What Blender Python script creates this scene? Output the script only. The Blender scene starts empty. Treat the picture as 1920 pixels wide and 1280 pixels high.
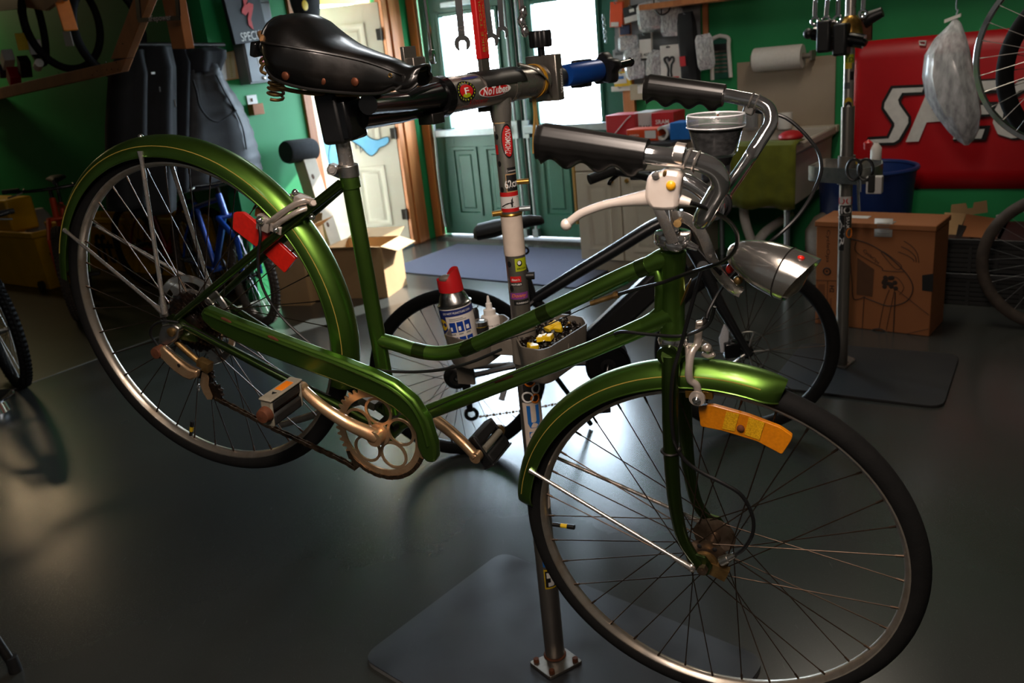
import bpy, math, random
from mathutils import Vector as V, Matrix
random.seed(11)
S = bpy.context.scene
COL = S.collection
PI = math.pi
# ---------------------------------------------------------------- camera, light, exposure
CAM = V((0, 0, 1.52))
PITCH, ROLL, FPX = math.radians(18.612), math.radians(5.976), 1592.0
FWD = V((0, math.cos(PITCH), -math.sin(PITCH)))
_r = V((1, 0, 0)); _d = V((0, -math.sin(PITCH), -math.cos(PITCH)))
RIGHT = _r * math.cos(ROLL) + _d * math.sin(ROLL)
DOWN = _d * math.cos(ROLL) - _r * math.sin(ROLL)
cd = bpy.data.cameras.new('camera')
cam = bpy.data.objects.new('camera', cd); COL.objects.link(cam)
cam.matrix_world = Matrix(((RIGHT.x, -DOWN.x, -FWD.x, CAM.x), (RIGHT.y, -DOWN.y, -FWD.y, CAM.y), (RIGHT.z, -DOWN.z, -FWD.z, CAM.z), (0, 0, 0, 1)))
cd.sensor_width = 36; cd.lens = 36 * FPX / 1920; cd.clip_start = .05; cd.clip_end = 200
cd.dof.use_dof = True; cd.dof.focus_distance = 1.42; cd.dof.aperture_fstop = 8.0
S.camera = cam
S.view_settings.view_transform = 'Standard'; S.view_settings.look = 'None'
S.view_settings.gamma = 1; S.view_settings.exposure = 0.30
try: S.view_settings.use_curve_mapping = False
except Exception: pass
S.cycles.use_denoising = True
S.cycles.max_bounces = 8; S.cycles.diffuse_bounces = 4; S.cycles.glossy_bounces = 4
S.cycles.transmission_bounces = 6; S.cycles.transparent_max_bounces = 12
S.cycles.caustics_reflective = False; S.cycles.caustics_refractive = False
S.cycles.sample_clamp_indirect = 6

# room axes: a runs along the back wall, b runs away from the camera along the wall with the white door
A1 = V((0.81417, -0.58063, 0)); B1 = V((0.58063, 0.81417, 0)); UP = V((0, 0, 1))
WALL_B, WALL_A = 5.979, -4.983
def ab(a, b, z=0): return A1 * a + B1 * b + UP * z

w = bpy.data.worlds.new('world'); S.world = w; w.use_nodes = True
nt = w.node_tree; bg = nt.nodes['Background']
bg.inputs['Color'].default_value = (0.74, 0.87, 1.0, 1); bg.inputs['Strength'].default_value = 40.0

def lamp(name, kind, loc, energy, color, size=None, sizey=None, aim=None, spot=None):
    l = bpy.data.lights.new(name, kind); l.energy = energy; l.color = color
    if kind == 'AREA':
        l.shape = 'RECTANGLE'; l.size = size; l.size_y = sizey or size
    else:
        l.shadow_soft_size = size or .05
    if spot: l.spot_size = math.radians(spot); l.spot_blend = .25
    o = bpy.data.objects.new(name, l); COL.objects.link(o); o.location = loc
    if aim is not None: o.rotation_euler = (V(aim) - V(loc)).to_track_quat('-Z', 'Y').to_euler()
    return o
# sky portals in the openings of the building (they only guide the sampling of the daylight)
for nm, aa, zz, sx, sy in (('portal_glass', -4.40, 1.41, .56, .91), ('portal_glass', -3.485, 1.41, .56, .91)):
    p = lamp(nm, 'AREA', ab(aa, WALL_B + .06, zz), 1, (1, 1, 1), sx, sy, ab(aa, 0, zz)); p.data.cycles.is_portal = True
p = lamp('portal_doorway', 'AREA', ab(WALL_A - .03, 5.17, 1.0), 1, (1, 1, 1), .9, 2.0, ab(0, 5.17, 1.0)); p.data.cycles.is_portal = True
lamp('hanging_tube_lamp', 'AREA', V((-0.02, 0.42, 2.15)), 22, (1.0, .82, .70), .16, .9, V((0.2, 0.95, 0.9)))
lamp('side_room_lamp', 'AREA', ab(-9.7, 3.95, 2.85), 9, (1.0, .74, .42), .6, .10, ab(-9.5, 3.6, 0))
lamp('workshop_lamp', 'AREA', ab(-2.6, 3.4, 2.9), 7, (.90, .96, 1.0), .25, 1.25, ab(-2.9, 3.6, 0))
lamp('bench_lamp', 'AREA', ab(-1.0, 4.2, 2.9), 14, (1.0, .88, .72), .25, 1.25, ab(-1.0, 4.4, 0))
lamp('rear_fill', 'AREA', ab(-.6, -1.6, 2.9), 8, (1.0, .88, .76), .25, 1.25, ab(-.6, -1.2, 0))  # unseen fill behind the camera, added for reflections in the metal
sun = lamp('sun', 'SUN', V((0, 0, 6)), 16.0, (1.0, .96, .90)); sun.data.angle = math.radians(.6)
sun.rotation_euler = (A1 * -.55 + B1 * -1.70 - UP * 1.10).to_track_quat('-Z', 'Y').to_euler()

# ---------------------------------------------------------------- pixel (1920x1280) to world helpers
def ray(x, y): return RIGHT * ((x - 960) / FPX) + DOWN * ((y - 640) / FPX) + FWD
def fl(x, y, z=0.0):
    d = ray(x, y); return CAM + d * ((z - CAM.z) / d.z)
def on(x, y, P, n):
    d = ray(x, y); return CAM + d * ((P - CAM).dot(n) / d.dot(n))
def wb(x, y, off=0.0): return on(x, y, ab(0, WALL_B - off), B1)
def wl(x, y, off=0.0): return on(x, y, ab(WALL_A + off, 0), A1)
def aa_(P): return P.dot(A1)
def bb_(P): return P.dot(B1)
def vz(x, y, P):           # height on the vertical line through P
    d = ray(x, y); t = (d.x * (P.x - CAM.x) + d.y * (P.y - CAM.y)) / (d.x ** 2 + d.y ** 2); return (CAM + d * t).z
# green bicycle: P0 rear hub, E1 forward, E2 up in the plane, NR towards its drive side
P0 = V((-0.6129, 1.6515, -0.4375)) + CAM
NR = V((-0.4258, -0.9033, -0.0521)).normalized()
FC = V((0.3048, 1.2671, -0.8359)) + CAM
NF = V((-0.4532, -0.8840, -0.1149)).normalized()
E1 = FC - P0; E1 = (E1 - NR * E1.dot(NR)).normalized(); E2 = NR.cross(E1)
F1 = (E1 - NF * E1.dot(NF)).normalized(); F2 = NF.cross(F1)
def bp(x, y, w=0.0): return on(x, y, P0 + NR * w, NR)
def fp(x, y, w=0.0): return on(x, y, FC + NF * w, NF)
def loc(u, v, w=0.0): return P0 + E1 * u + E2 * v + NR * w

# ---------------------------------------------------------------- mesh building
def perp(d):
    d = d.normalized(); a = V((0, 0, 1)) if abs(d.z) < .9 else V((1, 0, 0))
    x = d.cross(a).normalized(); return x, d.cross(x).normalized()
def catmull(pts, k=6, closed=False):
    pts = [V(p) for p in pts]; n = len(pts); out = []
    for i in range(n if closed else n - 1):
        p = [pts[(i + j - 1) % n] if closed else pts[min(max(i + j - 1, 0), n - 1)] for j in range(4)]
        for s in range(k):
            t = s / k
            out.append(.5 * ((2 * p[1]) + (p[2] - p[0]) * t + (2 * p[0] - 5 * p[1] + 4 * p[2] - p[3]) * t * t + (3 * p[1] - p[0] - 3 * p[2] + p[3]) * t ** 3))
    if not closed: out.append(pts[-1])
    return out
class MB:
    def __init__(s): s.v = []; s.f = []
    def add(s, vs, fs):
        o = len(s.v); s.v += [V(x) for x in vs]; s.f += [tuple(i + o for i in f) for f in fs]; return s
    def box(s, c, x, y, z):           # half-extent vectors
        c = V(c); vs = [c + x * i + y * j + z * k for i in (-1, 1) for j in (-1, 1) for k in (-1, 1)]
        fs = [(0, 1, 3, 2), (4, 6, 7, 5), (0, 4, 5, 1), (2, 3, 7, 6), (0, 2, 6, 4), (1, 5, 7, 3)]
        if x.cross(y).dot(z) < 0: fs = [f[::-1] for f in fs]
        return s.add(vs, fs)
    def loft(s, rings, closed=True, caps=True, loop=False):
        n = len(rings[0]); vs = [p for r in rings for p in r]; fs = []
        m = len(rings)
        for i in range(m if loop else m - 1):
            for j in range(n if closed else n - 1):
                a, b = i * n, ((i + 1) % m) * n; k = (j + 1) % n
                fs.append((a + j, a + k, b + k, b + j))
        if caps and closed and not loop:
            fs.append(tuple(range(n))[::-1]); fs.append(tuple((m - 1) * n + j for j in range(n)))
        return s.add(vs, fs)
    def tube(s, pts, r, n=10, closed=False, caps=True, flat=None):
        pts = [V(p) for p in pts]; m = len(pts)
        rs = r if isinstance(r, (list, tuple)) else [r] * m
        if len(rs) != m: rs = [rs[0] + (rs[-1] - rs[0]) * i / (m - 1) for i in range(m)]
        tg = []
        for i in range(m):
            a = pts[(i - 1) % m] if closed else pts[max(i - 1, 0)]; b = pts[(i + 1) % m] if closed else pts[min(i + 1, m - 1)]
            t = b - a; tg.append(t.normalized() if t.length > 1e-9 else V((0, 0, 1)))
        x, y = perp(tg[0])
        if flat is not None: x = (V(flat[0]) - tg[0] * V(flat[0]).dot(tg[0])).normalized()
        rings = []
        for i in range(m):
            x = (x - tg[i] * x.dot(tg[i])).normalized(); y = tg[i].cross(x)
            fx, fy = (flat[1], flat[2]) if flat is not None else (1, 1)
            rings.append([pts[i] + (x * math.cos(q) * fx + y * math.sin(q) * fy) * rs[i] for q in (2 * PI * j / n for j in range(n))])
        return s.loft(rings, True, caps, closed)
    def lathe(s, o, ax, prof, n=24, closed=False, x=None):     # prof: (radius, height)
        o = V(o); ax = V(ax).normalized(); xx, yy = perp(ax)
        if x is not None: xx = V(x); yy = ax.cross(xx)
        rings = []
        for j in range(n):
            q = 2 * PI * j / n; d = xx * math.cos(q) + yy * math.sin(q)
            rings.append([o + d * max(r, 1e-5) + ax * h for r, h in prof])
        return s.loft(rings, closed, False, True)
    def torus(s, c, ax, R, r, n=32, m=8):
        return s.lathe(c, ax, [(R + r * math.cos(2 * PI * k / m), r * math.sin(2 * PI * k / m)) for k in range(m)], n, True)
    def prism(s, poly, ext):
        poly = [V(p) for p in poly]; n = len(poly); ext = V(ext)
        vs = poly + [p + ext for p in poly]
        nrm = V((0, 0, 0))
        for i in range(n): nrm += (poly[i] - poly[0]).cross(poly[(i + 1) % n] - poly[0])
        fs = [tuple(range(n))[::-1], tuple(range(n, 2 * n))] + [(i, (i + 1) % n, n + (i + 1) % n, n + i) for i in range(n)]
        if nrm.dot(ext) < 0: fs = [f[::-1] for f in fs]
        return s.add(vs, fs)
    def ball(s, c, x, y, z, n=16, m=10):
        c = V(c); rings = []
        for i in range(m + 1):
            t = PI * i / m; st = max(math.sin(t), 1e-4)
            rings.append([c + z * math.cos(t) + (x * math.cos(2 * PI * j / n) + y * math.sin(2 * PI * j / n)) * st for j in range(n)])
        return s.loft(rings[::-1], True, True)
    def mesh(s, name, org, mat, sharp=38):
        me = bpy.data.meshes.new(name); me.from_pydata([tuple(p - org) for p in s.v], [], s.f); me.update()
        me.polygons.foreach_set('use_smooth', [True] * len(me.polygons))
        try: me.set_sharp_from_angle(angle=math.radians(sharp))
        except Exception: pass
        for mt in (mat if isinstance(mat, (list, tuple)) else [mat]): me.materials.append(mt)
        return me
ORG = {}
def obj(name, mb, mat, parent=None, bevel=0, label=None, kind=None, org=None, sharp=38):
    """one mesh object; a child keeps the origin of its thing"""
    o0 = ORG[parent.name] if parent is not None else (V(org) if org is not None else base_of(mb))
    o = bpy.data.objects.new(name, mb.mesh(name, o0, mat, sharp)); COL.objects.link(o)
    if parent is not None: o.parent = parent
    else: o.location = o0
    ORG[o.name] = o0
    if bevel:
        b = o.modifiers.new('bevel', 'BEVEL'); b.width = bevel; b.segments = 2; b.limit_method = 'ANGLE'; b.angle_limit = math.radians(40)
    if label: o['label'] = label
    if kind: o['kind'] = kind
    return o
def base_of(mb):
    xs = [p.x for p in mb.v]; ys = [p.y for p in mb.v]; zs = [p.z for p in mb.v]
    return V(((min(xs) + max(xs)) / 2, (min(ys) + max(ys)) / 2, min(zs)))
def thing(name, at, label, cat, group=None):
    o = bpy.data.objects.new(name, None); COL.objects.link(o); o.location = at; o.empty_display_size = .05
    ORG[o.name] = V(at); o['label'] = label; o['category'] = cat
    if group: o['group'] = group
    return o
def solo(name, mb, mat, label, cat, group=None, bevel=0, sharp=38):
    o = obj(name, mb, mat, None, bevel, label, None, None, sharp); o['category'] = cat
    if group: o['group'] = group
    return o
def struct(name, mb, mat, bevel=0, parent=None):
    o = obj(name, mb, mat, parent, bevel, org=V((0, 0, 0)))
    if parent is None: o['kind'] = 'structure'
    return o
def copied(o, parent, mat4=None):
    c = o.copy(); COL.objects.link(c); c.parent = parent; ORG[c.name] = ORG[parent.name]
    if mat4 is not None: c.matrix_local = mat4
    return c
def frame_m(c, x, y, z):
    return Matrix(((x.x, y.x, z.x, c.x), (x.y, y.y, z.y, c.y), (x.z, y.z, z.z, c.z), (0, 0, 0, 1)))
def rbox(c, x, y, z): return MB().box(c, x, y, z)
def wbox(x0, y0, x1, y1, off, th):
    """box on the back wall filling pixel rectangle; front face stands off+th from the wall"""
    P, Q = wb(x0, y0, off + th), wb(x1, y1, off + th); a0, a1 = sorted((aa_(P), aa_(Q))); z0, z1 = sorted((P.z, Q.z))
    return rbox(ab((a0 + a1) / 2, WALL_B - off - th / 2, (z0 + z1) / 2), A1 * ((a1 - a0) / 2), B1 * (th / 2), UP * ((z1 - z0) / 2))
def abox(a0, a1, b0, b1, z0, z1):
    return rbox(ab((a0 + a1) / 2, (b0 + b1) / 2, (z0 + z1) / 2), A1 * ((a1 - a0) / 2), B1 * ((b1 - b0) / 2), UP * ((z1 - z0) / 2))
_TX = {}
def text_shape(s, bold=0.0, shear=0.0):
    k = (s, bold, shear)
    if k not in _TX:
        c = bpy.data.curves.new('t', 'FONT'); c.body = s; c.size = 1; c.offset = bold; c.shear = shear; c.align_x = 'CENTER'; c.align_y = 'CENTER'
        c.resolution_u = 3
        o = bpy.data.objects.new('t', c); COL.objects.link(o)
        dg = bpy.context.evaluated_depsgraph_get(); e = o.evaluated_get(dg); m = e.to_mesh()
        _TX[k] = ([tuple(x.co) for x in m.vertices], [tuple(p.vertices) for p in m.polygons]); e.to_mesh_clear()
        bpy.data.objects.remove(o); bpy.data.curves.remove(c)
    return _TX[k]
def text(mb, s, c, x, y, w=None, h=None, bold=0.01, shear=0.0):
    """flat lettering at c, x is the reading direction (unit), y the letter-up direction"""
    vs, fs = text_shape(s, bold, shear)
    x0, x1 = min(v[0] for v in vs), max(v[0] for v in vs); y0, y1 = min(v[1] for v in vs), max(v[1] for v in vs)
    sx = w / (x1 - x0) if w else None; sy = h / (y1 - y0) if h else None
    sx = sx or sy; sy = sy or sx
    return mb.add([V(c) + x * ((v[0] - (x0 + x1) / 2) * sx) + y * ((v[1] - (y0 + y1) / 2) * sy) for v in vs], fs)
class Cyl:
    """patches and lettering wrapped round a straight tube"""
    def __init__(s, p, q, r):
        s.p = V(p); s.ax = (V(q) - V(p)).normalized(); s.r = r
        f = (CAM - s.p); s.f = (f - s.ax * f.dot(s.ax)).normalized(); s.x = s.ax.cross(s.f)     # x points to image right when ax is up
    def at(s, ang, h, e=.0006):
        return s.p + s.ax * h + (s.f * math.cos(ang) + s.x * math.sin(ang)) * (s.r + e)
    def patch(s, mb, a0, a1, h0, h1, e=.0006, n=20):
        rings = [[s.at(a0 + (a1 - a0) * i / n, h, e) for i in range(n + 1)] for h in (h0, h1)]
        vs = rings[0] + rings[1]; k = n + 1
        return mb.add(vs, [(i, i + 1, k + i + 1, k + i) for i in range(n)])
    def oval(s, mb, ac, hc, ra, rh, e=.0006, n=28, box=False):
        pts = [s.at(ac, hc, e)] + [s.at(ac + ra * math.cos(2 * PI * i / n), hc + rh * math.sin(2 * PI * i / n), e) for i in range(n)]
        return mb.add(pts, [(0, 1 + i, 1 + (i + 1) % n) for i in range(n)])
    def text(s, mb, t, ac, hc, w=None, h=None, e=.0012, bold=.01, shear=0, rot=0):
        vs, fs = text_shape(t, bold, shear)
        x0, x1 = min(v[0] for v in vs), max(v[0] for v in vs); y0, y1 = min(v[1] for v in vs), max(v[1] for v in vs)
        sx = w / (x1 - x0) if w else None; sy = h / (y1 - y0) if h else None
        sx = sx or sy; sy = sy or sx; cr, sr = math.cos(rot), math.sin(rot); out = []
        for v in vs:
            X, Y = (v[0] - (x0 + x1) / 2) * sx, (v[1] - (y0 + y1) / 2) * sy
            X, Y = X * cr - Y * sr, X * sr + Y * cr
            out.append(s.at(ac + X / s.r, hc + Y, e))
        return mb.add(out, fs)

# ---------------------------------------------------------------- materials
def lin(c):
    if isinstance(c, str): c = [int(c[i:i + 2], 16) for i in (0, 2, 4)]
    return [((x / 255) / 12.92 if x / 255 <= .04045 else ((x / 255 + .055) / 1.055) ** 2.4) for x in c] + [1]
def mat(name, col, rough=.5, metal=0.0, col2=None, scale=30, amt=.5, bump=0.0, bscale=None, coat=0.0, spec=.5, trans=0.0, alpha=1.0, emit=None, stretch=None, detail=4, contrast=(.35, .65), rough2=None):
    m = bpy.data.materials.new(name); m.use_nodes = True; n = m.node_tree.nodes; l = m.node_tree.links
    b = n['Principled BSDF']; b.inputs['Roughness'].default_value = rough; b.inputs['Metallic'].default_value = metal
    b.inputs['Specular IOR Level'].default_value = spec; b.inputs['Coat Weight'].default_value = coat; b.inputs['Coat Roughness'].default_value = .12
    b.inputs['Transmission Weight'].default_value = trans; b.inputs['Alpha'].default_value = alpha
    b.inputs['Base Color'].default_value = lin(col)
    tc = n.new('ShaderNodeTexCoord'); src = tc.outputs['Object']
    if stretch:
        mp = n.new('ShaderNodeMapping'); mp.inputs['Scale'].default_value = stretch; l.new(src, mp.inputs['Vector']); src = mp.outputs['Vector']
    nz = n.new('ShaderNodeTexNoise'); nz.inputs['Scale'].default_value = scale; nz.inputs['Detail'].default_value = detail; l.new(src, nz.inputs['Vector'])
    rp = n.new('ShaderNodeMapRange'); rp.inputs[1].default_value = contrast[0]; rp.inputs[2].default_value = contrast[1]; l.new(nz.outputs['Fac'], rp.inputs[0])
    mx = n.new('ShaderNodeMix'); mx.data_type = 'RGBA'
    c1 = lin(col); c2 = lin(col2) if col2 else [x * .8 for x in c1[:3]] + [1]
    mx.inputs['A'].default_value = c1; mx.inputs['B'].default_value = c2
    ml = n.new('ShaderNodeMath'); ml.operation = 'MULTIPLY'; ml.inputs[1].default_value = amt
    l.new(rp.outputs[0], ml.inputs[0]); l.new(ml.outputs[0], mx.inputs['Factor']); l.new(mx.outputs['Result'], b.inputs['Base Color'])
    if rough2 is not None:
        r2 = n.new('ShaderNodeMapRange'); r2.inputs[3].default_value = rough; r2.inputs[4].default_value = rough2
        l.new(rp.outputs[0], r2.inputs[0]); l.new(r2.outputs[0], b.inputs['Roughness'])
    if bump:
        n2 = n.new('ShaderNodeTexNoise'); n2.inputs['Scale'].default_value = bscale or scale * 3; n2.inputs['Detail'].default_value = 5; l.new(src, n2.inputs['Vector'])
        bm = n.new('ShaderNodeBump'); bm.inputs['Strength'].default_value = bump; bm.inputs['Distance'].default_value = .002
        l.new(n2.outputs['Fac'], bm.inputs['Height']); l.new(bm.outputs['Normal'], b.inputs['Normal'])
    if emit:
        b.inputs['Emission Color'].default_value = lin(emit[0]); b.inputs['Emission Strength'].default_value = emit[1]
    return m
def glass_mat(name, tint, gloss=.12, rough=.05, haze=0.0):
    m = bpy.data.materials.new(name); m.use_nodes = True; n = m.node_tree.nodes; l = m.node_tree.links
    n.clear(); o = n.new('ShaderNodeOutputMaterial'); t = n.new('ShaderNodeBsdfTransparent'); t.inputs['Color'].default_value = lin(tint)
    g = n.new('ShaderNodeBsdfGlossy'); g.inputs['Roughness'].default_value = rough
    f = n.new('ShaderNodeLayerWeight'); f.inputs['Blend'].default_value = .3
    nz = n.new('ShaderNodeTexNoise'); nz.inputs['Scale'].default_value = 14; bm = n.new('ShaderNodeBump'); bm.inputs['Strength'].default_value = .05 if not haze else .6
    l.new(nz.outputs['Fac'], bm.inputs['Height']); l.new(bm.outputs['Normal'], g.inputs['Normal'])
    mr = n.new('ShaderNodeMapRange'); mr.inputs[3].default_value = gloss * .4; mr.inputs[4].default_value = min(1, gloss * 4); l.new(f.outputs['Facing'], mr.inputs[0])
    mx = n.new('ShaderNodeMixShader'); l.new(mr.outputs[0], mx.inputs[0]); l.new(t.outputs[0], mx.inputs[1]); l.new(g.outputs[0], mx.inputs[2])
    out = mx.outputs[0]
    if haze:
        d = n.new('ShaderNodeBsdfDiffuse'); d.inputs['Color'].default_value = (.75, .76, .78, 1); m2 = n.new('ShaderNodeMixShader')
        n3 = n.new('ShaderNodeTexNoise'); n3.inputs['Scale'].default_value = 9; n3.inputs['Detail'].default_value = 6
        m3 = n.new('ShaderNodeMapRange'); m3.inputs[1].default_value = .35; m3.inputs[2].default_value = .7; m3.inputs[3].default_value = haze * .4; m3.inputs[4].default_value = haze
        l.new(n3.outputs['Fac'], m3.inputs[0]); l.new(m3.outputs[0], m2.inputs[0]); l.new(out, m2.inputs[1]); l.new(d.outputs[0], m2.inputs[2]); out = m2.outputs[0]
    l.new(out, o.inputs['Surface']); return m
K = {}
def mk(k, *a, **q): K[k] = mat(k, *a, **q)
mk('green_paint', '668c3a', .37, .95, '3c621e', 9, .55, coat=.25, contrast=(.3, .8))
mk('dark_green_paint', '34481c', .34, .9, '3a3a1a', 26, .5, coat=.25, contrast=(.55, .8))
mk('chrome', 'dedad4', .16, .95, 'a89678', 40, .5, contrast=(.5, .75), rough2=.3)
mk('clean_chrome', 'e6e5e5', .08, .96, 'b8b6b4', 20, .3)
mk('caliper_alloy', 'dacec4', .30, .6, 'b8a898', 50, .5)
mk('hub_steel', '7d6c5c', .4, .9, '4c3c2e', 50, .7)
mk('worn_chrome', 'd4cec8', .22, .9, '9a8a78', 55, .6, contrast=(.45, .65), rough2=.42)
mk('rusty_chrome', 'd8b48c', .30, .8, 'a0683c', 45, .6, contrast=(.45, .75), rough2=.5)
mk('rust', '6a3a20', .75, .2, '452412', 60, .7, bump=.3)
mk('aluminium', 'b9b6b0', .36, 1.0, '8d8a86', 40, .5, bump=.08)
mk('lever_alloy', 'f0e4da', .36, .35, 'dccbbd', 40, .4)
mk('rim_steel', 'c4bcb0', .28, .88, '94836c', 30, .7, contrast=(.4, .7), rough2=.45)
mk('spoke_steel', '4c4036', .4, .9, '3f3126', 60, .7)
mk('tyre', '0c0c0c', .85, 0, '151413', 40, .5, spec=.25, bump=.25, bscale=300)
mk('tan_tyre', '4a4038', .85, 0, '2e2925', 30, .6, bump=.2)
mk('black_rubber', '121212', .6, 0, '1f1e1e', 60, .5, bump=.12, bscale=220)
mk('grip_vinyl', '131211', .32, 0, '1d1b1a', 50, .4)
mk('leather', '0d0c0b', .28, 0, '2a2420', 14, .5, bump=.12, bscale=90, coat=.35, contrast=(.5, .8), rough2=.45)
mk('tan_leather', '8a6238', .6, 0, '3a2a1a', 60, .7)
mk('copper', '6c3c26', .5, .6, '5f3420', 80, .6)
mk('brass', 'c69a4e', .3, .9, '8a6a30', 50, .4)
mk('amber', 'd98208', .35, 0, 'b86a04', 200, .5, coat=.6, bump=.15, bscale=700)
mk('amber_cell', 'e8b21c', .3, 0, 'b88408', 420, .8, coat=.5, bump=.3, bscale=900)
mk('red_reflector', 'cc1e10', .35, 0, 'a81408', 150, .5, coat=.5, bump=.12, bscale=700)
mk('white_reflector', 'd8dade', .3, 0, 'b0b4ba', 300, .5, coat=.5)
mk('gold_line', 'b09a44', .5, .2)
mk('cable', '0d0d0e', .42, 0)
mk('brown_metal', '8f7448', .45, .8, '5a4020', 60, .7)
mk('black_oil', '0c0a09', .35, .3, '2a1c12', 70, .7, bump=.3)
mk('chain_steel', '6a5846', .42, .9, '2f241b', 90, .8)
mk('pedal_grey', '8c8676', .55, 0, '6f6a5c', 60, .5)
mk('orange', 'e07a14', .45, 0, 'c86408', 30, .4)
mk('yellow_plastic', 'f0c81e', .42, 0, 'd8b010', 30, .3)
mk('yellow_button', 'e0a018', .35, 0)
mk('steel', '9a948c', .28, .85, '5f5a55', 25, .6, contrast=(.4, .7), stretch=(1, 1, .15), rough2=.42)
mk('stand_steel', 'b8b2aa', .26, .85, '86807a', 18, .5, rough2=.38)
mk('dark_steel', '4a4745', .42, .9, '2f2d2c', 40, .5)
mk('black_metal', '0b0b0c', .22, .2, '161617', 30, .4, coat=.3)
mk('black_plastic', '101011', .42, 0, '19191a', 60, .4)
mk('grey_plastic', '6f685e', .5, 0, '59534a', 40, .4)
mk('blue_paint', '164a9e', .32, .2, '103a80', 30, .3)
mk('blue_gloss', '1640a0', .3, .2, '0e2c74', 20, .4, coat=.4)
mk('white_plastic', 'e0ddd8', .45, 0, 'd0ccc4', 30, .3)
mk('white_print', 'e8e6e2', .6, 0)
mk('black_print', '0c0c0d', .6, 0)
mk('red_print', 'c01818', .5, 0)
mk('blue_print', '1c68b8', .5, 0, '1c60a8', 30, .3)
mk('navy_print', '1c2a6c', .5, 0)
mk('lime_print', 'a8b418', .5, 0)
mk('purple_print', '7a3a80', .5, 0)
mk('yellow_print', 'd8b41c', .5, 0)
mk('cream_wrap', 'd8c8b8', .55, 0, 'c4b4a4', 40, .5)
mk('tan_tape', 'b89a70', .7, 0)
mk('ochre_tape', 'c08a20', .5, 0)
mk('strap', 'c8a05a', .6, 0)
mk('silver_can', 'c4c4c2', .25, 1.0)
mk('red_plastic', 'c01c20', .38, 0, 'a81418', 30, .3)
mk('white_bottle', 'e2dcd4', .5, 0, 'd4cec6', 30, .3)
K['clear_plastic'] = glass_mat('clear_plastic', 'e8e8ea', .16, .08, .22)
K['tub_clear'] = glass_mat('tub_clear', 'f2f2f4', .10, .06, .05)
K['lid_clear'] = glass_mat('lid_clear', 'ecebea', .16, .08, .16)
K['window_glass'] = glass_mat('window_glass', 'fafdff', .06, .02)
K['bag_film'] = glass_mat('bag_film', 'dcdee0', .2, .18, .75)
# room
mk('green_wall', '168a4c', .62, 0, '127f45', 3, .6, bump=.12, bscale=120)
mk('white_wall', '9a968e', .8, 0)
mk('ceiling', '5a5a58', .9, 0)
mk('pine', 'b5713c', .55, 0, '8e5227', 3, .7, stretch=(6, 6, .6), bump=.06)
mk('rough_pine', 'b3703e', .65, 0, '8a5228', 4, .7, bump=.1)
mk('yellow_wall', 'b09a14', .7, 0)
mk('white_door', 'd8d2c4', .5, 0, 'cbc4b4', 3, .5)
mk('door_green', '0f4c40', .42, 0, '0b3c33', 4, .5)
mk('door_green_light', '2f6a52', .42, 0, '265a48', 4, .5)
mk('galvanised', '9aa4a8', .4, .7, '7d868a', 20, .4)
mk('cabinet_cream', 'c9bfac', .5, 0, 'bdb29e', 3, .5)
mk('counter', '2c2d30', .4, 0, '38393c', 40, .5)
mk('rug', '4a4c60', .95, 0, '3a3c4c', 160, .7, bump=.4, bscale=500)
mk('rubber_mat', '26272b', .62, 0, '1f2024', 5, .6, bump=.05, rough2=.36)
mk('mat_edge', '8a8a88', .5, 0)
mk('dark_mat', '1a1a1b', .7, 0, '242320', 6, .6)
mk('paving', 'a8a8a4', .8, 0, '98988f', 5, .6)
mk('cardboard', '9a6036', .8, 0, '8a5430', 4, .6, bump=.05)
mk('pale_cardboard', 'b89468', .8, 0, 'a88458', 4, .6)
mk('ink', '2c1c12', .7, 0)
mk('ink_soft', '5a3a22', .8, 0)
mk('paper', 'd2d0cc', .7, 0, 'c4c2bc', 10, .3)
mk('banner_red', 'c4101a', .38, 0, 'a80c14', 2.5, .6, bump=.1, bscale=8)
mk('tan_board', '9a8a76', .75, 0, '8e7e6a', 5, .5)
mk('paper_roll', 'cac6c0', .8, 0, 'bdb8b0', 50, .4, bump=.15)
mk('sink_white', 'b4aca0', .5, 0, 'a89f92', 4, .6)
mk('towel', '5f6410', .95, 0, '4c500c', 12, .7, bump=.6, bscale=90)
mk('grey_rag', '3c3c40', .95, 0, '2c2c30', 14, .7, bump=.6, bscale=90)
mk('red_card', 'b01820', .5, 0, '90141a', 6, .4)
mk('orange_card', 'd84a14', .5, 0, 'c03c0c', 6, .4)
mk('blue_card', '1464b0', .5, 0)
mk('navy_card', '161c40', .6, 0)
mk('grey_board', '8a8c8e', .7, 0, '767879', 5, .5)
mk('beige_card', 'a49a84', .7, 0)
mk('blue_tub', '1a3470', .45, 0, '142a5c', 6, .5)
mk('black_cloth', '070708', .9, 0, '121216', 10, .6, bump=.4, bscale=70)
mk('puffer', '1b1c1f', .62, 0, '222328', 8, .6, bump=.3, bscale=60)
mk('navy_cloth', '0a0b10', .9, 0, '0e0f18', 10, .6, bump=.3)
mk('sign_black', '1a1c22', .6, 0)
mk('grey_box', '868a8e', .5, .1, '787c80', 6, .4)
mk('dark_grey_box', '4c5052', .5, .1)
mk('foam', '141517', .9, 0, '1f2022', 40, .6, bump=.5)
mk('pale_wood', 'b8a890', .6, 0, 'a4947c', 8, .6)
mk('bin_yellow', 'e0ac10', .45, 0, 'c4940c', 5, .5)
mk('bike_orange', 'e04a18', .35, .1, coat=.3)
mk('bike_red', '8a1416', .35, .1, coat=.3)
mk('bike_blue', '1e4cb0', .3, .3, coat=.3)
mk('bike_black', '17181a', .45, .2, '1f2022', 20, .4)
mk('mint', '38b070', .4, 0)
mk('bolt_mix', '3a3734', .35, .8, 'b0a898', 90, .9, contrast=(.5, .6))
mk('crate_black', '121212', .6, 0, '1b1a19', 8, .5)

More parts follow.
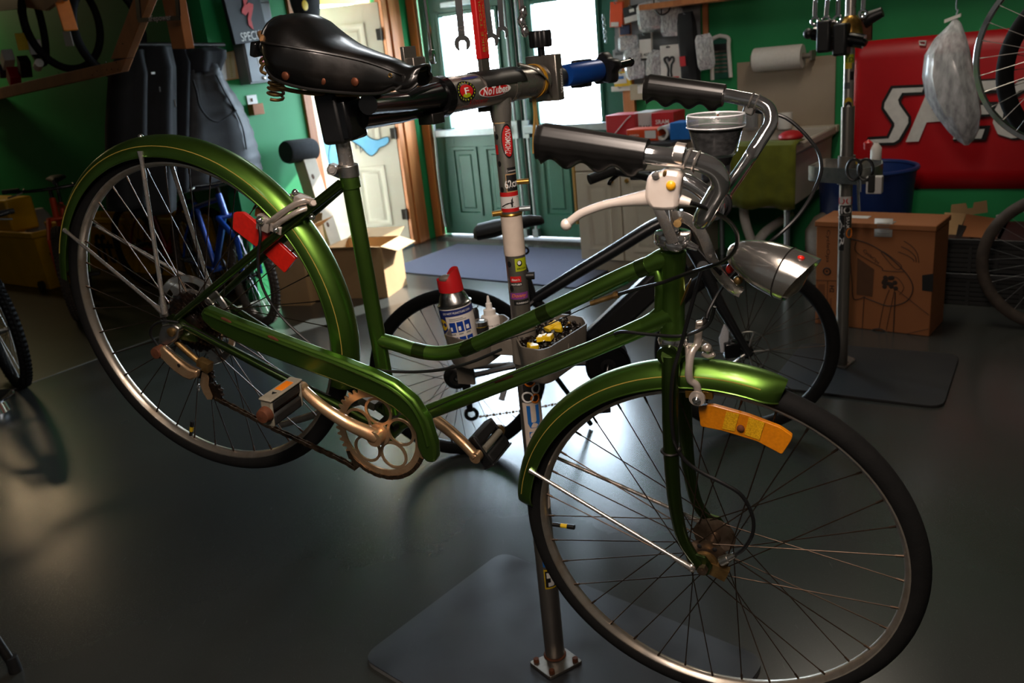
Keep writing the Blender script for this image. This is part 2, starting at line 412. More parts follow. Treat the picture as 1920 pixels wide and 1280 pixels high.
def floor_mat():
    m = mat('floor_vinyl', '3c3e3b', .21, 0, '30322f', 2.2, .8, spec=.75, rough2=.28, contrast=(.2, .8))
    n = m.node_tree.nodes; l = m.node_tree.links; b = n['Principled BSDF']
    tc = n.new('ShaderNodeTexCoord')
    mx0 = b.inputs['Base Color'].links[0].from_socket
    sp = n.new('ShaderNodeTexNoise'); sp.inputs['Scale'].default_value = 260; sp.inputs['Detail'].default_value = 2; l.new(tc.outputs['Object'], sp.inputs['Vector'])
    r1 = n.new('ShaderNodeMapRange'); r1.inputs[1].default_value = .62; r1.inputs[2].default_value = .74; r1.inputs[4].default_value = .35; l.new(sp.outputs['Fac'], r1.inputs[0])
    mp = n.new('ShaderNodeMapping'); mp.inputs['Scale'].default_value = (30, 2.2, 1); mp.inputs['Rotation'].default_value = (0, 0, .9); l.new(tc.outputs['Object'], mp.inputs['Vector'])
    sc = n.new('ShaderNodeTexNoise'); sc.inputs['Scale'].default_value = 6; sc.inputs['Detail'].default_value = 8; l.new(mp.outputs['Vector'], sc.inputs['Vector'])
    r2 = n.new('ShaderNodeMapRange'); r2.inputs[1].default_value = .68; r2.inputs[2].default_value = .75; r2.inputs[4].default_value = .5; l.new(sc.outputs['Fac'], r2.inputs[0])
    ad = n.new('ShaderNodeMath'); ad.operation = 'MAXIMUM'; l.new(r1.outputs[0], ad.inputs[0]); l.new(r2.outputs[0], ad.inputs[1])
    mx = n.new('ShaderNodeMix'); mx.data_type = 'RGBA'; mx.inputs['B'].default_value = lin('565c58'); l.new(mx0, mx.inputs['A']); l.new(ad.outputs[0], mx.inputs['Factor'])
    l.new(mx.outputs['Result'], b.inputs['Base Color'])
    bn = n.new('ShaderNodeTexNoise'); bn.inputs['Scale'].default_value = 40; bn.inputs['Detail'].default_value = 6; l.new(tc.outputs['Object'], bn.inputs['Vector'])
    bm = n.new('ShaderNodeBump'); bm.inputs['Strength'].default_value = .02; bm.inputs['Distance'].default_value = .003; l.new(bn.outputs['Fac'], bm.inputs['Height']); l.new(bm.outputs['Normal'], b.inputs['Normal'])
    return m
K['floor'] = floor_mat()
# ================================================================ the room
mk('pale_outside', 'd6d0c4', .8, 0)
mk('door_green', '1c5646', .42, 0, '174a3c', 4, .5)
b0 = -3.2; aR = 2.6; aF = -10.6; H = 3.0
floor = struct('floor', abox(WALL_A, aR, b0, WALL_B + .1, -.1, 0), K['floor'])
mk('floor_side', '3a3a2c', .34, 0, '2e2e22', 2.5, .7, spec=.5)
struct('floor_side', abox(aF, WALL_A - .012, b0, 4.5, -.1, 0), K['floor_side'])
mk('seam', '83847e', .5, 0)
struct('trim_1', abox(WALL_A - .012, WALL_A, b0, 3.88, -.1, .0015), K['seam'])
struct('ceiling', abox(aF, aR, b0, WALL_B + .1, H, H + .1), K['ceiling'])
m = MB()
for a0, a1, z0, z1 in ((WALL_A - .12, -4.90, 0, H), (-4.90, -2.99, 2.13, H), (-2.99, aR, 0, H)):
    q = abox(a0, a1, WALL_B, WALL_B + .12, z0, z1); m.add(q.v, q.f)
struct('wall_back', m, K['green_wall'])
m = MB()
for c0, c1, z0, z1 in ((3.88, 4.69, 0, H), (4.69, 5.645, 2.10, H), (5.645, WALL_B, 0, H)):
    q = abox(WALL_A - .12, WALL_A, c0, c1, z0, z1); m.add(q.v, q.f)
struct('wall_left', m, K['green_wall'])
struct('wall_side', abox(aF, WALL_A - .12, 4.5, 4.6, 0, H), K['green_wall'])
struct('wall_bounce', abox(aF, WALL_A - .12, 4.6, 4.63, 0, H), K['pale_outside'])  # unseen pale slab, added to keep green bounce off the white door
struct('wall_far', abox(aF - .1, aF, b0, 4.6, 0, H), K['white_wall'])
struct('wall_front', abox(aF, aR, b0 - .1, b0, 0, H), K['white_wall'])
struct('wall_right', abox(aR, aR + .1, b0, WALL_B + .1, 0, H), K['white_wall'])
struct('ground_outside', abox(-14, 6, 4.63, 16, -.14, -.02), K['paving'])
struct('wall_neighbour', abox(-14, -13.8, 4.0, 9, -.1, 2.6), K['white_wall'])
struct('trim_12', abox(WALL_A - .5, WALL_A - .44, 4.4, 6.2, 2.06, 2.5), K['yellow_wall'])
# the double doors with glass lights, each leaf a structure with its own panels and hardware
def leaf(nm, a0, a1, w0, w1):
    m = MB(); f = WALL_B + .02; k = WALL_B + .065; z0, z1 = .965, 1.865
    for x0, x1, y0, y1 in ((a0, w0, .03, 2.1), (w1, a1, .03, 2.1), (w0, w1, z1, 2.1), (w0, w1, .03, z0)):
        q = abox(x0, x1, f, k, y0, y1); m.add(q.v, q.f)
    d = struct(nm, m, K['door_green'])
    g = obj('pane', abox(w0 - .01, w1 + .01, f + .02, f + .026, z0 - .01, z1 + .01), K['window_glass'], d)
    m = MB()
    for x0, x1, y0, y1 in ((w0 - .03, w0, z0 - .03, z1 + .03), (w1, w1 + .03, z0 - .03, z1 + .03), (w0, w1, z1, z1 + .03), (w0, w1, z0 - .03, z0)):
        q = abox(x0, x1, f - .014, f + .01, y0, y1); m.add(q.v, q.f)
    obj('glazing_bead', m, K['door_green'], d, .004)
    mid = (w0 + w1) / 2
    for x0, x1 in ((w0 - .03, mid - .04), (mid + .04, w1 + .03)):
        y0, y1 = .2, .80; m = MB()
        rings = []
        for e, o in ((0, 0), (.0, -.012), (.025, -.012), (.035, .004), (.06, .004), (.075, -.008)):
            rings.append([ab(p, f - .0005 + o, q) for p, q in ((x0 + e, y0 + e), (x1 - e, y0 + e), (x1 - e, y1 - e), (x0 + e, y1 - e))])
        m.loft(rings, True, False); m.add(rings[-1], [(0, 1, 2, 3)])
        obj('panel', m, K['door_green'], d)
    m = MB(); z = .928
    q = abox(a0 + .05, a1 - .09, f - .085, f - .05, z - .03, z + .03); m.add(q.v, q.f)
    for x in (a0 + .05, a1 - .12):
        q = abox(x, x + .05, f - .06, f, z - .035, z + .035); m.add(q.v, q.f)
    obj('crash_bar', m, K['galvanised'], d, .006)
    s = 1 if nm == 'door_1' else -1
    xr = a1 - .05 if s > 0 else a0 + .05
    m = MB().tube([ab(xr, f - .03, .05), ab(xr, f - .03, 2.08)], .012, 10)
    q = abox(xr - .03, xr + .03, f - .055, f, .86, 1.0); m.add(q.v, q.f)
    q = abox(xr - .025, xr + .025, f - .05, f, .03, .1); m.add(q.v, q.f)
    obj('latch_rod', m, K['galvanised'], d)
    return d
d1 = leaf('door_1', -4.885, -3.945, -4.677, -4.117)
d2 = leaf('door_2', -3.935, -3.005, -3.765, -3.206)
m = abox(-4.60, -4.28, WALL_B - .05, WALL_B + .02, 1.93, 1.975); obj('door_closer', m, K['galvanised'], d1, .006)
struct('trim_2', abox(-3.945, -3.935, WALL_B + .01, WALL_B + .06, .03, 2.12), K['dark_steel'])
struct('trim_3', abox(-4.9, -2.99, WALL_B - .10, WALL_B + .1, 0, .022), K['dark_steel'])
# timber casings
for i, (a0, a1, c0, c1) in enumerate(((-4.975, -4.885, WALL_B - .035, WALL_B + .01), (-2.995, -2.90, WALL_B - .03, WALL_B + .01))):
    struct('trim_%d' % (4 + i), abox(a0, a1, c0, c1, 0, 2.25), K['pine'], .004)
for i, (c0, c1, o) in enumerate(((5.635, 5.70, .012), (5.70, 5.78, .03), (5.79, 5.86, .012), (4.62, 4.70, .02))):
    struct('trim_%d' % (6 + i), abox(WALL_A - .06, WALL_A + o, c0, c1, 0, 2.16), K['pine'], .004)
struct('trim_10', abox(WALL_A - .12, WALL_A + .02, 4.62, 5.72, 2.085, 2.18), K['pine'], .004)
struct('trim_11', abox(WALL_A - .12, WALL_A + .01, 4.69, 5.645, -.01, .018), K['galvanised'])
# the white panel door standing open outwards
hinge = ab(WALL_A - .02, 5.628, 0); dx = (A1 * -.865 + B1 * -.50).normalized(); dn = (A1 * .50 + B1 * -.865).normalized(); W = .86
m = MB().box(hinge + dx * W / 2 - dn * .02 + UP * 1.03, dx * W / 2, dn * .018, UP * 1.0)
d3 = struct('door_3', m, K['white_door'], .003)
for x0, x1, z0, z1 in ((.14, .39, .2, .72), (.47, .72, .2, .72), (.14, .39, .86, 1.42), (.47, .72, .86, 1.42), (.14, .39, 1.56, 1.88), (.47, .72, 1.56, 1.88)):
    rings = []
    for e, o in ((0, -.001), (0, .008), (.02, .008), (.03, .001), (.05, .001), (.065, .007)):
        rings.append([hinge + dx * p + dn * (o - .002) + UP * z for p, z in ((x0 + e, z0 + e), (x1 - e, z0 + e), (x1 - e, z1 - e), (x0 + e, z1 - e))])
    mm = MB().loft(rings, True, False); mm.add(rings[-1], [(0, 1, 2, 3)]); obj('panel', mm, K['white_door'], d3)
for z in (.28, .98, 1.78):
    mm = MB().tube([hinge + dn * .008 + UP * (z - .05), hinge + dn * .008 + UP * (z + .05)], .009, 8)
    mm.box(hinge + dx * .025 + UP * z + dn * .001, dx * .02, dn * .003, UP * .045); obj('hinge', mm, K['dark_steel'], d3)
# spray painted blue shape with a black outline
def dpt(x, y, e=.0095): return on(x, y, hinge + dn * (e - .002), dn)
pts = [(640, 215), (660, 228), (678, 243), (692, 257), (706, 262), (719, 258), (728, 257), (729, 266), (722, 273), (712, 277), (706, 285), (697, 292), (688, 288), (678, 277), (665, 268), (650, 258), (632, 246), (618, 236), (612, 252), (604, 222), (612, 206)]
mk('spray_blue', '6cb4e0', .6, 0, '86c4ea', 12, .5)
mk('spray_black', '182832', .6, 0)
cp = catmull([dpt(*p) for p in pts], 4, True)
g = MB().add(cp, [tuple(range(len(cp)))]); obj('painted_shape', g, K['spray_blue'], d3)
pts2 = [(603, 250), (610, 285), (617, 312), (634, 312), (634, 262), (618, 262)]
g = MB().add([dpt(*p) for p in pts2], [tuple(range(6))]); obj('painted_shape', g, K['spray_blue'], d3)
g = MB().tube([dpt(x, y, 0.0105) for x, y in pts[:17]][0:0] + catmull([dpt(*p, 0.0105) for p in pts[:17]], 4), .0035, 6, flat=None)
g.tube(catmull([dpt(*p, 0.0105) for p in ((622, 258), (617, 280), (616, 298), (620, 312))], 4), .0035, 6)
g.tube([dpt(667, 270, .0105), dpt(668, 279, .0105)], [.004, .001], 6); g.tube([dpt(675, 274, .0105), dpt(676, 287, .0105), dpt(681, 279, .0105)], [.004, .002, .004], 6)
obj('painted_outline', g, K['spray_black'], d3)
# grey cord hanging beside the doors
m = MB().tube(catmull([wb(808, 190, .06), wb(814, 240, .06), wb(822, 330, .06), wb(832, 405, .05), wb(836, 425, .05)], 5), .012, 8)
m.tube([wb(800, 20, .05), wb(806, 110, .05), wb(808, 190, .06)], .006, 8)
solo('hanging_cord', m, K['galvanised'], 'grey braided cord hanging down beside the green double doors', 'cord')
# door mat
m = MB().prism([ab(-4.58, 4.80, .001), ab(-2.80, 4.72, .001), ab(-2.80, 5.72, .001), ab(-4.55, 5.72, .001)], UP * .008)
solo('door_mat', m, K['rug'], 'blue grey entrance mat lying before the green double doors', 'mat', None, .003)
# ================================================================ along the back wall, from the doors to the right
BF = 5.11    # cabinet front plane
def bf(x, y, o=0): return on(x, y, ab(0, BF - o), B1)
ca0 = aa_(bf(1083, 400)); ca1 = aa_(on(1240, 300, ab(0, 4.95), B1)) - .03; ct = bf(1090, 284).z
cab = thing('base_cabinet', ab((ca0 + ca1) / 2, BF + .3, 0), 'cream base cabinet with brass knobs under the dark worktop', 'cabinet')
obj('body', abox(ca0, ca1, BF + .02, WALL_B - .01, .1, ct), K['cabinet_cream'], cab, .003)
obj('plinth', abox(ca0 + .01, ca1, BF + .07, WALL_B - .02, 0, .1), K['cabinet_cream'], cab)
wd = (ca1 - ca0) / 2
zd = bf(1083, 322).z
for i in range(2):
    x0 = ca0 + i * wd + .006; x1 = ca0 + (i + 1) * wd - .006
    dr = obj('drawer', abox(x0, x1, BF, BF + .02, zd + .006, ct - .004), K['cabinet_cream'], cab, .003)
    do = obj('door', abox(x0, x1, BF, BF + .02, .1, zd - .006), K['cabinet_cream'], cab, .003)
    rings = []
    for e, o in ((0.07, -.0005), (.07, -.006), (.085, -.006), (.095, -.0005), (.11, -.0005), (.125, -.005)):
        rings.append([ab(p, BF + o, z) for p, z in ((x0 + e, .1 + e), (x1 - e, .1 + e), (x1 - e, zd - .006 - e), (x0 + e, zd - .006 - e))])
    mm = MB().loft(rings, True, False); mm.add(rings[-1], [(0, 1, 2, 3)]); obj('panel', mm, K['cabinet_cream'], do)
    xk = x1 - .05 if i == 0 else x0 + .05
    for par, zz in ((do, zd - .06),):
        obj('knob', MB().lathe(ab(xk, BF, zz), -B1, [(0, .03), (.012, .028), (.016, .018), (.012, .01), (.006, .006), (.008, 0)], 14), K['brass'], par)
ctop = ct + .045
solo('worktop', abox(ca0 - .03, ca1 + .05, BF - .03, WALL_B - .005, ct, ctop), K['counter'], 'dark grey worktop on the cream cabinet by the doors', 'worktop', None, .006)
m = MB().prism([bf(1083.5, 352), bf(1087, 350), bf(1092, 445), bf(1091, 460)], -B1 * .0 + A1 * .012)
solo('paint_stick', abox(ca0 - .02, ca0 - .004, BF + .0, BF + .04, .35, .78), K['strap'], 'thin wooden strip standing beside the cream cabinet', 'stick')
# things on the worktop
def onct(nm, x0, x1, y0, y1, b_, dep, mt, label, cat, extra=None):
    P, Q = on(x0, y1, ab(0, b_), B1), on(x1, y0, ab(0, b_), B1)
    t = thing(nm, ab((aa_(P) + aa_(Q)) / 2, b_ + dep / 2, ctop), label, cat)
    o = obj('carton' if 'box' in nm else 'body', abox(aa_(P), aa_(Q), b_, b_ + dep, ctop, max(Q.z, ctop + .02)), mt, t, .004)
    return t, aa_(P), aa_(Q), Q.z
t, p, q, z = onct('parts_box', 1137, 1190, 214, 250, 5.45, .2, K['red_card'], 'bright red parts box at the end of the worktop by the doors', 'box')
obj('print_line', MB().tube([ab(p + .05, 5.448, ctop + .01), ab(q - .06, 5.448, z - .03), ab(q - .03, 5.448, z - .01)], .004, 6), K['white_print'], t)
t, p, q, z = onct('parts_box', 1190, 1222, 210, 248, 5.50, .2, K['paper'], 'white parts box between the red ones on the worktop', 'box')
obj('lettering', text(MB(), 'SRAM', ab((p + q) / 2, 5.4985, z - .1), A1, UP, w=(q - p) * .7), K['black_print'], t)
t, p, q, z = onct('parts_box', 1222, 1262, 210, 248, 5.47, .2, K['red_card'], 'second red box with white lettering further along the worktop', 'box')
obj('lettering', text(MB(), 'SRAM', ab((p + q) / 2, 5.4685, z - .06), A1, UP, w=(q - p) * .6), K['white_print'], t)
t, p, q, z = onct('parts_box', 1175, 1234, 241, 257, 5.2, .15, K['orange_card'], 'long orange box lying in front of the red boxes', 'box')
obj('lettering', text(MB(), 'KENDA', ab(p + (q - p) * .25, 5.1985, (ctop + z) / 2), A1, UP, w=(q - p) * .3), K['white_print'], t)
obj('sticker', abox(p + (q - p) * .58, p + (q - p) * .92, 5.198, 5.2, ctop + .015, z - .01), K['paper'], t)
P = on(1243, 247, ab(0, 5.22), B1)
solo('paper_tube', MB().lathe(ab(aa_(P), 5.2, ctop + .045), B1, [(.03, .0), (.045, .0), (.045, .2), (.03, .2)], 20, True), K['paper_roll'], 'small white paper tube on its side next to the orange box', 'tube')
t, p, q, z = onct('parts_box', 1256, 1292, 229, 258, 5.2, .16, K['blue_card'], 'plain blue box at the right end of the worktop', 'box')
# utility sink
SF = 4.95
def sf(x, y, o=0): return on(x, y, ab(0, SF - o), B1)
s0, s1 = aa_(sf(1240, 300)), aa_(sf(1490, 300)); st = sf(1400, 276).z; sb = sf(1420, 392).z
sk = thing('utility_sink', ab((s0 + s1) / 2, SF + .35, 0), 'off white plastic utility sink on legs beside the cabinet', 'sink')
m = MB()
rim = [ab(s0, SF, st), ab(s1, SF, st), ab(s1, WALL_B - .1, st), ab(s0, WALL_B - .1, st)]
def ins(l, e, dz): return [l[0] + A1 * e + B1 * e + UP * dz, l[1] - A1 * e + B1 * e + UP * dz, l[2] - A1 * e - B1 * e + UP * dz, l[3] + A1 * e - B1 * e + UP * dz]
m.loft([ins(rim, .1, sb - st), ins(rim, .03, sb - st + .0), ins(rim, .02, -.06), ins(rim, 0, -.05), rim, ins(rim, .03, 0), ins(rim, .06, sb - st + .03)], True, True)
obj('basin', m, K['sink_white'], sk, .01)
for x in (s0 + .06, s1 - .06):
    for y in (SF + .06, WALL_B - .18):
        obj('leg', MB().tube([ab(x, y, 0), ab(x, y, sb + .01)], .018, 8), K['galvanised'], sk)
P = ab(s0 + .42, SF + .3, 0)
obj('trap', MB().tube(catmull([P + UP * (sb + .01), P + UP * (sb - .12), P + UP * (sb - .28) + A1 * .06, P + UP * (sb - .2) + A1 * .14, P + UP * (sb - .2) + A1 * .14 + B1 * .5], 5), .03, 12), K['white_plastic'], sk)
solo('water_jug', MB().lathe(ab(s0 + .95, SF + .32, 0), UP, [(0, 0), (.13, 0), (.15, .05), (.15, .32), (.1, .4), (.035, .44), (.03, .5), (0, .5)], 24), K['grey_plastic'], 'grey jug standing on the floor under the utility sink', 'jug')
def cloth(nm, x0, x1, y0, y1, mt, label, seed):
    rr = random.Random(seed); P, Q = sf(x0, y1, .02), sf(x1, y0, .02); n = 12; rings = []
    ph = rr.random() * 6
    prof = [(.16, st + .012), (.05, st + .016), (-.012, st + .004), (-.022, st - .05)] + [(-.024 - .002 * k, st - .05 - (st - .05 - P.z) * k / 5) for k in range(1, 6)]
    for i, (bo, z) in enumerate(prof):
        rings.append([ab(aa_(P) + (aa_(Q) - aa_(P)) * j / n, SF + bo - .008 * math.sin(j * 1.7 + ph + i * .3) * (i > 2), z + (.012 * math.sin(j * .9 + ph) if i > 6 else 0)) for j in range(n + 1)])
    mm = MB().loft(rings, False, False)
    o = solo(nm, mm, mt, label, 'cloth'); so = o.modifiers.new('thick', 'SOLIDIFY'); so.thickness = .006; return o
cloth('hand_towel', 1372, 1492, 290, 388, K['towel'], 'olive yellow towel draped over the front of the utility sink', 3)
cloth('shop_rag', 1318, 1368, 268, 340, K['grey_rag'], 'dark grey rag hanging beside the olive towel', 5)
solo('red_rag', MB().ball(ab(s1 - .08, SF + .2, st + .03), A1 * .07, B1 * .1, UP * .035), K['red_card'], 'crumpled red rag on the corner of the utility sink', 'rag')
P = on(1410, 250, ab(0, 5.5), B1)
for i, (x, hgt, mt, lb) in enumerate(((1398, .16, 'clear_plastic', 'clear storage jar on the sink ledge before the tan board'), (1432, .13, 'grey_plastic', 'grey plastic cup on the sink ledge before the tan board'), (1462, .10, 'white_plastic', 'short white pot at the end of the sink ledge'))):
    P = on(x, 250, ab(0, 5.72), B1)
    solo('jar', MB().lathe(ab(aa_(P), WALL_B - .15, st + .001), UP, [(0, 0), (.045, 0), (.05, .02), (.05, hgt), (.046, hgt), (.044, .02), (0, .015)], 18), K[mt], lb, 'jar')
solo('sink_ledge', abox(s0, s1, WALL_B - .095, WALL_B - .022, st - .04, st), K['cabinet_cream'], 'cream ledge along the wall behind the utility sink', 'shelf')
# tan board and paper roll
solo('tan_board', wbox(1382, 118, 1564, 242, .002, .015), K['tan_board'], 'tan hardboard panel on the green wall above the sink', 'board')
c0, c1 = wb(1412, 111, .13), wb(1503, 108, .13); ax = A1
pr = thing('paper_towel', ab((aa_(c0) + aa_(c1)) / 2, WALL_B - .1, 1.25), 'white paper towel roll on a holder above the tan board', 'paper towel')
L = aa_(c1) - aa_(c0); cz = (c0.z + c1.z) / 2
obj('roll', MB().lathe(ab(aa_(c0), WALL_B - .1, cz), A1, [(.022, 0), (.074, 0), (.076, .01), (.076, L - .01), (.074, L), (.022, L)], 28, True), K['paper_roll'], pr)
obj('holder', MB().tube([ab(aa_(c0) - .02, WALL_B - .1, cz), ab(aa_(c1) + .05, WALL_B - .1, cz)], .018, 10).box(ab(aa_(c1) + .05, WALL_B - .056, cz), A1 * .008, B1 * .053, UP * .03).box(ab(aa_(c0) - .02, WALL_B - .056, cz), A1 * .008, B1 * .053, UP * .03), K['grey_plastic'], pr)
# framed board with a bent white tube
t = thing('framed_chart', wb(1352, 145, .02), 'green chart board framed by a bent white tube on the wall', 'board')
tl, tr, br, bl = wb(1334, 75, .03), wb(1366, 72, .03), wb(1370, 145, .03), wb(1336, 150, .03)
m = MB().tube(catmull([bl, tl - UP * .06, tl, tl + A1 * .05 + UP * .02, tr - A1 * .05 + UP * .02, tr, tr - UP * .06, br], 4), .014, 8); obj('tube_frame', m, K['white_plastic'], t)
obj('panel', MB().prism([bl, tl, tr, br], B1 * .01), K['door_green'], t)
obj('header', MB().prism([tl - UP * .09 - B1 * .003, tr - UP * .09 - B1 * .003, tr - UP * .03 - B1 * .003, tl - UP * .03 - B1 * .003], B1 * .004), K['black_print'], t)
m = MB()
for i in range(6):
    for j in range(2):
        c = tl + (bl - tl) * (.3 + .1 * i) + (tr - tl) * (.4 + .25 * j) - B1 * .002
        m.box(c, A1 * .03, B1 * .001, UP * .006)
obj('print', m, K['grey_plastic'], t)
# overhead shelf plank
solo('shelf_plank', abox(aa_(wb(1232, 4)), .5, WALL_B - .3, WALL_B - .003, wb(1330, 3, .3).z, wb(1330, 3, .3).z + .035), K['pine'], 'orange pine shelf plank high on the wall over the packages', 'shelf')
# slat board with hanging packages
sb_ = thing('slat_board', wb(1240, 60, .01), 'grey slat board on the wall that carries the packages', 'board')
for i in range(7):
    y = -4 + i * 24
    obj('slat', wbox(1152, y, 1313, y + 21, .004, .016), K['grey_board'], sb_)
obj('backing', wbox(1152, -4, 1313, 165, .001, .006), K['dark_grey_box'], sb_)
obj('upright', wbox(1316, -2, 1328, 75, .002, .02), K['pine'], sb_)
def pack(nm, x0, y0, x1, y1, off, th, mt, label, extra=(), tilt=0, film=False):
    t = thing(nm, wb((x0 + x1) / 2, y1, off + th / 2), label, 'package', 'packages on the slat board')
    P, Q = wb(x0, y1, off + th), wb(x1, y0, off + th); c = (P + Q) / 2; hw, hh = (aa_(Q) - aa_(P)) / 2, (Q.z - P.z) / 2
    xx = A1 * math.cos(tilt) + UP * math.sin(tilt); yy = UP * math.cos(tilt) - A1 * math.sin(tilt)
    if film:
        n, k = 8, 8; rings = []; rr = random.Random(int(x0 * 7 + y0))
        for i in range(k + 1):
            v = i / k; e = math.sin(PI * v) ** .5 if 0 < v < 1 else .05
            rings.append([c + xx * (hw * math.cos(2 * PI * j / n) * (.6 + .4 * min(1, e + .3))) + yy * hh * (2 * v - 1) - B1 * (th * .5 * (math.sin(2 * PI * j / n)) * (e + rr.uniform(-.1, .15))) for j in range(n)])
        b = obj('bag', MB().loft(rings), mt, t, sharp=20)
    else:
        b = obj('carton', MB().box(c + B1 * th / 2, xx * hw, B1 * th / 2, yy * hh), mt, t, .003)
    for (ex0, ey0, ex1, ey1, m2, kind) in extra:     # fractions of the face, y from the top
        cc = c + xx * (hw * (ex0 + ex1 - 1)) + yy * (hh * (1 - ey0 - ey1)) - B1 * (.002 if not film else th * .52)
        if kind == 'box': obj('label', MB().box(cc, xx * hw * (ex1 - ex0), B1 * .0012, yy * hh * (ey1 - ey0)), m2, t)
        else: obj('lettering', text(MB(), kind, cc - B1 * .0015, xx, yy, w=2 * hw * (ex1 - ex0)), m2, t)
    obj('hook', MB().tube([c + yy * (hh - .012) + B1 * (th / 2 + off), c + yy * (hh - .012) - B1 * .03, c + yy * (hh + .004) - B1 * .04], .003, 6), K['galvanised'], t)
    return t, c, xx, yy, hw, hh
pack('blister_pack', 1145, 2, 1166, 52, .03, .02, K['orange_card'], 'tall orange package hanging first beside the door casing', ((.1, .8, .7, .98, K['paper'], 'box'),), -.08)
pack('blister_pack', 1170, 8, 1203, 42, .03, .02, K['black_print'], 'black package with a pale lower label above the navy card', ((.0, .62, 1, 1, K['paper'], 'box'), (.35, .2, .6, .4, K['white_print'], 'box')), .14)
pack('blister_pack', 1162, 46, 1180, 66, .025, .02, K['navy_card'], 'small navy card below the orange package')
pack('plastic_bag', 1160, 64, 1196, 98, .03, .05, K['bag_film'], 'cloudy plastic bag under the navy card', (), 0, True)
pack('plastic_bag', 1196, 0, 1240, 60, .03, .06, K['bag_film'], 'large clear bag of cables at the top of the slat board', (), .1, True)
pack('plastic_bag', 1240, 0, 1278, 70, .03, .06, K['bag_film'], 'clear bag with a dark coiled cable near the shelf plank', (), -.05, True)
pack('plastic_bag', 1172, 90, 1206, 150, .05, .06, K['bag_film'], 'crumpled clear bag left of the small black and white carton', (), .08, True)
pack('plastic_bag', 1212, 92, 1240, 148, .05, .06, K['bag_film'], 'clear bag with dark parts below the small carton', (), -.12, True)
pack('blister_pack', 1200, 61, 1220, 114, .09, .03, K['paper'], 'small white carton with black top and bottom bands', ((0, 0, 1, .22, K['black_print'], 'box'), (0, .92, 1, 1, K['black_print'], 'box'), (.1, .74, .8, .84, K['black_print'], 'E 403')))
t, c, xx, yy, hw, hh = pack('blister_pack', 1240, 82, 1275, 162, .09, .035, K['paper'], 'tall white carton showing a black cable', ((.6, .78, .9, .82, K['red_print'], 'box'), (.32, .03, .5, .07, K['black_print'], 'box')))
m = MB()
m.tube(catmull([c + xx * hw * p + yy * hh * q - B1 * .006 for p, q in ((-.5, .2), (-.55, .36), (-.2, .4), (-.1, .25), (.1, .38), (.35, .36), (.35, .2), (.15, .05), (.05, -.3), (.1, -.5), (-.05, -.62), (-.25, -.5), (-.2, -.2), (-.3, .05), (-.5, .2))], 4), .008, 8)
obj('cable_picture', m, K['black_print'], t)
pack('blister_pack', 1152, 133, 1182, 163, .05, .02, K['yellow_print'], 'yellow and white card behind the stand knobs', ((.0, .1, .75, .8, K['paper'], 'box'), (.2, .3, .6, .5, K['blue_card'], 'box')))
pack('blister_pack', 1150, 92, 1172, 120, .05, .02, K['grey_board'], 'pale grey card just above the yellow one', ((.2, .2, .8, .4, K['dark_grey_box'], 'box'),))
pack('blister_pack', 1146, 160, 1182, 172, .04, .015, K['paper'], 'white strip of card hanging lowest beside the door casing')
pack('paper_bag', 1182, 156, 1218, 188, .05, .03, K['beige_card'], 'beige paper bag hanging lowest on the slat board', ((.4, .05, .7, .6, K['paper'], 'box'),))
pack('cable_bundle', 1276, 20, 1308, 178, .05, .07, K['black_cloth'], 'long bundle of black straps right of the white carton', ((.1, .52, .4, .64, K['red_card'], 'box'),), .06, True)
pack('plastic_bag', 1306, 62, 1338, 132, .08, .09, K['bag_film'], 'bulging clear plastic bag beside the framed chart', (), .1, True)
pack('cable_bundle', 1255, 160, 1300, 192, .05, .06, K['black_cloth'], 'loose black pouch below the white carton', (), 0, True)
m = MB().tube(catmull([wb(1226, 0, .12), wb(1228, 18, .14), wb(1240, 28, .14), wb(1254, 20, .14), wb(1258, 2, .12)], 5), .006, 8); m.tube([wb(1240, 28, .14), wb(1240, 4, .06)], .005, 6)
solo('coiled_cable', m, K['cable'], 'thin black cable looped over a hook near the shelf plank', 'cable')
# wall cabinet side door handle: blue chain on the casing
m = MB()
for i in range(9): m.torus(wb(1131 + i * .6, 30 + i * 6, .04), B1 if i % 2 else A1, .012, .003, 10, 5)
solo('hook_chain', m, K['galvanised'], 'short steel chain hanging beside the glass door', 'chain')
# red banner
bt = thing('banner', wb(1760, 353, .006), 'large glossy red vinyl banner on the green wall', 'banner')
a0, a1 = aa_(wb(1600, 79)), aa_(wb(1600, 79)) + 2.44; z1, z0 = wb(1757, 65).z, wb(1700, 353).z
n = 40; mm = MB(); rings = []
for i in range(9):
    z = z0 + (z1 - z0) * i / 8
    rings.append([ab(a0 + (a1 - a0) * j / n, WALL_B - .012 - .006 * math.sin(j * .8 + i * .35) * math.sin(PI * i / 8), z) for j in range(n + 1)])
mm.loft(rings, False, False); bo = obj('vinyl_sheet', mm, K['banner_red'], bt, sharp=180); so = bo.modifiers.new('t', 'SOLIDIFY'); so.thickness = .002
def ban(pts, e): return [wb(1400 + x / 3.69, y / 3.69, e) for x, y in pts]
SP = [[(1010, 612), (1225, 603), (1213, 636), (1075, 642), (1047, 690), (1055, 722), (1118, 812), (1118, 850), (1052, 965), (1018, 985), (838, 990), (852, 966), (982, 958), (1022, 872), (1022, 852), (950, 748), (955, 712)],
      [(1100, 982), (1190, 978), (1245, 846), (1350, 838), (1395, 800), (1450, 640), (1430, 598), (1262, 603)]]
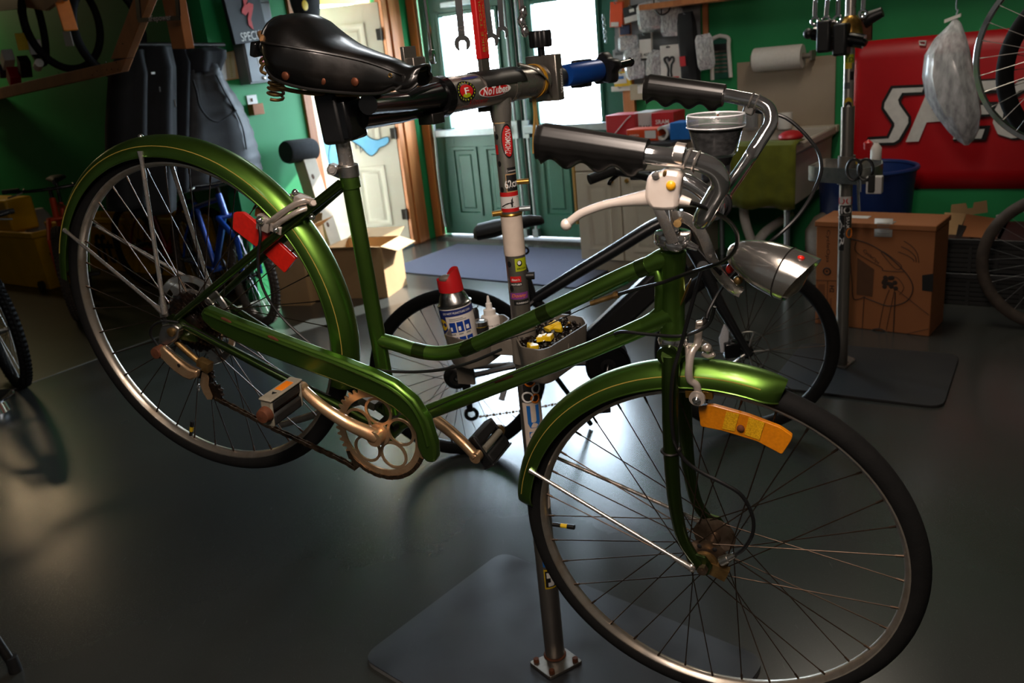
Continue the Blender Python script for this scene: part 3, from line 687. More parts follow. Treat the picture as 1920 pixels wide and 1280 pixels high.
def grow(p, d):
    c = sum((V((x, y, 0)) for x, y in p), V((0, 0, 0))) / len(p); out = []
    for i in range(len(p)):
        q, r, s_ = V((*p[i - 1], 0)), V((*p[i], 0)), V((*p[(i + 1) % len(p)], 0))
        n1 = V((-(r - q).y, (r - q).x, 0)).normalized(); n2 = V((-(s_ - r).y, (s_ - r).x, 0)).normalized(); nn = (n1 + n2)
        nn = nn / max(nn.length_squared / 2, .5); out.append((r.x - nn.x * d, r.y - nn.y * d))
    return out
for p in SP:
    obj('letter_outline', MB().prism(ban(grow(p, 20), .024), -B1 * .001), K['black_print'], bt)
    obj('letter', MB().prism(ban(p, .0265), -B1 * .001), K['white_print'], bt)
obj('letter_hole', MB().prism(ban([(1312, 660), (1375, 655), (1350, 745), (1280, 762)], .029), -B1 * .001), K['banner_red'], bt)
sx = A1; zc = (wb(1690, 265).z + wb(1690, 158).z) / 2; lh = wb(1690, 160).z - wb(1690, 265).z
x0 = aa_(wb(1792, 200)); x1 = a1 - .08
for off, b_, m2 in ((.024, .05, K['black_print']), (.027, .015, K['white_print'])):
    o = obj('letter_outline' if b_ > .03 else 'letter', text(MB(), 'ECIALIZED', ab((x0 + x1) / 2, WALL_B - off, zc), A1, UP, w=x1 - x0, h=lh * (1.06 if b_ > .03 else 1), bold=b_, shear=.32), m2, bt)
obj('grommet_tag', MB().tube([wb(1400 + x / 3.69, y / 3.69, .026) for x, y in ((1195, 285), (1240, 285), (1235, 312), (1198, 308))], .006, 6, True), K['white_print'], bt)
# hanging bag of bubble wrap
Q = ab(0, 5.0)
def bg_(x, y): return on(x, y, Q, B1)
t = thing('plastic_sack', bg_(1810, 270), 'translucent plastic sack hanging in front of the red banner', 'bag')
prof = [(30, 1790, 1792), (45, 1780, 1802), (70, 1752, 1812), (100, 1735, 1818), (140, 1731, 1826), (180, 1737, 1834), (215, 1755, 1840), (245, 1778, 1835), (262, 1795, 1826), (272, 1808, 1816)]
rings = []; rr = random.Random(4); n = 18
for y, xl, xr in prof:
    p, q = bg_(xl, y), bg_(xr, y); c = (p + q) / 2; r = (q - p).length / 2
    rings.append([c + A1 * (math.cos(2 * PI * j / n) * r * (1 + rr.uniform(-.05, .05))) + B1 * (math.sin(2 * PI * j / n) * r * .75 * (1 + rr.uniform(-.15, .15))) for j in range(n)])
obj('sack', MB().loft(rings), K['bag_film'], t, sharp=25)
core = []
for (y, xl, xr) in prof[3:9]:
    p, q = bg_(xl, y), bg_(xr, y); c = (p + q) / 2; r = (q - p).length / 2 * .8
    core.append([c + A1 * (math.cos(2 * PI * j / n) * r * (1 + rr.uniform(-.12, .12))) + B1 * (math.sin(2 * PI * j / n) * r * .6 * (1 + rr.uniform(-.2, .2))) for j in range(n)])
mk('wrap', '8c9094', .3, 0, 'b8bcc0', 26, .8, bump=.5, bscale=60)
obj('wadding', MB().loft(core), K['wrap'], t, sharp=20)
m = MB().box((bg_(1771, 40) + bg_(1802, 28)) / 2, (bg_(1802, 28) - bg_(1771, 40)) * .5, B1 * .012, UP * .008); obj('clip', m, K['white_plastic'], t)
top = bg_(1793, 28)
obj('hook', MB().tube(catmull([top, bg_(1796, 18), bg_(1793, 10), top + UP * .25, V((top.x, top.y, 3.0))], 4), .004, 6), K['galvanised'], t)
# ================================================================ floor by the back wall, right of the bench
# trainer box
fl0, fl1 = fl(1528, 606), fl(1742, 631); fx = (fl1 - fl0).normalized(); fb = UP.cross(fx)          # fb points away from the camera
Wb = (fl1 - fl0).length; Hb = vz(1529, 420, fl0); Db = .26
def face(x, y, e=0): return on(x, y, fl0 - fb * e, fb)
bx = thing('cardboard_box', (fl0 + fl1) / 2 + fb * Db / 2, 'tall brown cardboard box printed with a bicycle trainer', 'box')
body = obj('carton', MB().box((fl0 + fl1) / 2 + fb * Db / 2 + UP * (Hb - .012) / 2, fx * Wb / 2, fb * Db / 2, UP * (Hb - .012) / 2), K['cardboard'], bx, .004)
obj('lid', MB().box((fl0 + fl1) / 2 + fb * (Db / 2 - .004) + UP * (Hb + .004), fx * (Wb / 2 + .006), fb * (Db / 2 + .008), UP * .014), K['cardboard'], bx, .004)
def pr(x, y): return face(1400 + x / 2.3404, 300 + y / 2.3404, .0015)
m = MB()
def ln(pts, r=.0018, c=True): m.tube(catmull([pr(*p) for p in pts], 4) if c else [pr(*p) for p in pts], r, 5)
ln([(455, 345), (530, 365), (600, 405), (660, 455), (710, 510), (730, 560), (715, 605), (680, 630), (620, 640), (560, 620), (510, 600)], .0028)
ln([(455, 345), (455, 450), (462, 540), (470, 610), (520, 600)], .0022)
ln([(480, 360), (482, 405), (590, 470), (600, 485), (690, 490)]); ln([(590, 405), (640, 465), (665, 480), (680, 465), (640, 430), (600, 402), (590, 405)])
ln([(515, 605), (505, 765)], .002, False); ln([(652, 580), (643, 770)], .003, False); ln([(625, 570), (600, 640), (580, 745)]); ln([(650, 565), (632, 650), (612, 745)])
ln([(660, 570), (800, 680)], .0014, False); ln([(690, 765), (800, 740)], .0014, False)
for k in range(3): ln([(690 - 12 * k, 355 + 24 * k), (725 - 10 * k, 378 + 20 * k), (748 - 8 * k, 410 + 14 * k), (756 - 12 * k, 450 - 2 * k)], .0018)
ln([(520, 768), (550, 745), (590, 742), (630, 765)], .004); ln([(640, 510), (665, 520), (690, 560), (670, 590)], .0014)
ln([(303, 527), (405, 530)], .0014, False); ln([(405, 285), (398, 760)], .0014, False); ln([(355, 530), (350, 740)], .0014, False)
obj('printed_drawing', m, K['ink'], bx)
m = MB().prism([pr(486, 428), pr(560, 480), pr(552, 600), pr(482, 590)], -fb * .0006); obj('printed_block', m, K['ink_soft'], bx)
m = MB(); c = pr(625, 545)
for k in range(14): m.ball(pr(600 + 55 * random.random(), 515 + 50 * random.random()), fx * .012, UP * .012, fb * .0008, 8, 4)
obj('printed_blot', m, K['ink'], bx)
m = MB(); c = pr(352, 488); m.torus(c, fb, .018, .004, 24, 5); m.ball(c, fx * .006, UP * .006, fb * .001, 10, 4)
obj('printed_roundel', m, K['ink'], bx)
m = text(MB(), 'CycleOps', pr(356, 378), -UP, fx, h=.022, w=.17, bold=0); text(m, 'H2', pr(374, 566), -UP, fx, h=.024, bold=.03); text(m, 'DIRECT DRIVE', pr(368, 660), -UP, fx, w=.13, h=.008)
d = (pr(590, 465) - pr(495, 385)).normalized(); text(m, 'CycleOps', pr(546, 425), d, -fb.cross(d) if (-fb.cross(d)).z > 0 else fb.cross(d), w=.10, h=.02, bold=.01)
for k in range(6): m.add([pr(315 + 5 * k, 545), pr(317 + 5 * k, 545), pr(316 + 5 * k, 730), pr(314 + 5 * k, 730)], [(0, 1, 2, 3)])
obj('lettering', m, K['ink'], bx)
obj('hand_slot', MB().prism([pr(770, 505), pr(820, 498), pr(816, 578), pr(770, 572)], -fb * .0006), K['black_print'], bx)
P = [pr(564, 255), pr(645, 256), pr(640, 336), pr(562, 334)]
m = MB(); q = [P[0] + UP * .0, P[1]]
top0, top1 = [p + fb * .05 + UP * (Hb + .019 - p.z) for p in (P[0], P[1])]
m.loft([[top0, top1], [P[0] - fb * .006 + UP * (Hb + .019 - P[0].z), P[1] - fb * .006 + UP * (Hb + .019 - P[1].z)], [P[0] - fb * .009, P[1] - fb * .009], [P[3] - fb * .008, P[2] - fb * .008]], False, False)
rc_ = obj('receipt', m, K['paper'], bx, kind=None); so = rc_.modifiers.new('t', 'SOLIDIFY'); so.thickness = .001
m = MB()
for k in range(5): a, b = pr(572, 275 + 11 * k), pr(634, 276 + 11 * k); m.box((a + b) / 2 - fb * .0105, (b - a) * .5 * (.9 if k != 3 else .5), fb * .0004, UP * .0014)
obj('receipt_print', m, K['grey_board'], bx)
obj('shipping_label', MB().box(fl0 + fx * .15 + fb * .12 + UP * (Hb + .019), fx * .075, fb * .03, UP * .001), K['paper'], bx)
# blue tub on the floor behind the box
c = ab(-1.02, 5.40, 0)
P1 = on(1535, 360, c, B1); P2 = on(1719, 318, c, B1); rt = (aa_(P2) - aa_(P1)) / 2; ca = (aa_(P1) + aa_(P2)) / 2; zt = on(1690, 312, c, B1).z
c = ab(ca, 5.40, 0)
tb = thing('blue_tub', c, 'big round blue plastic tub behind the trainer box', 'tub')
obj('tub', MB().lathe(c, UP, [(0, .012), (rt * .82, .012), (rt * .86, 0), (rt * .96, zt - .12), (rt * .97, zt - .1), (rt, zt - .02), (rt * 1.03, zt - .015), (rt * 1.03, zt), (rt * .98, zt), (rt * .93, zt - .1), (rt * .8, .03), (0, .03)], 40), K['blue_tub'], tb)
obj('rim', MB().torus(c + UP * (zt - .008), UP, rt * 1.01, .014, 40, 8), K['blue_tub'], tb)
# second repair stand
B2p = fl(1577, 690); s2 = thing('repair_stand', B2p, 'grey repair stand covered in stickers beside the trainer box', 'repair stand')
mp_ = [(1560, 640), (1800, 668), (1768, 768), (1440, 728)]
cs = [fl(*p) for p in mp_]; cs[0] = cs[3] + (cs[1] - cs[2]) * .95
def rounded(cs, r, k=5):
    out = []
    for i in range(len(cs)):
        p, q, s_ = cs[i - 1], cs[i], cs[(i + 1) % len(cs)]; u, v = (p - q).normalized(), (s_ - q).normalized()
        rr_ = min(r, (p - q).length * .45, (s_ - q).length * .45)
        for j in range(k + 1):
            t = j / k; a, b = q + u * rr_, q + v * rr_; out.append(a * (1 - t) ** 2 + q * 2 * t * (1 - t) + b * t * t)
    return out
solo('standing_mat', MB().prism(rounded(cs, .07), UP * .012), K['dark_mat'], 'dark rectangular floor mat under the second repair stand', 'mat', None, .002)
B2p = B2p + UP * .012
ps = rounded([fl(1553, 690), fl(1584, 672), fl(1604, 680), fl(1585, 697)], .01, 2)
obj('base_plate', MB().prism([p + UP * .0125 for p in ps], UP * .008), K['stand_steel'], s2)
ztray = vz(1583, 318, B2p); zc_ = vz(1588, 70, B2p)
obj('post', MB().tube([B2p, B2p + UP * (ztray + .25)], .027, 20), K['steel'], s2)
obj('upper_post', MB().tube([B2p + UP * (ztray + .2), B2p + UP * (zc_ + .6)], .021, 18), K['stand_steel'], s2)
# octagonal parts tray on the post
def tz(x, y, z): return fl(x, y, z)
zr = vz(1583, 306, B2p)
out = [tz(x, y, zr) for x, y in ((1516, 311), (1530, 313), (1612, 317), (1645, 312), (1656, 306), (1655, 300), (1620, 298), (1545, 297))]
cen = sum(out, V((0, 0, 0))) / len(out)
def shr(p, k, dz): return [cen + (q - cen) * k + UP * dz for q in p]
obj('tray', MB().loft([shr(out, .97, -.065), shr(out, 1.0, -.06), out, shr(out, .96, 0), shr(out, .93, -.055)], True, True), K['aluminium'], s2)
obj('tray_bracket', MB().tube([B2p + UP * (zr - .1), B2p + UP * (zr + .02)], .036, 14), K['grey_plastic'], s2)
# clamp head
hc = B2p + UP * zc_; v_ = -B1
def sp(x, y, e=0): return on(x, y, hc + v_ * e, B1)
m = MB().tube([sp(1525, 62, .05), sp(1620, 78, .05)], .028, 14)
obj('clamp_body', m, K['black_metal'], s2)
m = MB()
for x, y in ((1548, 68), (1578, 74)): m.box(sp(x, y, .07), A1 * .028, B1 * .04, UP * .062)
obj('clamp_jaw', m, K['black_plastic'], s2, .01)
obj('clamp_handle', MB().tube([sp(1518, 63, .05), sp(1540, 66, .05)], .012, 10).ball(sp(1516, 63, .05), A1 * .022, B1 * .022, UP * .022, 12, 8), K['black_plastic'], s2)
obj('collar', MB().lathe(hc - UP * .03, UP, [(.021, 0), (.046, .0), (.05, .03), (.04, .08), (.021, .1)], 20), K['brass'], s2)
obj('clamp_lever', MB().tube([sp(1600, 70, .05), sp(1624, 82, .06)], [.02, .013], 10), K['black_metal'], s2)
cy = Cyl(B2p, B2p + UP, .021); cy2 = Cyl(B2p, B2p + UP, .027)
def zz(y): return vz(1583, y, B2p)
def stick(c, nm, a0, a1, y0, y1, mt, e=.0008): return obj(nm, c.patch(MB(), a0, a1, zz(y1), zz(y0), e), mt, s2)
stick(cy, 'sticker', -.9, .9, 108, 124, K['lime_print']); obj('lettering', cy.text(MB(), 'LDI', .2, zz(118), h=.018), K['black_print'], s2)
stick(cy, 'sticker', -.8, .5, 124, 135, K['yellow_print']); stick(cy, 'sticker', .2, 1.0, 140, 156, K['black_print'])
stick(cy, 'sticker', -.9, .2, 160, 172, K['dark_grey_box'])
m = MB(); cy.oval(m, .05, zz(207), 1.0, .042, .0008); obj('sticker', m, K['yellow_print'], s2)
m = MB(); cy.oval(m, .05, zz(207), .6, .026, .0012); obj('emblem', m, K['black_print'], s2)
m = MB(); cy.oval(m, .05, zz(207), .35, .012, .0016); obj('emblem', m, K['white_print'], s2)
stick(cy, 'sticker', -.8, .6, 226, 238, K['paper']); stick(cy, 'sticker', -.9, .3, 243, 252, K['red_print']); stick(cy, 'sticker', -.6, .3, 253, 266, K['black_print'])
m = MB(); cy.oval(m, 0, zz(279), 1.0, .034, .0008); obj('sticker', m, K['white_print'], s2)
m = MB(); cy.oval(m, 0, zz(281), .4, .012, .0012); obj('emblem', m, K['red_print'], s2)
m = MB(); cy.oval(m, .1, zz(273), .4, .006, .0012); obj('emblem', m, K['red_print'], s2)
stick(cy2, 'sticker', -.9, .9, 372, 388, K['paper']); obj('lettering', cy2.text(MB(), 'ROCK', 0, zz(380), h=.032), K['red_print'], s2)
stick(cy2, 'sticker', -.9, .9, 388, 405, K['black_print']); obj('lettering', cy2.text(MB(), 'SHOX', 0, zz(397), h=.032), K['white_print'], s2)
stick(cy2, 'sticker', -1.0, -.05, 407, 472, K['black_print']); obj('lettering', cy2.text(MB(), 'AIR', -.45, zz(440), h=.02, w=.12, rot=-PI / 2), K['white_print'], s2)
stick(cy2, 'sticker', .0, .9, 407, 432, K['black_print']); obj('lettering', cy2.text(MB(), 'SRAM', .45, zz(420), w=.05, h=.014, rot=-PI / 2), K['white_print'], s2)
pts_ = [cy2.at(.75 + .5 * math.cos(q), zz(440) + .02 * math.sin(q), .002) for q in (2 * PI * k / 20 for k in range(20))]
obj('sticker', MB().tube(pts_, .003, 6, True), K['orange'], s2)
# tools resting in and hanging from the second stand
def hang(x0, y0, x1, y1, e, label, head=True):
    p, q = sp(x0, y0, e), sp(x1, y1, e); m = MB().tube([p, q], .007, 8, flat=(A1, 1.3, .6))
    if head: m.torus(q - UP * .012, B1, .014, .006, 16, 6)
    m.tube([p, p + UP * .5], .007, 6)
    return solo('wrench', m, K['clean_chrome'], label, 'wrench', 'wrenches above the second stand')
hang(1529, 0, 1528, 34, .03, 'thin chrome wrench hanging leftmost above the second stand')
hang(1552, 0, 1549, 32, .05, 'chrome wrench hanging close left of the second stand post')
hang(1572, 0, 1571, 30, .06, 'bright chrome wrench hanging just before the second stand post')
hang(1619, 0, 1618, 20, .02, 'chrome wrench hanging right of the second stand post')
m = MB().tube([sp(1620, 38, -.05), sp(1655, 22, -.05)], [.03, .02], 12); solo('grinder', m, K['black_plastic'], 'black tool handle behind the second stand clamp', 'tool')
solo('rust_bracket', MB().box(sp(1618, 55, -.08), A1 * .035, B1 * .012, UP * .045), K['rust'], 'rust coloured plate behind the second stand clamp', 'plate')
zb = zr - .05
pt = tz(1612, 306, zr - .02)
sc_ = thing('scissors', pt, 'black handled scissors hanging over the rim of the stand tray', 'scissors')
for q in (-1, 1):
    c = on(1612 + q * 11, 318, out[2] - B1 * .03, B1)
    obj('handle', MB().tube([c + A1 * (.028 * math.cos(t)) + UP * (.042 * math.sin(t)) for t in (2 * PI * k / 18 for k in range(18))], .006, 6, True), K['black_plastic'], sc_)
obj('blade', MB().tube([on(1612, 300, out[2] - B1 * .01, B1), on(1613, 360, out[2] - B1 * .02, B1)], [.009, .004], 6, flat=(A1, 1, .4)), K['clean_chrome'], sc_)
hk = thing('hex_wrench', on(1610, 360, out[2], B1), 'long chrome hex wrench hanging under the stand tray', 'wrench')
obj('shaft', MB().tube([on(1608, 340, out[2], B1), on(1611, 396, out[2], B1)], .006, 8), K['clean_chrome'], hk)
gl = tz(1642, 300, zb + .01)
gt = thing('glue_bottle', gl, 'small white bottle with red cap standing in the stand tray', 'bottle')
obj('body', MB().lathe(gl, UP, [(0, 0), (.024, 0), (.024, .055), (.012, .072), (.010, .08)], 16), K['white_bottle'], gt); obj('cap', MB().lathe(gl + UP * .05 - A1 * .035, UP, [(0, 0), (.018, 0), (.02, .03), (0, .045)], 12), K['red_plastic'], gt)
solo('spray_packet', MB().box(on(1640, 346, out[2], B1), A1 * .03, B1 * .02, UP * .035), K['paper'], 'white packet clipped below the stand tray', 'packet', None, .004)
solo('black_packet', MB().box(on(1634, 344, out[2] - B1 * .03, B1), A1 * .012, B1 * .01, UP * .034), K['black_print'], 'narrow black packet clipped below the stand tray', 'packet', None, .003)
solo('yellow_marker', MB().tube([tz(1590, 309, zr - .02), tz(1606, 305, zr - .01)], .008, 10), K['yellow_plastic'], 'yellow marker lying across the stand tray', 'marker')
# dark crates along the wall with flattened cartons on top
def crate(a0, a1, c0, c1, z0, z1, label):
    t = thing('storage_crate', ab((a0 + a1) / 2, (c0 + c1) / 2, z0), label, 'crate', 'black crates by the wall')
    m = MB(); n = 7
    obj('shell', abox(a0 + .01, a1 - .01, c0 + .01, c1 - .01, z0, z1 - .03), K['crate_black'], t)
    for k in range(n):
        zz_ = z0 + (z1 - z0) * (k + .5) / n; m.add(*(lambda q: (q.v, q.f))(abox(a0, a1, c0, c1, zz_ - .01, zz_ + .01)))
    for k in range(6):
        x = a0 + (a1 - a0) * k / 5; m.add(*(lambda q: (q.v, q.f))(abox(x - .008, x + .008, c0 - .004, c1 + .004, z0, z1)))
    obj('ribs', m, K['crate_black'], t); obj('rim', abox(a0 - .01, a1 + .01, c0 - .01, c1 + .01, z1 - .03, z1), K['black_plastic'], t, .005)
    return t
g0 = aa_(on(1772, 450, ab(0, 4.95), B1)); zk = on(1800, 447, ab(0, 4.95), B1).z
crate(g0, g0 + .62, 4.95, 5.4, 0, zk / 2 - .005, 'lower black crate behind the loose wheel')
crate(g0, g0 + .62, 4.95, 5.4, zk / 2, zk, 'upper black crate carrying the flattened carton')
crate(g0 + .66, g0 + 1.2, 4.95, 5.4, 0, zk / 2 + .02, 'black crate hidden deepest beside the other crates')
t = thing('flattened_carton', ab(g0 + .3, 5.15, zk), 'opened brown carton with raised flaps on the black crates', 'carton')
def cw(x, y, b_): return on(x, y, ab(0, b_), B1)
obj('panel', MB().prism([cw(1797, 450, 4.97), cw(1868, 450, 4.97), cw(1872, 412, 5.2), cw(1812, 403, 5.25)], UP * .006), K['cardboard'], t)
obj('flap', MB().prism([cw(1771, 448, 5.0), cw(1793, 450, 5.0), cw(1812, 402, 5.25), cw(1771, 400, 5.25)], UP * .006), K['pale_cardboard'], t)
obj('flap', MB().prism([cw(1771, 402, 5.3), cw(1812, 404, 5.3), cw(1852, 398, 5.3), cw(1850, 376, 5.3), cw(1826, 380, 5.3), cw(1824, 390, 5.3), cw(1814, 391, 5.3), cw(1811, 381, 5.3), cw(1784, 384, 5.3), cw(1782, 401, 5.3)], B1 * .006), K['pale_cardboard'], t)
obj('tape', MB().prism([cw(1791, 449, 4.965), cw(1801, 449, 4.965), cw(1812, 426, 5.1), cw(1797, 423, 5.1)], UP * .0075), K['black_print'], t)
m = MB().prism([cw(1867, 405, 5.3), cw(1893, 398, 5.3), cw(1893, 408, 5.3), cw(1871, 417, 5.3)], B1 * .03); t = solo('small_carton', m, K['paper'], 'small white carton with a blue band behind the crates', 'carton')
obj('band', MB().prism([cw(1868, 410, 5.295), cw(1893, 403, 5.295), cw(1893, 406, 5.295), cw(1869, 413, 5.295)], B1 * .004), K['blue_print'], t)
# ================================================================ along the wall with the white door
bk = thing('breaker_box', wl(485, 158, .05), 'grey metal breaker box on the green wall', 'box')
P, Q = wl(470, 158, .11), wl(456, 83, .11); c0 = bb_(P); c1 = c0 + .30
obj('case', abox(WALL_A, WALL_A + .105, c0, c1, P.z, Q.z + .28), K['grey_box'], bk, .006)
obj('cover', abox(WALL_A + .105, WALL_A + .113, c0 + .012, c1 - .012, P.z + .012, Q.z + .26), K['grey_box'], bk, .003)
Z = wl(495, 146, .115); obj('latch', MB().ball(Z, A1 * .008, B1 * .014, UP * .014, 10, 6), K['clean_chrome'], bk)
zz1 = wl(492, 112, .115); obj('sticker', abox(WALL_A + .1125, WALL_A + .1145, bb_(zz1) - .04, bb_(zz1) + .06, zz1.z - .05, zz1.z + .05), K['paper'], bk)
obj('sticker', abox(WALL_A + .1135, WALL_A + .1155, bb_(zz1) - .01, bb_(zz1) + .05, zz1.z - .02, zz1.z + .04), K['red_print'], bk)
# hanging sign with the red bolt emblem
sg = thing('shop_sign', wl(455, 84, .16), 'dark vertical sign with a red zigzag emblem above the breaker box', 'sign')
def sgp(x, y, e=0): return wl(x, y, .165 + e)
lb, rb = sgp(441.5, 84), sgp(505, 74); ltop = sgp(420.5, 0); axu = (ltop - lb).normalized(); lt, rt_ = lb + axu * .62, rb + axu * .62
obj('board', MB().prism([lb, rb, rt_, lt], -A1 * .03), K['sign_black'], sg, .003)
emb = [(455, 0), (464, 0), (460, 10), (466, 5), (474, 8), (474, 15), (470, 36), (473, 48), (475, 56), (466, 47), (464, 34), (466, 22), (460, 29), (453, 24), (453, 18), (457, 10)]
obj('emblem', MB().prism([sgp(*p, .003) for p in emb], A1 * .004), K['red_print'], sg)
sx = (sgp(484, 66) - sgp(452, 71)).normalized()
obj('lettering', text(MB(), 'SPECIALIZED', sgp(452, 70, .004) + sx * .17, sx, (axu - sx * axu.dot(sx)).normalized(), w=.34, h=.055, bold=.0), K['white_print'], sg)
# calendar, switch
cl = thing('wall_calendar', wl(428, 150, .01), 'cream paper calendar pinned between the vest and the breaker box', 'calendar')
pg = [wl(408, 100, .012), wl(438.5, 95, .012), wl(448.5, 147.5, .012), wl(413, 152.5, .012)]
obj('sheet', MB().prism(pg, -A1 * .006), K['pale_cardboard'], cl)
mk('cal_cream', 'b8b090', .8, 0); mk('cal_yellow', 'a8a060', .8, 0)
def cq(u0, u1, v0, v1, e): return [pg[0] + (pg[1] - pg[0]) * u + (pg[3] - pg[0]) * v + A1 * e for u, v in ((u0, v0), (u1, v0), (u1, v1), (u0, v1))]
obj('page', MB().prism(cq(.02, .42, .02, .98, .001), A1 * .001), K['paper'], cl); obj('page', MB().prism(cq(.45, .98, .02, .98, .001), A1 * .001), K['cal_cream'], cl)
m = MB()
for k in range(12): m.add(cq(.66, .78, .06 + k * .075, .1 + k * .075, .0025), [(0, 1, 2, 3)])
obj('print', m, K['cal_yellow'], cl)
sw = thing('wall_switch', wl(474, 196, .01), 'white switch plate with a small wooden block on the green wall', 'switch')
P, Q = wl(467, 204, .01), wl(481, 177, .01)
obj('plate', abox(WALL_A, WALL_A + .008, bb_(P), bb_(Q), P.z, Q.z), K['white_plastic'], sw, .002)
P, Q = wl(477, 216, .06), wl(493, 193, .06); obj('wooden_block', abox(WALL_A + .005, WALL_A + .06, bb_(P), bb_(Q), P.z, Q.z), K['rough_pine'], sw, .003)
obj('toggle', MB().box(wl(474, 187, .012), A1 * .006, B1 * .006, UP * .012), K['white_plastic'], sw)
# black bag by the lintel
m = MB().ball(wl(570, -10, .2), A1 * .08, B1 * .13, UP * .24, 16, 10); bgk = solo('helmet_bag', m, K['black_cloth'], 'black bag hanging high beside the white door', 'bag')
obj('patch', MB().ball(wl(572, 10, .285), A1 * .004, B1 * .03, UP * .035, 10, 6), K['yellow_print'], bgk)
# leaning timber with a foam roll
top, bot = wl(566, 283, .16), wl(652, 560, .44)
ax = (bot - top).normalized(); sd = (B1 - ax * B1.dot(ax)).normalized(); fr = ax.cross(sd)
if fr.dot(A1) < 0: fr = -fr
tb = thing('leaning_timber', bot, 'pale square timber beam leaning beside the white door', 'beam')
Lm = (bot - top).length
obj('timber', MB().box((top + bot) / 2, sd * .06, fr * .055, ax * Lm / 2), K['pale_wood'], tb, .004)
obj('foam_roll', MB().lathe(top + fr * .02 - sd * .17, sd, [(0, 0), (.075, 0), (.082, .02), (.082, .24), (.075, .26), (0, .26)], 24), K['foam'], tb)
m = MB()
for k in (.18, .33, .5): m.ball(top + ax * Lm * k - sd * .02 + fr * .055, sd * .014, ax * .02, fr * .002, 10, 6)
obj('mortise', m, K['ink_soft'], tb)
# open cartons in front of the doorway
def carton(nm, c, x, y, hh, label, ops):
    t = thing(nm, c, label, 'box', 'open cartons by the white door'); k = .004
    for s_ in (-1, 1):
        obj('side', MB().box(c + x * s_ + UP * hh / 2, x.normalized() * k, y, UP * hh / 2), K['pale_cardboard'], t)
        obj('side', MB().box(c + y * s_ + UP * hh / 2, y.normalized() * k, x, UP * hh / 2), K['pale_cardboard'], t)
        for u, v, tl in ((x, y, ops[0]), (y, x, ops[1])):
            d = (u.normalized() * s_ * math.cos(tl) + UP * math.sin(tl)); e = c + u * s_ + UP * hh
            obj('flap', MB().prism([e - v * .98, e + v * .98, e + v * .9 + d * v.length * .75, e - v * .9 + d * v.length * .75], UP * .004), K['pale_cardboard'], t)
    obj('bottom', MB().box(c + UP * .006, x * .99, y * .99, UP * .005), K['pale_cardboard'], t)
    return t
rx = (A1 * .95 + B1 * .3).normalized(); ry = UP.cross(rx)
carton('open_carton', ab(-4.27, 4.30, 0), rx * .21, ry * .17, .36, 'sunlit open carton standing nearest behind the green bicycle', (-.3, .25))
carton('open_carton', ab(-4.63, 4.02, 0), rx * .12, ry * .17, .50, 'sunlit open carton standing against the leaning beam', (.5, .9))
# coats on the wall
def coat(nm, outline, off, dep, mt, label, seed, quilt=0.0):
    rr = random.Random(seed); rings = []; n = 20
    for i, (y, xl, xr) in enumerate(outline):
        p, q = wl(xl, y, off), wl(xr, y, off); c = (p + q) / 2; hw = (bb_(q) - bb_(p)) / 2; hw = max(hw, .02); z = c.z
        d = dep * (.55 if i == 0 else 1)
        rings.append([V((0, 0, z)) + A1 * (WALL_A + off + d * math.sin(2 * PI * j / n) * (1 + .18 * math.sin(5 * 2 * PI * j / n + seed + i * .15))) + B1 * (bb_(c) + hw * math.cos(2 * PI * j / n)) for j in range(n)])
    fine = []
    for i in range(len(rings) - 1):
        for k in range(6):
            t = k / 6; s_ = 1 + quilt * math.sin(PI * ((i * 6 + k) % 3) / 1.5)
            rg = [a * (1 - t) + b * t for a, b in zip(rings[i], rings[i + 1])]; ce = sum(rg, V((0, 0, 0))) / n
            fine.append([ce + (p - ce) * s_ for p in rg])
    fine.append(rings[-1])
    return MB().loft(fine)
pv = thing('puffer_vest', wl(412, 335, .17), 'dark grey quilted vest hanging in front of the green wall', 'vest')
OUT = [(104, 345, 408), (130, 341, 409), (152, 338, 416), (200, 336, 449), (250, 334, 471), (300, 334, 486), (345, 334, 494)]
obj('body', coat('b', OUT, .17, .12, K['puffer'], '', 1, .02), K['puffer'], pv, sharp=180)
obj('collar', coat('c', [(90, 350, 405), (98, 345, 418), (112, 343, 419), (128, 342, 411), (136, 343, 408)], .18, .12, K['navy_cloth'], '', 3), K['navy_cloth'], pv, sharp=180)
m = MB().tube(catmull([wl(*p, .33) for p in ((362, 150), (368, 170), (375, 200), (392, 222), (410, 228), (425, 220), (443, 207))], 5), .006, 6)
m.tube(catmull([wl(*p, .31) for p in ((405, 140), (420, 170), (440, 205), (455, 240), (462, 280))], 5), .005, 6); obj('seam', m, K['black_cloth'], pv)
obj('zip', MB().tube([wl(327, 187, .3), wl(329, 201, .3)], .006, 6), K['clean_chrome'], pv)
for i, (ol, o, lb_, mt) in enumerate((([(86, 318, 345), (120, 312, 350), (200, 305, 352), (300, 300, 352), (360, 300, 352)], .13, 'black jacket hanging closest beside the quilted vest', 'navy_cloth'),
                         ([(88, 268, 318), (130, 258, 322), (220, 250, 325), (330, 248, 326), (400, 250, 326)], .2, 'black coat with a small pale tag in the row of coats', 'black_cloth'),
                         ([(95, 222, 268), (140, 212, 270), (230, 205, 272), (330, 205, 272), (390, 208, 272)], .2, 'black coat hanging furthest from the quilted vest', 'black_cloth'))):
    t = thing('jacket', wl((ol[0][1] + ol[0][2]) / 2, 390, o), lb_, 'jacket', 'dark jackets on the rail')
    obj('body', coat('b', ol, o, .13, K[mt], '', i + 5), K[mt], t, sharp=180)
    if i == 1:
        obj('tag', MB().box(wl(287, 137, .36), A1 * .002, B1 * .012, UP * .006), K['paper'], t); obj('zip_pull', MB().tube([wl(299, 163, .36), wl(300, 172, .36)], .005, 6), K['clean_chrome'], t)
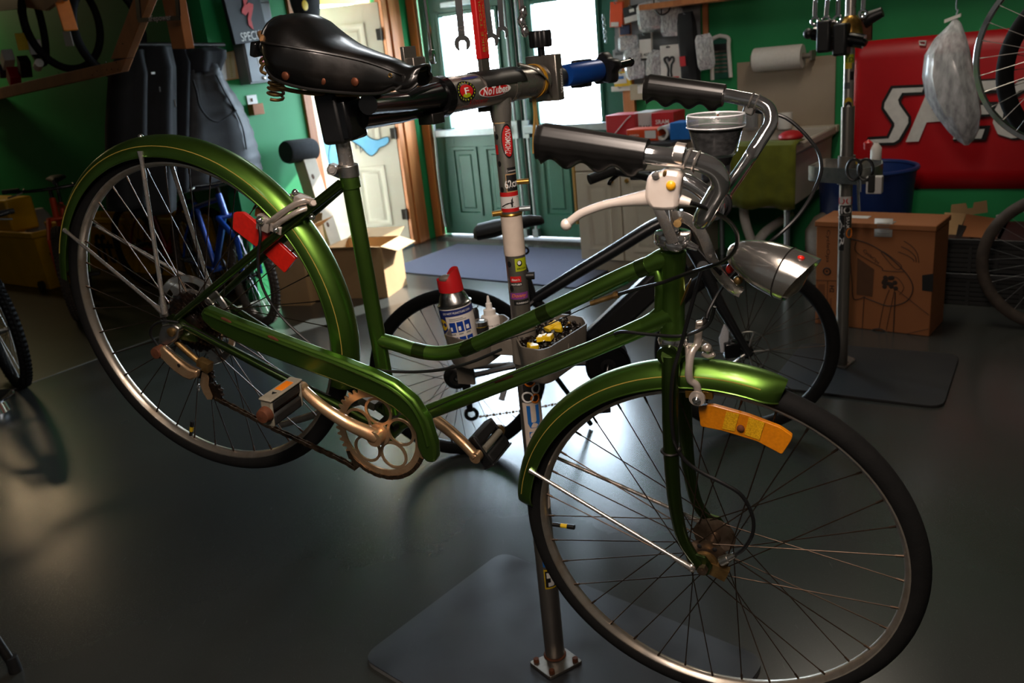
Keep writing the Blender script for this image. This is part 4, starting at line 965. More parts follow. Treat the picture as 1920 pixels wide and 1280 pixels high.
solo('coat_rail', MB().tube([wl(228, 84, .16), wl(420, 84, .16)], .014, 10), K['dark_steel'], 'dark steel rail that carries the jackets and the vest', 'rail')
# timber rack: beam, brace, stud
bd = V((-365 - 960, 0, 0)); vd = (RIGHT * ((-365 - 960) / FPX) + DOWN * ((247 - 640) / FPX) + FWD); vd.z = 0; vd.normalize()
Rp = fl(230, 122, 1.55); Rp = CAM + ray(225, 122) * 4.35
Rn = vd.cross(UP).normalized()
def rk(x, y, o=0): return on(x, y, Rp + Rn * o, Rn)
if (CAM - Rp).dot(Rn) < 0: Rn = -Rn
rack = thing('timber_rack', rk(120, 140, 0), 'rough pine rack frame holding tyres high at the side', 'rack')
obj('beam', MB().prism([rk(-60, 178), rk(-60, 199), rk(226, 134.5), rk(236, 110)], -Rn * .04), K['rough_pine'], rack, .003)
obj('brace', MB().prism([rk(207, 111), rk(236, 109), rk(283, -12), rk(254, -14)], -Rn * .04), K['rough_pine'], rack, .003)
obj('stud', MB().prism([rk(302, -8, -.02), rk(330, -8, -.02), rk(348, 92, -.02), rk(323, 92, -.02)], -Rn * .04), K['rough_pine'], rack, .003)
m = MB()
for x, y in ((198, 117), (218, 117), (200, 131), (209, 130), (221, 130), (182, 133), (110, 136), (173, 141), (230, 82)): m.ball(rk(x, y, .001), Rn * .002, vd * .005, UP * .005, 8, 5)
obj('screw_holes', m, K['ink'], rack)
sh = obj('shelf_board', MB().prism([rk(-60, 185, -.04), rk(150, 140, -.04), rk(150, 140, -.04) - Rn * .22, rk(-60, 185, -.04) - Rn * .22], UP * .018), K['rough_pine'], rack)
lp = thing('plate_frame', rk(298, 40, .03), 'black licence plate frame with small white lettering on the rack', 'plate frame')
m = MB()
for q in ([(255, -10), (262, -10), (266, 36), (259, 36)], [(259, 34), (338, 29), (339, 38), (262, 42)], [(330, -10), (336, -10), (339, 30), (333, 30)]): m.prism([rk(x, y, .03) for x, y in q], Rn * .006)
obj('frame', m, K['black_plastic'], lp); dx_ = (rk(320, 33, .037) - rk(280, 36, .037)).normalized()
obj('lettering', text(MB(), 'aFepower', rk(299, 35, .0375), dx_, UP, w=(rk(320, 33) - rk(279, 36)).length, h=.03, bold=0), K['white_print'], lp)
# tyres and clutter on the rack
for i, (x, y, R_, o, lb_) in enumerate(((118, 40, .34, -.25, 'black tyre with a white label standing on the rack'), (60, 40, .33, -.22, 'black tyre at the back of the rack'), (205, 55, .30, -.32, 'black tyre leaning against the brace of the rack'))):
    c = rk(x, y, o); c.z = max(c.z, rk(x, 130, o).z + R_ * .6); axn = (Rn * .5 + vd * .87).normalized() if i != 1 else Rn
    t = thing('spare_tyre', c - UP * R_, lb_, 'tyre', 'spare tyres on the rack'); obj('casing', MB().torus(c, axn, R_ - .025, .026, 40, 10), K['tyre'], t)
    if i == 0: obj('label', MB().prism([rk(117, 59, -.02), rk(131, 59, -.02), rk(138, 86, -.02), rk(123, 87, -.02)], -Rn * .003), K['paper'], t)
def clut(nm, x, y, dx0, dz0, mt, lb_, o=-.15, tilt=.4, r=None):
    c = rk(x, y, o); u = (vd * math.cos(tilt) + UP * math.sin(tilt)); v = UP * math.cos(tilt) - vd * math.sin(tilt)
    m = MB().lathe(c - v * dz0, v, [(0, 0), (dx0, 0), (dx0, 2 * dz0), (0, 2 * dz0)], 14) if r else MB().box(c, u * dx0, Rn * .04, v * dz0)
    return solo(nm, m, K[mt], lb_, 'shop supplies', None, 0 if r else .003)
clut('parts_box', 14, 112, .10, .045, 'paper', 'white carton with a red edge at the end of the rack', -.1, -.35)
clut('parts_box', 26, 145, .07, .05, 'red_card', 'small red carton lying on the rack beam', -.06, -.6)
clut('inner_tube_box', 8, 133, .05, .035, 'navy_card', 'navy carton tilted beside the red carton', -.08, -.6)
clut('inner_tube_box', 46, 125, .045, .07, 'black_print', 'black tube box standing between the cartons on the rack', -.12, .6)
clut('spray_bottle', 72, 122, .03, .05, 'white_bottle', 'white bottle lying on the rack with a red end', -.1, 1.3, True)
clut('yellow_tag', 42, 78, .008, .06, 'yellow_print', 'narrow yellow tag among the dark tyres on the rack', -.1, .2)
clut('pale_wedge', 66, 88, .012, .05, 'paper', 'thin pale wedge beside the yellow tag on the rack', -.1, .3)
clut('orange_tag', 124, 28, .01, .09, 'orange', 'orange strip hanging in front of the tyres', -.05, -.2)
solo('upper_shelf_cover', MB().prism([rk(-60, 26, -.02), rk(20, 18, -.02), rk(60, 12, -.02), rk(110, 2, -.02), rk(112, -30, -.02), rk(-60, -30, -.02)], -Rn * .05), K['grey_plastic'], 'grey sheet lying on the upper level of the rack', 'sheet')
solo('upper_plank', MB().prism([rk(50, 14, -.01), rk(84, 20, -.01), rk(108, 2, -.01), rk(110, -20, -.01), rk(40, -20, -.01)], -Rn * .03), K['rough_pine'], 'short pine board end under the grey sheet', 'board')
# yellow bins and floor clutter of the side room
def binb(nm, x0, x1, y0, y1, b_, dep, label):
    P, Q = on(x0, y1, ab(0, b_), B1), on(x1, y0, ab(0, b_), B1); a0, a1, z1 = aa_(P), aa_(Q), Q.z
    t = thing(nm, ab((a0 + a1) / 2, b_ + dep / 2, 0), label, 'bin', 'yellow bins in the side room')
    def rg(e, z): return [ab(a0 + e, b_ + e, z), ab(a1 - e, b_ + e, z), ab(a1 - e, b_ + dep - e, z), ab(a0 + e, b_ + dep - e, z)]
    obj('tub', MB().loft([rg(.04, .0), rg(.0, z1 - .05), rg(-.02, z1 - .05), rg(-.02, z1), rg(.02, z1), rg(.05, .03)]), K['bin_yellow'], t, .01)
    return t, a0, a1, z1
t, p, q, z = binb('mop_bucket', -60, 60, 436, 498, 3.55, .4, 'yellow mop bucket standing deepest in the side room')
obj('wringer', MB().box(ab(p + (q - p) * .42, 3.7, z + .12), A1 * (q - p) * .3, B1 * .12, UP * .14), K['bin_yellow'], t, .02)
for x in (p + .15, q - .1): obj('caster', MB().lathe(ab(x, 3.54, .045), B1, [(0, 0), (.04, 0), (.04, .03), (0, .03)], 14), K['black_rubber'], t)
t, p, q, z = binb('storage_bin', 172, 300, 412, 545, 4.18, .28, 'long yellow storage bin with black letters behind the rear wheel')
obj('lettering', text(MB(), 'fft', ab(p + (q - p) * .32, 4.165, z * .45), A1, UP, h=.26, bold=.02), K['black_print'], t)
t, p, q, z = binb('storage_bin', 306, 412, 412, 545, 4.18, .28, 'second yellow storage bin behind the blue bicycle')
m = MB(); rr = random.Random(9); c = fl(104, 515, 0); rings = []
for z_, r_ in ((0, .22), (.12, .25), (.3, .2), (.5, .12), (.62, .05)):
    rings.append([c + V((math.cos(2 * PI * j / 14) * r_ * (1 + rr.uniform(-.15, .15)), math.sin(2 * PI * j / 14) * r_ * (1 + rr.uniform(-.15, .15)), z_)) for j in range(14)])
mk('bag_white', '9a948a', .6, 0, '847e74', 8, .6, bump=.6, bscale=20)
solo('rubbish_bag', MB().loft(rings), K['bag_white'], 'whitish plastic rubbish bag slumped beside the mop bucket', 'bag', None, 0, 20)
# steel bowl and stand foot at the edge of the frame
c = fl(-14, 772, 0)
bw = thing('steel_bowl', c, 'shiny steel bowl standing on the floor at the frame edge', 'bowl')
obj('bowl', MB().lathe(c, UP, [(0, .004), (.085, .004), (.09, 0), (.075, .05), (.12, .075), (.125, .08), (.118, .082), (.07, .056), (0, .01)], 32), K['clean_chrome'], bw)
c = fl(30, 1258, 0)
sl = thing('work_stool', c, 'dark tubular work stool with one rubber footed leg showing at the lower corner', 'stool')
sc0 = c + V((-.27, .0, 0))
for q in range(4):
    f_ = sc0 + V((math.cos(q * PI / 2), math.sin(q * PI / 2), 0)) * .27; t_ = sc0 + V((math.cos(q * PI / 2), math.sin(q * PI / 2), 0)) * .10 + UP * .62
    obj('leg', MB().tube(catmull([f_ + UP * .01, f_ + UP * .14 - (f_ - sc0) * .12, f_ + UP * .26 - (f_ - sc0) * .30, t_], 5), .0125, 14), K['dark_steel'], sl)
    if q: obj('foot', MB().lathe(f_, UP, [(0, 0), (.017, 0), (.018, .01), (.0155, .05), (.0, .05)], 16), K['black_rubber'], sl)
obj('seat', MB().lathe(sc0 + UP * .61, UP, [(0, 0), (.16, 0), (.175, .02), (.17, .05), (.14, .065), (0, .07)], 32), K['black_rubber'], sl)
obj('foot', MB().lathe(c, UP, [(0, 0), (.017, 0), (.018, .01), (.0155, .05), (.0, .05)], 16), K['black_rubber'], sl)
# ================================================================ bicycles
def wheel(par, C, X, Y, N, R, tr, rim_w, rim_d, nsp, mt, flange=.024, hubw=.03, hub_r=.014, knobs=False, spoke_r=.0011, name='wheel', near_tan=None):
    """rim mesh as the part, tyre, hub, nipples and every spoke as sub-parts"""
    ro = R - 2 * tr * .82 + .012      # outer edge of the rim
    prof = [(ro, rim_w), (ro - rim_d * .75, rim_w), (ro - rim_d, rim_w * .55), (ro - rim_d * 1.1, 0), (ro - rim_d, -rim_w * .55), (ro - rim_d * .75, -rim_w), (ro, -rim_w), (ro, -rim_w + .0025), (ro - .008, -rim_w + .004), (ro - .012, 0), (ro - .008, rim_w - .004), (ro, rim_w - .0025)]
    wh = obj(name, MB().lathe(C, N, prof, 96, True, X), mt['rim'], par)
    cr = R - tr; tp = [(cr + tr * math.cos(q), tr * 1.0 * math.sin(q)) for q in (2 * PI * k / 14 for k in range(14))]
    tb = MB().lathe(C, N, tp, 96, True, X)
    if knobs:
        for k in range(72):
            for s_ in (-1, 0, 1):
                q = 2 * PI * (k + (s_ != 0) * .5) / 72; d = X * math.cos(q) + Y * math.sin(q); t_ = Y * math.cos(q) - X * math.sin(q)
                tb.box(C + d * (R + .001 - abs(s_) * .005) + N * s_ * tr * .62, d * .006, t_ * .007, N * tr * .22)
    obj('tyre', tb, mt['tyre'], wh)
    hp = [(.005, -hubw * 1.75), (.008, -hubw * 1.72), (.008, -hubw * 1.15), (hub_r, -hubw * 1.12), (flange, -hubw * 1.02), (flange + .003, -hubw), (flange, -hubw * .94), (hub_r, -hubw * .85), (hub_r * .8, -hubw * .3)]
    obj('hub', MB().lathe(C, N, hp + [(r, -h) for r, h in hp[::-1]], 28, False, X), mt['hub'], wh)
    half = nsp // 2; step = 4 * PI / nsp * 1.0
    ri = ro - rim_d * 1.02
    org = ORG[par.name]
    for s_ in (-1, 1):
        for ld in (-1, 1):
            base = PI / nsp * 2 * ((0 if s_ < 0 else 1) + (0 if ld < 0 else 2))
            th = ld * math.radians(62); A = V((flange * math.cos(th), flange * math.sin(th), s_ * hubw + ld * .0015)); Bp = V((ri, 0, s_ * rim_w * .18))
            u = (Bp - A).normalized()
            sm = MB().tube([A, Bp], spoke_r, 6); sm.tube([Bp - u * .013, Bp + u * .004], spoke_r * 1.9, 6)
            me = sm.mesh('spoke', V((0, 0, 0)), mt['spoke'])
            cnt = nsp // 4
            for k in range(cnt):
                q = base + 2 * PI * k / cnt
                x = X * math.cos(q) + Y * math.sin(q); y = Y * math.cos(q) - X * math.sin(q)
                o = bpy.data.objects.new('spoke', me); COL.objects.link(o); o.parent = wh; ORG[o.name] = org
                o.matrix_local = frame_m(C - org, x, y, N)
    return wh
WM = dict(rim=K['bike_black'], tyre=K['tyre'], hub=K['black_metal'], spoke=K['spoke_steel'])
WS = dict(rim=K['aluminium'], tyre=K['tyre'], hub=K['aluminium'], spoke=K['aluminium'])
mk('spoke_bright', 'c4c4c6', .3, 1.0)
WB_ = dict(rim=K['bike_black'], tyre=K['tan_tyre'], hub=K['black_metal'], spoke=K['spoke_bright'])

def simple_bike(at, ang, label, paint, wm, R=.335, tr=.026, knobs=False, steer=0.0, lean=0.0, group=None, fork_paint=None, rim_d=.018, name='mountain_bike'):
    """complete flat-bar bicycle standing on the floor: rear contact point at, heading ang (radians from A1 towards B1)"""
    X = A1 * math.cos(ang) + B1 * math.sin(ang); N = X.cross(UP) ; N = -N
    Y = (UP * math.cos(lean) + N * math.sin(lean)).normalized(); N = X.cross(Y)
    t = thing(name, at, label, 'bicycle', group)
    r = at + Y * R
    def p(u, v, s=0): return r + X * u + Y * v + N * s
    fX = (X * math.cos(steer) + N * math.sin(steer)).normalized(); fN = fX.cross(Y)
    ht, hb = p(.76, .50), p(.80, .39); fc = hb + (p(1.05, 0) - p(.80, .39)) - X * (p(1.05, 0) - hb).dot(X) + fX * (p(1.05, 0) - hb).dot(X)
    wheel(t, r, X, Y, N, R, tr, .012, rim_d, 32, wm, knobs=knobs); wheel(t, fc, fX, Y, fN, R, tr, .012, rim_d, 32, wm, knobs=knobs)
    bb = p(.43, -.03); st = p(.30, .43)
    m = MB()
    m.tube([bb, st], .017); m.tube([st - Y * .03, ht - Y * .015], .018); m.tube([bb, hb + Y * .02], .022); m.tube([ht + (ht - hb) * .12, hb - (ht - hb) * .12], .022, 12)
    for s_ in (-1, 1): m.tube([p(0, 0, s_ * .065), p(.12, .0, s_ * .06), bb + N * s_ * .02], .010); m.tube([p(0, 0, s_ * .065), p(.1, .17, s_ * .055), st + N * s_ * .016 - Y * .03], .009)
    m.tube([bb - N * .036, bb + N * .036], .022, 12)
    obj('frame', m, paint, t)
    m = MB()
    for s_ in (-1, 1): m.tube([hb - Y * .02 + fN * s_ * .055 + fX * .01, fc + fN * s_ * .055 + Y * .25 - fX * .0, fc + fN * s_ * .06], [.018, .018, .012], 12)
    m.tube([hb - Y * .02 + fN * .06 + fX * .01, hb - Y * .02 - fN * .06 + fX * .01], .016, 10); obj('fork', m, fork_paint or K['bike_black'], t)
    bc = ht + Y * .09 + fX * .06
    m = MB().tube([ht, ht + Y * .09, bc], .014, 10); obj('stem', m, K['black_metal'], t)
    m = MB().tube(catmull([bc - fN * .30 - fX * .04 + Y * .015, bc - fN * .12, bc + fN * .12, bc + fN * .30 - fX * .04 + Y * .015], 4), .012, 10); obj('handlebar', m, K['black_metal'], t)
    for s_ in (-1, 1):
        e = bc + fN * s_ * .30 - fX * .04 + Y * .015; obj('grip', MB().tube([e - fN * s_ * .11 + fX * .012, e], .016, 12), K['black_rubber'], t)
        obj('brake_lever', MB().tube(catmull([e - fN * s_ * .14, e - fN * s_ * .12 + fX * .05 - Y * .02, e - fN * s_ * .03 + fX * .045 - Y * .04], 4), .006, 8), K['aluminium'], t)
    obj('seatpost', MB().tube([st, p(.265, .58)], .0135, 12), K['black_metal'], t)
    sd = p(.25, .60); rings = []
    for k, (u, w_, h_) in enumerate(((-.13, .03, .0), (-.12, .07, .012), (-.06, .075, .012), (.02, .04, .006), (.1, .022, .004), (.14, .012, -.004))):
        rings.append([sd + X * u + N * (w_ * math.cos(q)) + Y * (h_ + .022 * math.sin(q)) for q in (2 * PI * j / 12 for j in range(12))])
    obj('saddle', MB().loft(rings), K['black_rubber'], t)
    m = MB().torus(bb - N * .045, N, .075, .006, 36, 6)
    for k in range(4): q = k * PI / 2; m.tube([bb - N * .045, bb - N * .045 + (X * math.cos(q) + Y * math.sin(q)) * .075], .006, 6)
    obj('chainring', m, K['dark_steel'], t)
    for s_, q in ((-1, -.5), (1, -.5 + PI)):
        e = bb + N * s_ * .07 + (X * math.cos(q) + Y * math.sin(q)) * .17
        obj('crank', MB().tube([bb + N * s_ * .05, bb + N * s_ * .065 + (X * math.cos(q) + Y * math.sin(q)) * .03, e], .011, 8), K['black_metal'], t)
        obj('pedal', MB().box(e + N * s_ * .055, X * .04, N * .045, Y * .012), K['black_plastic'], t, .004)
    obj('cassette', MB().lathe(r - N * .038, N, [(.01, -.016), (.02, -.016), (.05, .012), (.05, .016), (.01, .016)], 32), K['dark_steel'], t)
    m = MB().tube([r - N * .045 + Y * .045, bb - N * .045 + Y * .07], .004, 6).tube([p(.05, -.11, -.045), bb - N * .045 - Y * .074], .004, 6); obj('chain', m, K['chain_steel'], t)
    m = MB().tube([p(.02, -.03, -.05), p(.03, -.07, -.05), p(.055, -.12, -.05)], .009, 8); m.torus(p(.05, -.1, -.05), N, .02, .006, 16, 6); obj('derailleur', m, K['black_metal'], t)
    return t
# blue bicycle in front of the coats, seen through the rear wheel
def two_points(front, rear, wb=1.05):      # rear contact and heading from the two contact directions
    d = front - rear; d.z = 0; d.normalize(); return front - d * wb, math.atan2(d.dot(B1), d.dot(A1))
blue = simple_bike(*two_points(fl(492, 607), fl(330, 545)), 'bright blue mountain bike standing behind the rear wheel', K['bike_blue'], WB_, R=.33, tr=.028, knobs=True, fork_paint=K['bike_blue'])
orange = simple_bike(*two_points(fl(150, 597), ab(-6.95, 3.70)), 'orange mountain bike standing beside the yellow bins', K['bike_orange'], WB_, R=.34, tr=.03, knobs=True, fork_paint=K['bike_orange'])
red = simple_bike(*two_points(ab(-5.42, 3.90), ab(-6.5, 3.94)), 'dark red bicycle standing between the yellow bins', K['bike_red'], WM, R=.34)
black = simple_bike(*two_points(fl(58, 717), fl(-270, 655)), 'black mountain bike whose knobbly front wheel enters the frame', K['bike_black'], WS, R=.34, tr=.03, knobs=True, steer=.25)
# loose wheels at the frame edge
def loose_wheel(C, X, Y, R, tr, wm, label, rim_d, name='bicycle_wheel'):
    t = thing(name, C - Y * R, label, 'wheel'); N = X.cross(Y); wheel(t, C, X, Y, N, R, tr, .012, rim_d, 32, wm, name='rim'); return t
Xw = (A1 * .80 + B1 * -.6).normalized()
c = fl(2010, 640, 0); C_ = c + UP * .345
loose_wheel(on(1985, 492, ab(0, 4.62), B1), A1, UP, .345, .028, dict(WB_, tyre=K['tan_tyre']), 'worn grey tyred wheel standing in front of the black crates', .016)
Cw = on(2030, 95, ab(0, 3.6), B1)
hw = loose_wheel(Cw, A1, UP, .33, .009, dict(WS, rim=K['clean_chrome'], tyre=K['clean_chrome']), 'silver rimmed wheel hanging high beside the plastic sack', .018)
obj('hook', MB().tube(catmull([Cw + UP * .30 + B1 * .0, Cw + UP * .28 + B1 * .03, Cw + UP * .4, V((Cw.x, Cw.y, 3.0))], 4), .005, 8), K['galvanised'], hw)
Cw2 = on(2075, 120, ab(0, 3.75), B1)
hw2 = loose_wheel(Cw2, A1, UP, .34, .03, WM, 'fat black tyred wheel hanging just behind the silver rimmed wheel', .018)
obj('hook', MB().tube(catmull([Cw2 + UP * .28, Cw2 + UP * .27 + B1 * .03, Cw2 + UP * .4, V((Cw2.x, Cw2.y, 3.0))], 4), .005, 8), K['galvanised'], hw2)

# ---------------------------------------------------------------- black electric bicycle behind the stand
ER = .350
er, ef = fl(858, 700, ER), fl(1398, 655, ER); ED = (ef - er); ED.z = 0; ED.normalize(); EN = ED.cross(UP); EN = EN if EN.dot(CAM - er) > 0 else -EN
def ep(x, y, w=0): return on(x, y, er + EN * w, EN)
eb = thing('electric_bicycle', er - UP * ER, 'matte black electric bicycle standing behind the repair stand', 'bicycle')
eX = (ED * math.cos(.12) + EN * math.sin(.12)).normalized()
WE = dict(rim=K['bike_black'], tyre=K['tyre'], hub=K['black_metal'], spoke=K['spoke_steel'])
Wr = wheel(eb, er, ED, UP, UP.cross(ED) * -1 if UP.cross(ED).dot(EN) < 0 else UP.cross(ED), ER, .026, .014, .022, 32, WE, spoke_r=.0013)
eN2 = eX.cross(UP); eN2 = eN2 if eN2.dot(CAM - er) > 0 else -eN2
Wf = wheel(eb, ef, eX, UP, eN2, ER, .026, .014, .022, 32, WE, spoke_r=.0013)
mk('ebike_black', '18191b', .38, .1, '202224', 12, .4, coat=.2)
kb = K['ebike_black']
J, BBe = ep(1000, 562), ep(1138, 675)
m = MB()
m.tube([ep(962, 452), J, BBe], .020, 12)
m.tube(catmull([J, ep(1080, 512), ep(1150, 470), ep(1225, 424), ep(1268, 408)], 4), [.022, .026], 14)
m.tube([ep(1268, 398), ep(1300, 470)], .026, 14)
for s_ in (-1, 1):
    m.tube([er + EN * s_ * .065, ep(960, 600, s_ * .05), J + EN * s_ * .02], .011, 8); m.tube([er + EN * s_ * .065, ep(980, 682, s_ * .055), BBe + EN * s_ * .03], .012, 8)
obj('frame', m, kb, eb)
bt0, bt1 = ep(1292, 470), ep(1110, 640); d = (bt1 - bt0); dl = d.length; d.normalize(); q = d.cross(EN)
obj('battery_tube', MB().box((bt0 + bt1) / 2 + d * .02, d * dl * .46, q * .048, EN * .035), kb, eb, .018)
obj('battery_panel', MB().box((bt0 + bt1) / 2 + d * .05 + EN * .034, d * dl * .3, q * .036, EN * .004), K['black_plastic'], eb, .003)
obj('motor', MB().lathe(BBe - EN * .06, EN, [(0, 0), (.07, 0), (.085, .012), (.085, .1), (.07, .115), (.02, .12), (0, .12)], 36), K['black_plastic'], eb)
obj('chainring', MB().torus(BBe + EN * .065, EN, .082, .006, 48, 6).lathe(BBe + EN * .062, EN, [(.03, 0), (.075, .0), (.075, .004), (.03, .004)], 36, True), K['black_metal'], eb)
m = MB()
for s_ in (-1, 1): m.tube([ep(1318, 500, s_ * .05), ep(1352, 575, s_ * .06), ef + EN * s_ * .062], [.022, .021, .013], 12)
m.tube([ep(1318, 500, .06), ep(1318, 500, -.06)], .022, 12); m.tube([ep(1296, 462), ep(1318, 502)], .024, 12)
obj('fork', m, kb, eb)
m = MB().torus(ef + EN * .03, EN, .082, .003, 40, 6)
for k in range(5): a = k * 2 * PI / 5; m.tube([ef + EN * .03, ef + EN * .03 + (ED * math.cos(a) + UP * math.sin(a)) * .082], .004, 6)
obj('brake_disc', m, K['aluminium'], eb)
obj('brake_caliper', MB().box(ep(1372, 655, .045), ED * .03, EN * .02, UP * .03), K['black_metal'], eb, .006)
m = MB().lathe(er + EN * .03, EN, [(.01, 0), (.052, 0), (.052, .006), (.044, .01), (.044, .016), (.034, .02), (.026, .03), (.01, .03)], 40); obj('cassette', m, K['dark_steel'], eb)
m = MB().box(ep(876, 728, .07), ED * .016, EN * .012, UP * .022).tube([ep(872, 720, .07), ep(882, 770, .07)], .013, 8).torus(ep(878, 745, .07), EN, .02, .008, 18, 6).torus(ep(884, 776, .07), EN, .022, .008, 18, 6); obj('derailleur', m, K['black_metal'], eb)
m = MB()
def links(pts, r, pitch):
    m = MB(); L = 0
    for a, b in zip(pts[:-1], pts[1:]):
        n = max(1, int((b - a).length / pitch)); u = (b - a).normalized()
        for k in range(n):
            c = a + (b - a) * ((k + .5) / n); m.tube([c - u * pitch * .42, c + u * pitch * .42], [r * (1.35 if k % 2 else .8)] * 2, 6)
    return m
obj('chain', links([ep(892, 782, .065), ep(990, 768, .065), ep(1130, 738, .065)], .0042, .0127), K['chain_steel'], eb)
for s_, (x, y) in ((1, (1120, 752)), (-1, (1050, 590))):
    e = ep(x, y, s_ * .075)
    obj('crank', MB().tube([BBe + EN * s_ * .066, BBe + EN * s_ * .075 + (e - BBe) * .15, e], [.016, .013], 10), K['black_metal'], eb)
    obj('pedal', MB().box(e + EN * s_ * .055, ED * .045, EN * .045, UP * .011), K['black_plastic'], eb, .005)
obj('kickstand', MB().tube([ep(1030, 690, -.06), fl(1108, 795, .012)], .011, 8), K['black_metal'], eb)
obj('seatpost', MB().tube([ep(972, 480), ep(950, 436)], .0145, 12), K['black_metal'], eb)
obj('seat_clamp', MB().tube([ep(966, 466), ep(970, 478)], .026, 14).torus(ep(985, 470, .02), EN, .012, .004, 14, 6), K['black_metal'], eb)
rings = []; a, b = ep(888, 432), ep(1020, 412); dd = b - a
for k, (u, w_, h_, dz) in enumerate(((0, .03, .016, -.012), (.06, .075, .028, -.008), (.3, .08, .03, -.004), (.55, .045, .026, .0), (.8, .028, .022, .004), (.96, .02, .016, .0), (1, .006, .006, -.006))):
    rings.append([a + dd * u + EN * (w_ * math.cos(t)) + UP * (dz + h_ * math.sin(t)) for t in (2 * PI * j / 16 for j in range(16))])
obj('saddle', MB().loft(rings), K['black_rubber'], eb)
bc = ep(1262, 345); m = MB().tube([ep(1268, 400), ep(1255, 352), bc], .016, 10); obj('stem', m, kb, eb)
gp = ep(1108, 335, .30)
m = MB().tube(catmull([ep(1148, 322, .27), ep(1200, 330, .2), bc + EN * .05, bc - EN * .05, bc - EN * .2 - ED * .02, bc - EN * .30 - ED * .12], 5), .012, 10); obj('handlebar', m, kb, eb)
obj('grip', MB().tube([ep(1105, 337, .30), ep(1152, 319, .265)], .017, 14), K['black_rubber'], eb)
obj('grip', MB().tube([bc - EN * .30 - ED * .12, bc - EN * .26 - ED * .05], .017, 14), K['black_rubber'], eb)
obj('brake_lever', MB().tube(catmull([ep(1190, 318, .24), ep(1165, 324, .25), ep(1146, 338, .27), ep(1142, 346, .27)], 5), .007, 8), K['black_metal'], eb)
m = MB()
for P_, Q_, w_ in ((ep(955, 700, .03), ep(940, 750, .03), .012),): m.tube([P_, Q_], .013, 10, flat=(EN, .35, 1))
obj('spoke_reflector', m, K['white_reflector'], Wr)
obj('spoke_reflector', MB().tube([ep(1362, 608, .035), ep(1357, 634, .035), ep(1356, 660, .035)], [.010, .019, .010], 10, flat=(EN, .3, 1)), K['white_reflector'], Wf)
obj('valve', MB().tube([er + (ED * -.2 - UP * .97).normalized() * .31, er + (ED * -.2 - UP * .97).normalized() * .27], .004, 8), K['cable'], Wr)
# ================================================================ the repair stand that holds the green bicycle
SB = fl(1042, 1240)
rs = thing('repair_stand', SB, 'tall steel repair stand clamping the green bicycle by its seatpost', 'repair stand')
cL, cT, cR = fl(678, 1240), fl(942, 1040), fl(1438, 1243); cB = cL + cR - cT
def grow_q(q, d): c = sum(q, V((0, 0, 0))) / 4; return q
plate = rounded([cL, cT, cR, cB], .055, 6)
mt_ = thing('floor_plate', (cL + cR) / 2, 'charcoal rounded floor plate carrying the repair stand', 'floor plate')
obj('sheet', MB().prism([p + UP * .012 for p in plate], UP * .0025), K['rubber_mat'], mt_)
obj('edge_band', MB().prism(plate, UP * .0119), K['mat_edge'], mt_)
SB = SB + UP * .0145
ps = [fl(x, y, .0145) for x, y in ((992, 1245), (1058, 1217), (1093, 1243), (1032, 1275))]
obj('base_plate', MB().prism(rounded(ps, .008, 2), UP * .008), K['steel'], rs, .001)
pc = sum(ps, V((0, 0, 0))) / 4
for p in ps: obj('bolt', MB().lathe(pc + (p - pc) * .72 + UP * .0085, UP, [(0, .01), (.007, .01), (.0085, .006), (.0085, 0)], 6), K['rust'], rs)
def pz(y, x=960): return vz(x, y, SB)
z_join = pz(408, 948); z_tray = pz(640, 968)
low = pz(575, 960)
obj('lower_post', MB().tube([SB + UP * .008, SB + UP * (z_tray - .02)], .0255, 24), K['steel'], rs)
obj('weld_bead', MB().torus(SB + UP * .010, UP, .026, .004, 24, 6), K['rust'], rs)
obj('middle_post', MB().tube([SB + UP * (z_tray - .05), SB + UP * z_join], .0225, 24), K['steel'], rs)
zt_ = pz(178, 922)
obj('upper_post', MB().tube([SB + UP * (z_join - .05), SB + UP * zt_], .0195, 24), K['stand_steel'], rs)
C1, C2, C3 = Cyl(SB, SB + UP, .0195), Cyl(SB, SB + UP, .0225), Cyl(SB, SB + UP, .0255)
# holes, pins
m = MB()
for y, x in ((215, 912), (270, 918), (320, 923), (368, 928)): C1.oval(m, -.75, pz(y, x), .22, .006, .0008)
for y, x in ((505, 946), (550, 952)): C2.oval(m, -.7, pz(y, x), .22, .007, .0008)
obj('adjust_hole', m, K['black_print'], rs)
def sd(c, ang, z, l0, l1, r, mt, nm):
    a = c.at(ang, z, l0); b = c.at(ang, z, l1); return obj(nm, MB().tube([a, b], r, 12), mt, rs)
sd(C1, -1.5, pz(217, 905), -.005, .028, .007, K['dark_steel'], 'pin'); sd(C1, 1.45, pz(356, 945), -.005, .026, .006, K['brass'], 'pin'); sd(C1, 1.5, pz(406, 955), 0, .024, .006, K['galvanised'], 'pin'); sd(C1, -1.4, pz(411, 938), 0, .022, .006, K['brass'], 'pin')
sd(C2, 1.4, pz(530, 970), -.002, .016, .009, K['black_plastic'], 'pin')
obj('hose_clamp', MB().torus(SB + UP * pz(414, 948), UP, .0222, .0035, 24, 6), K['brass'], rs)
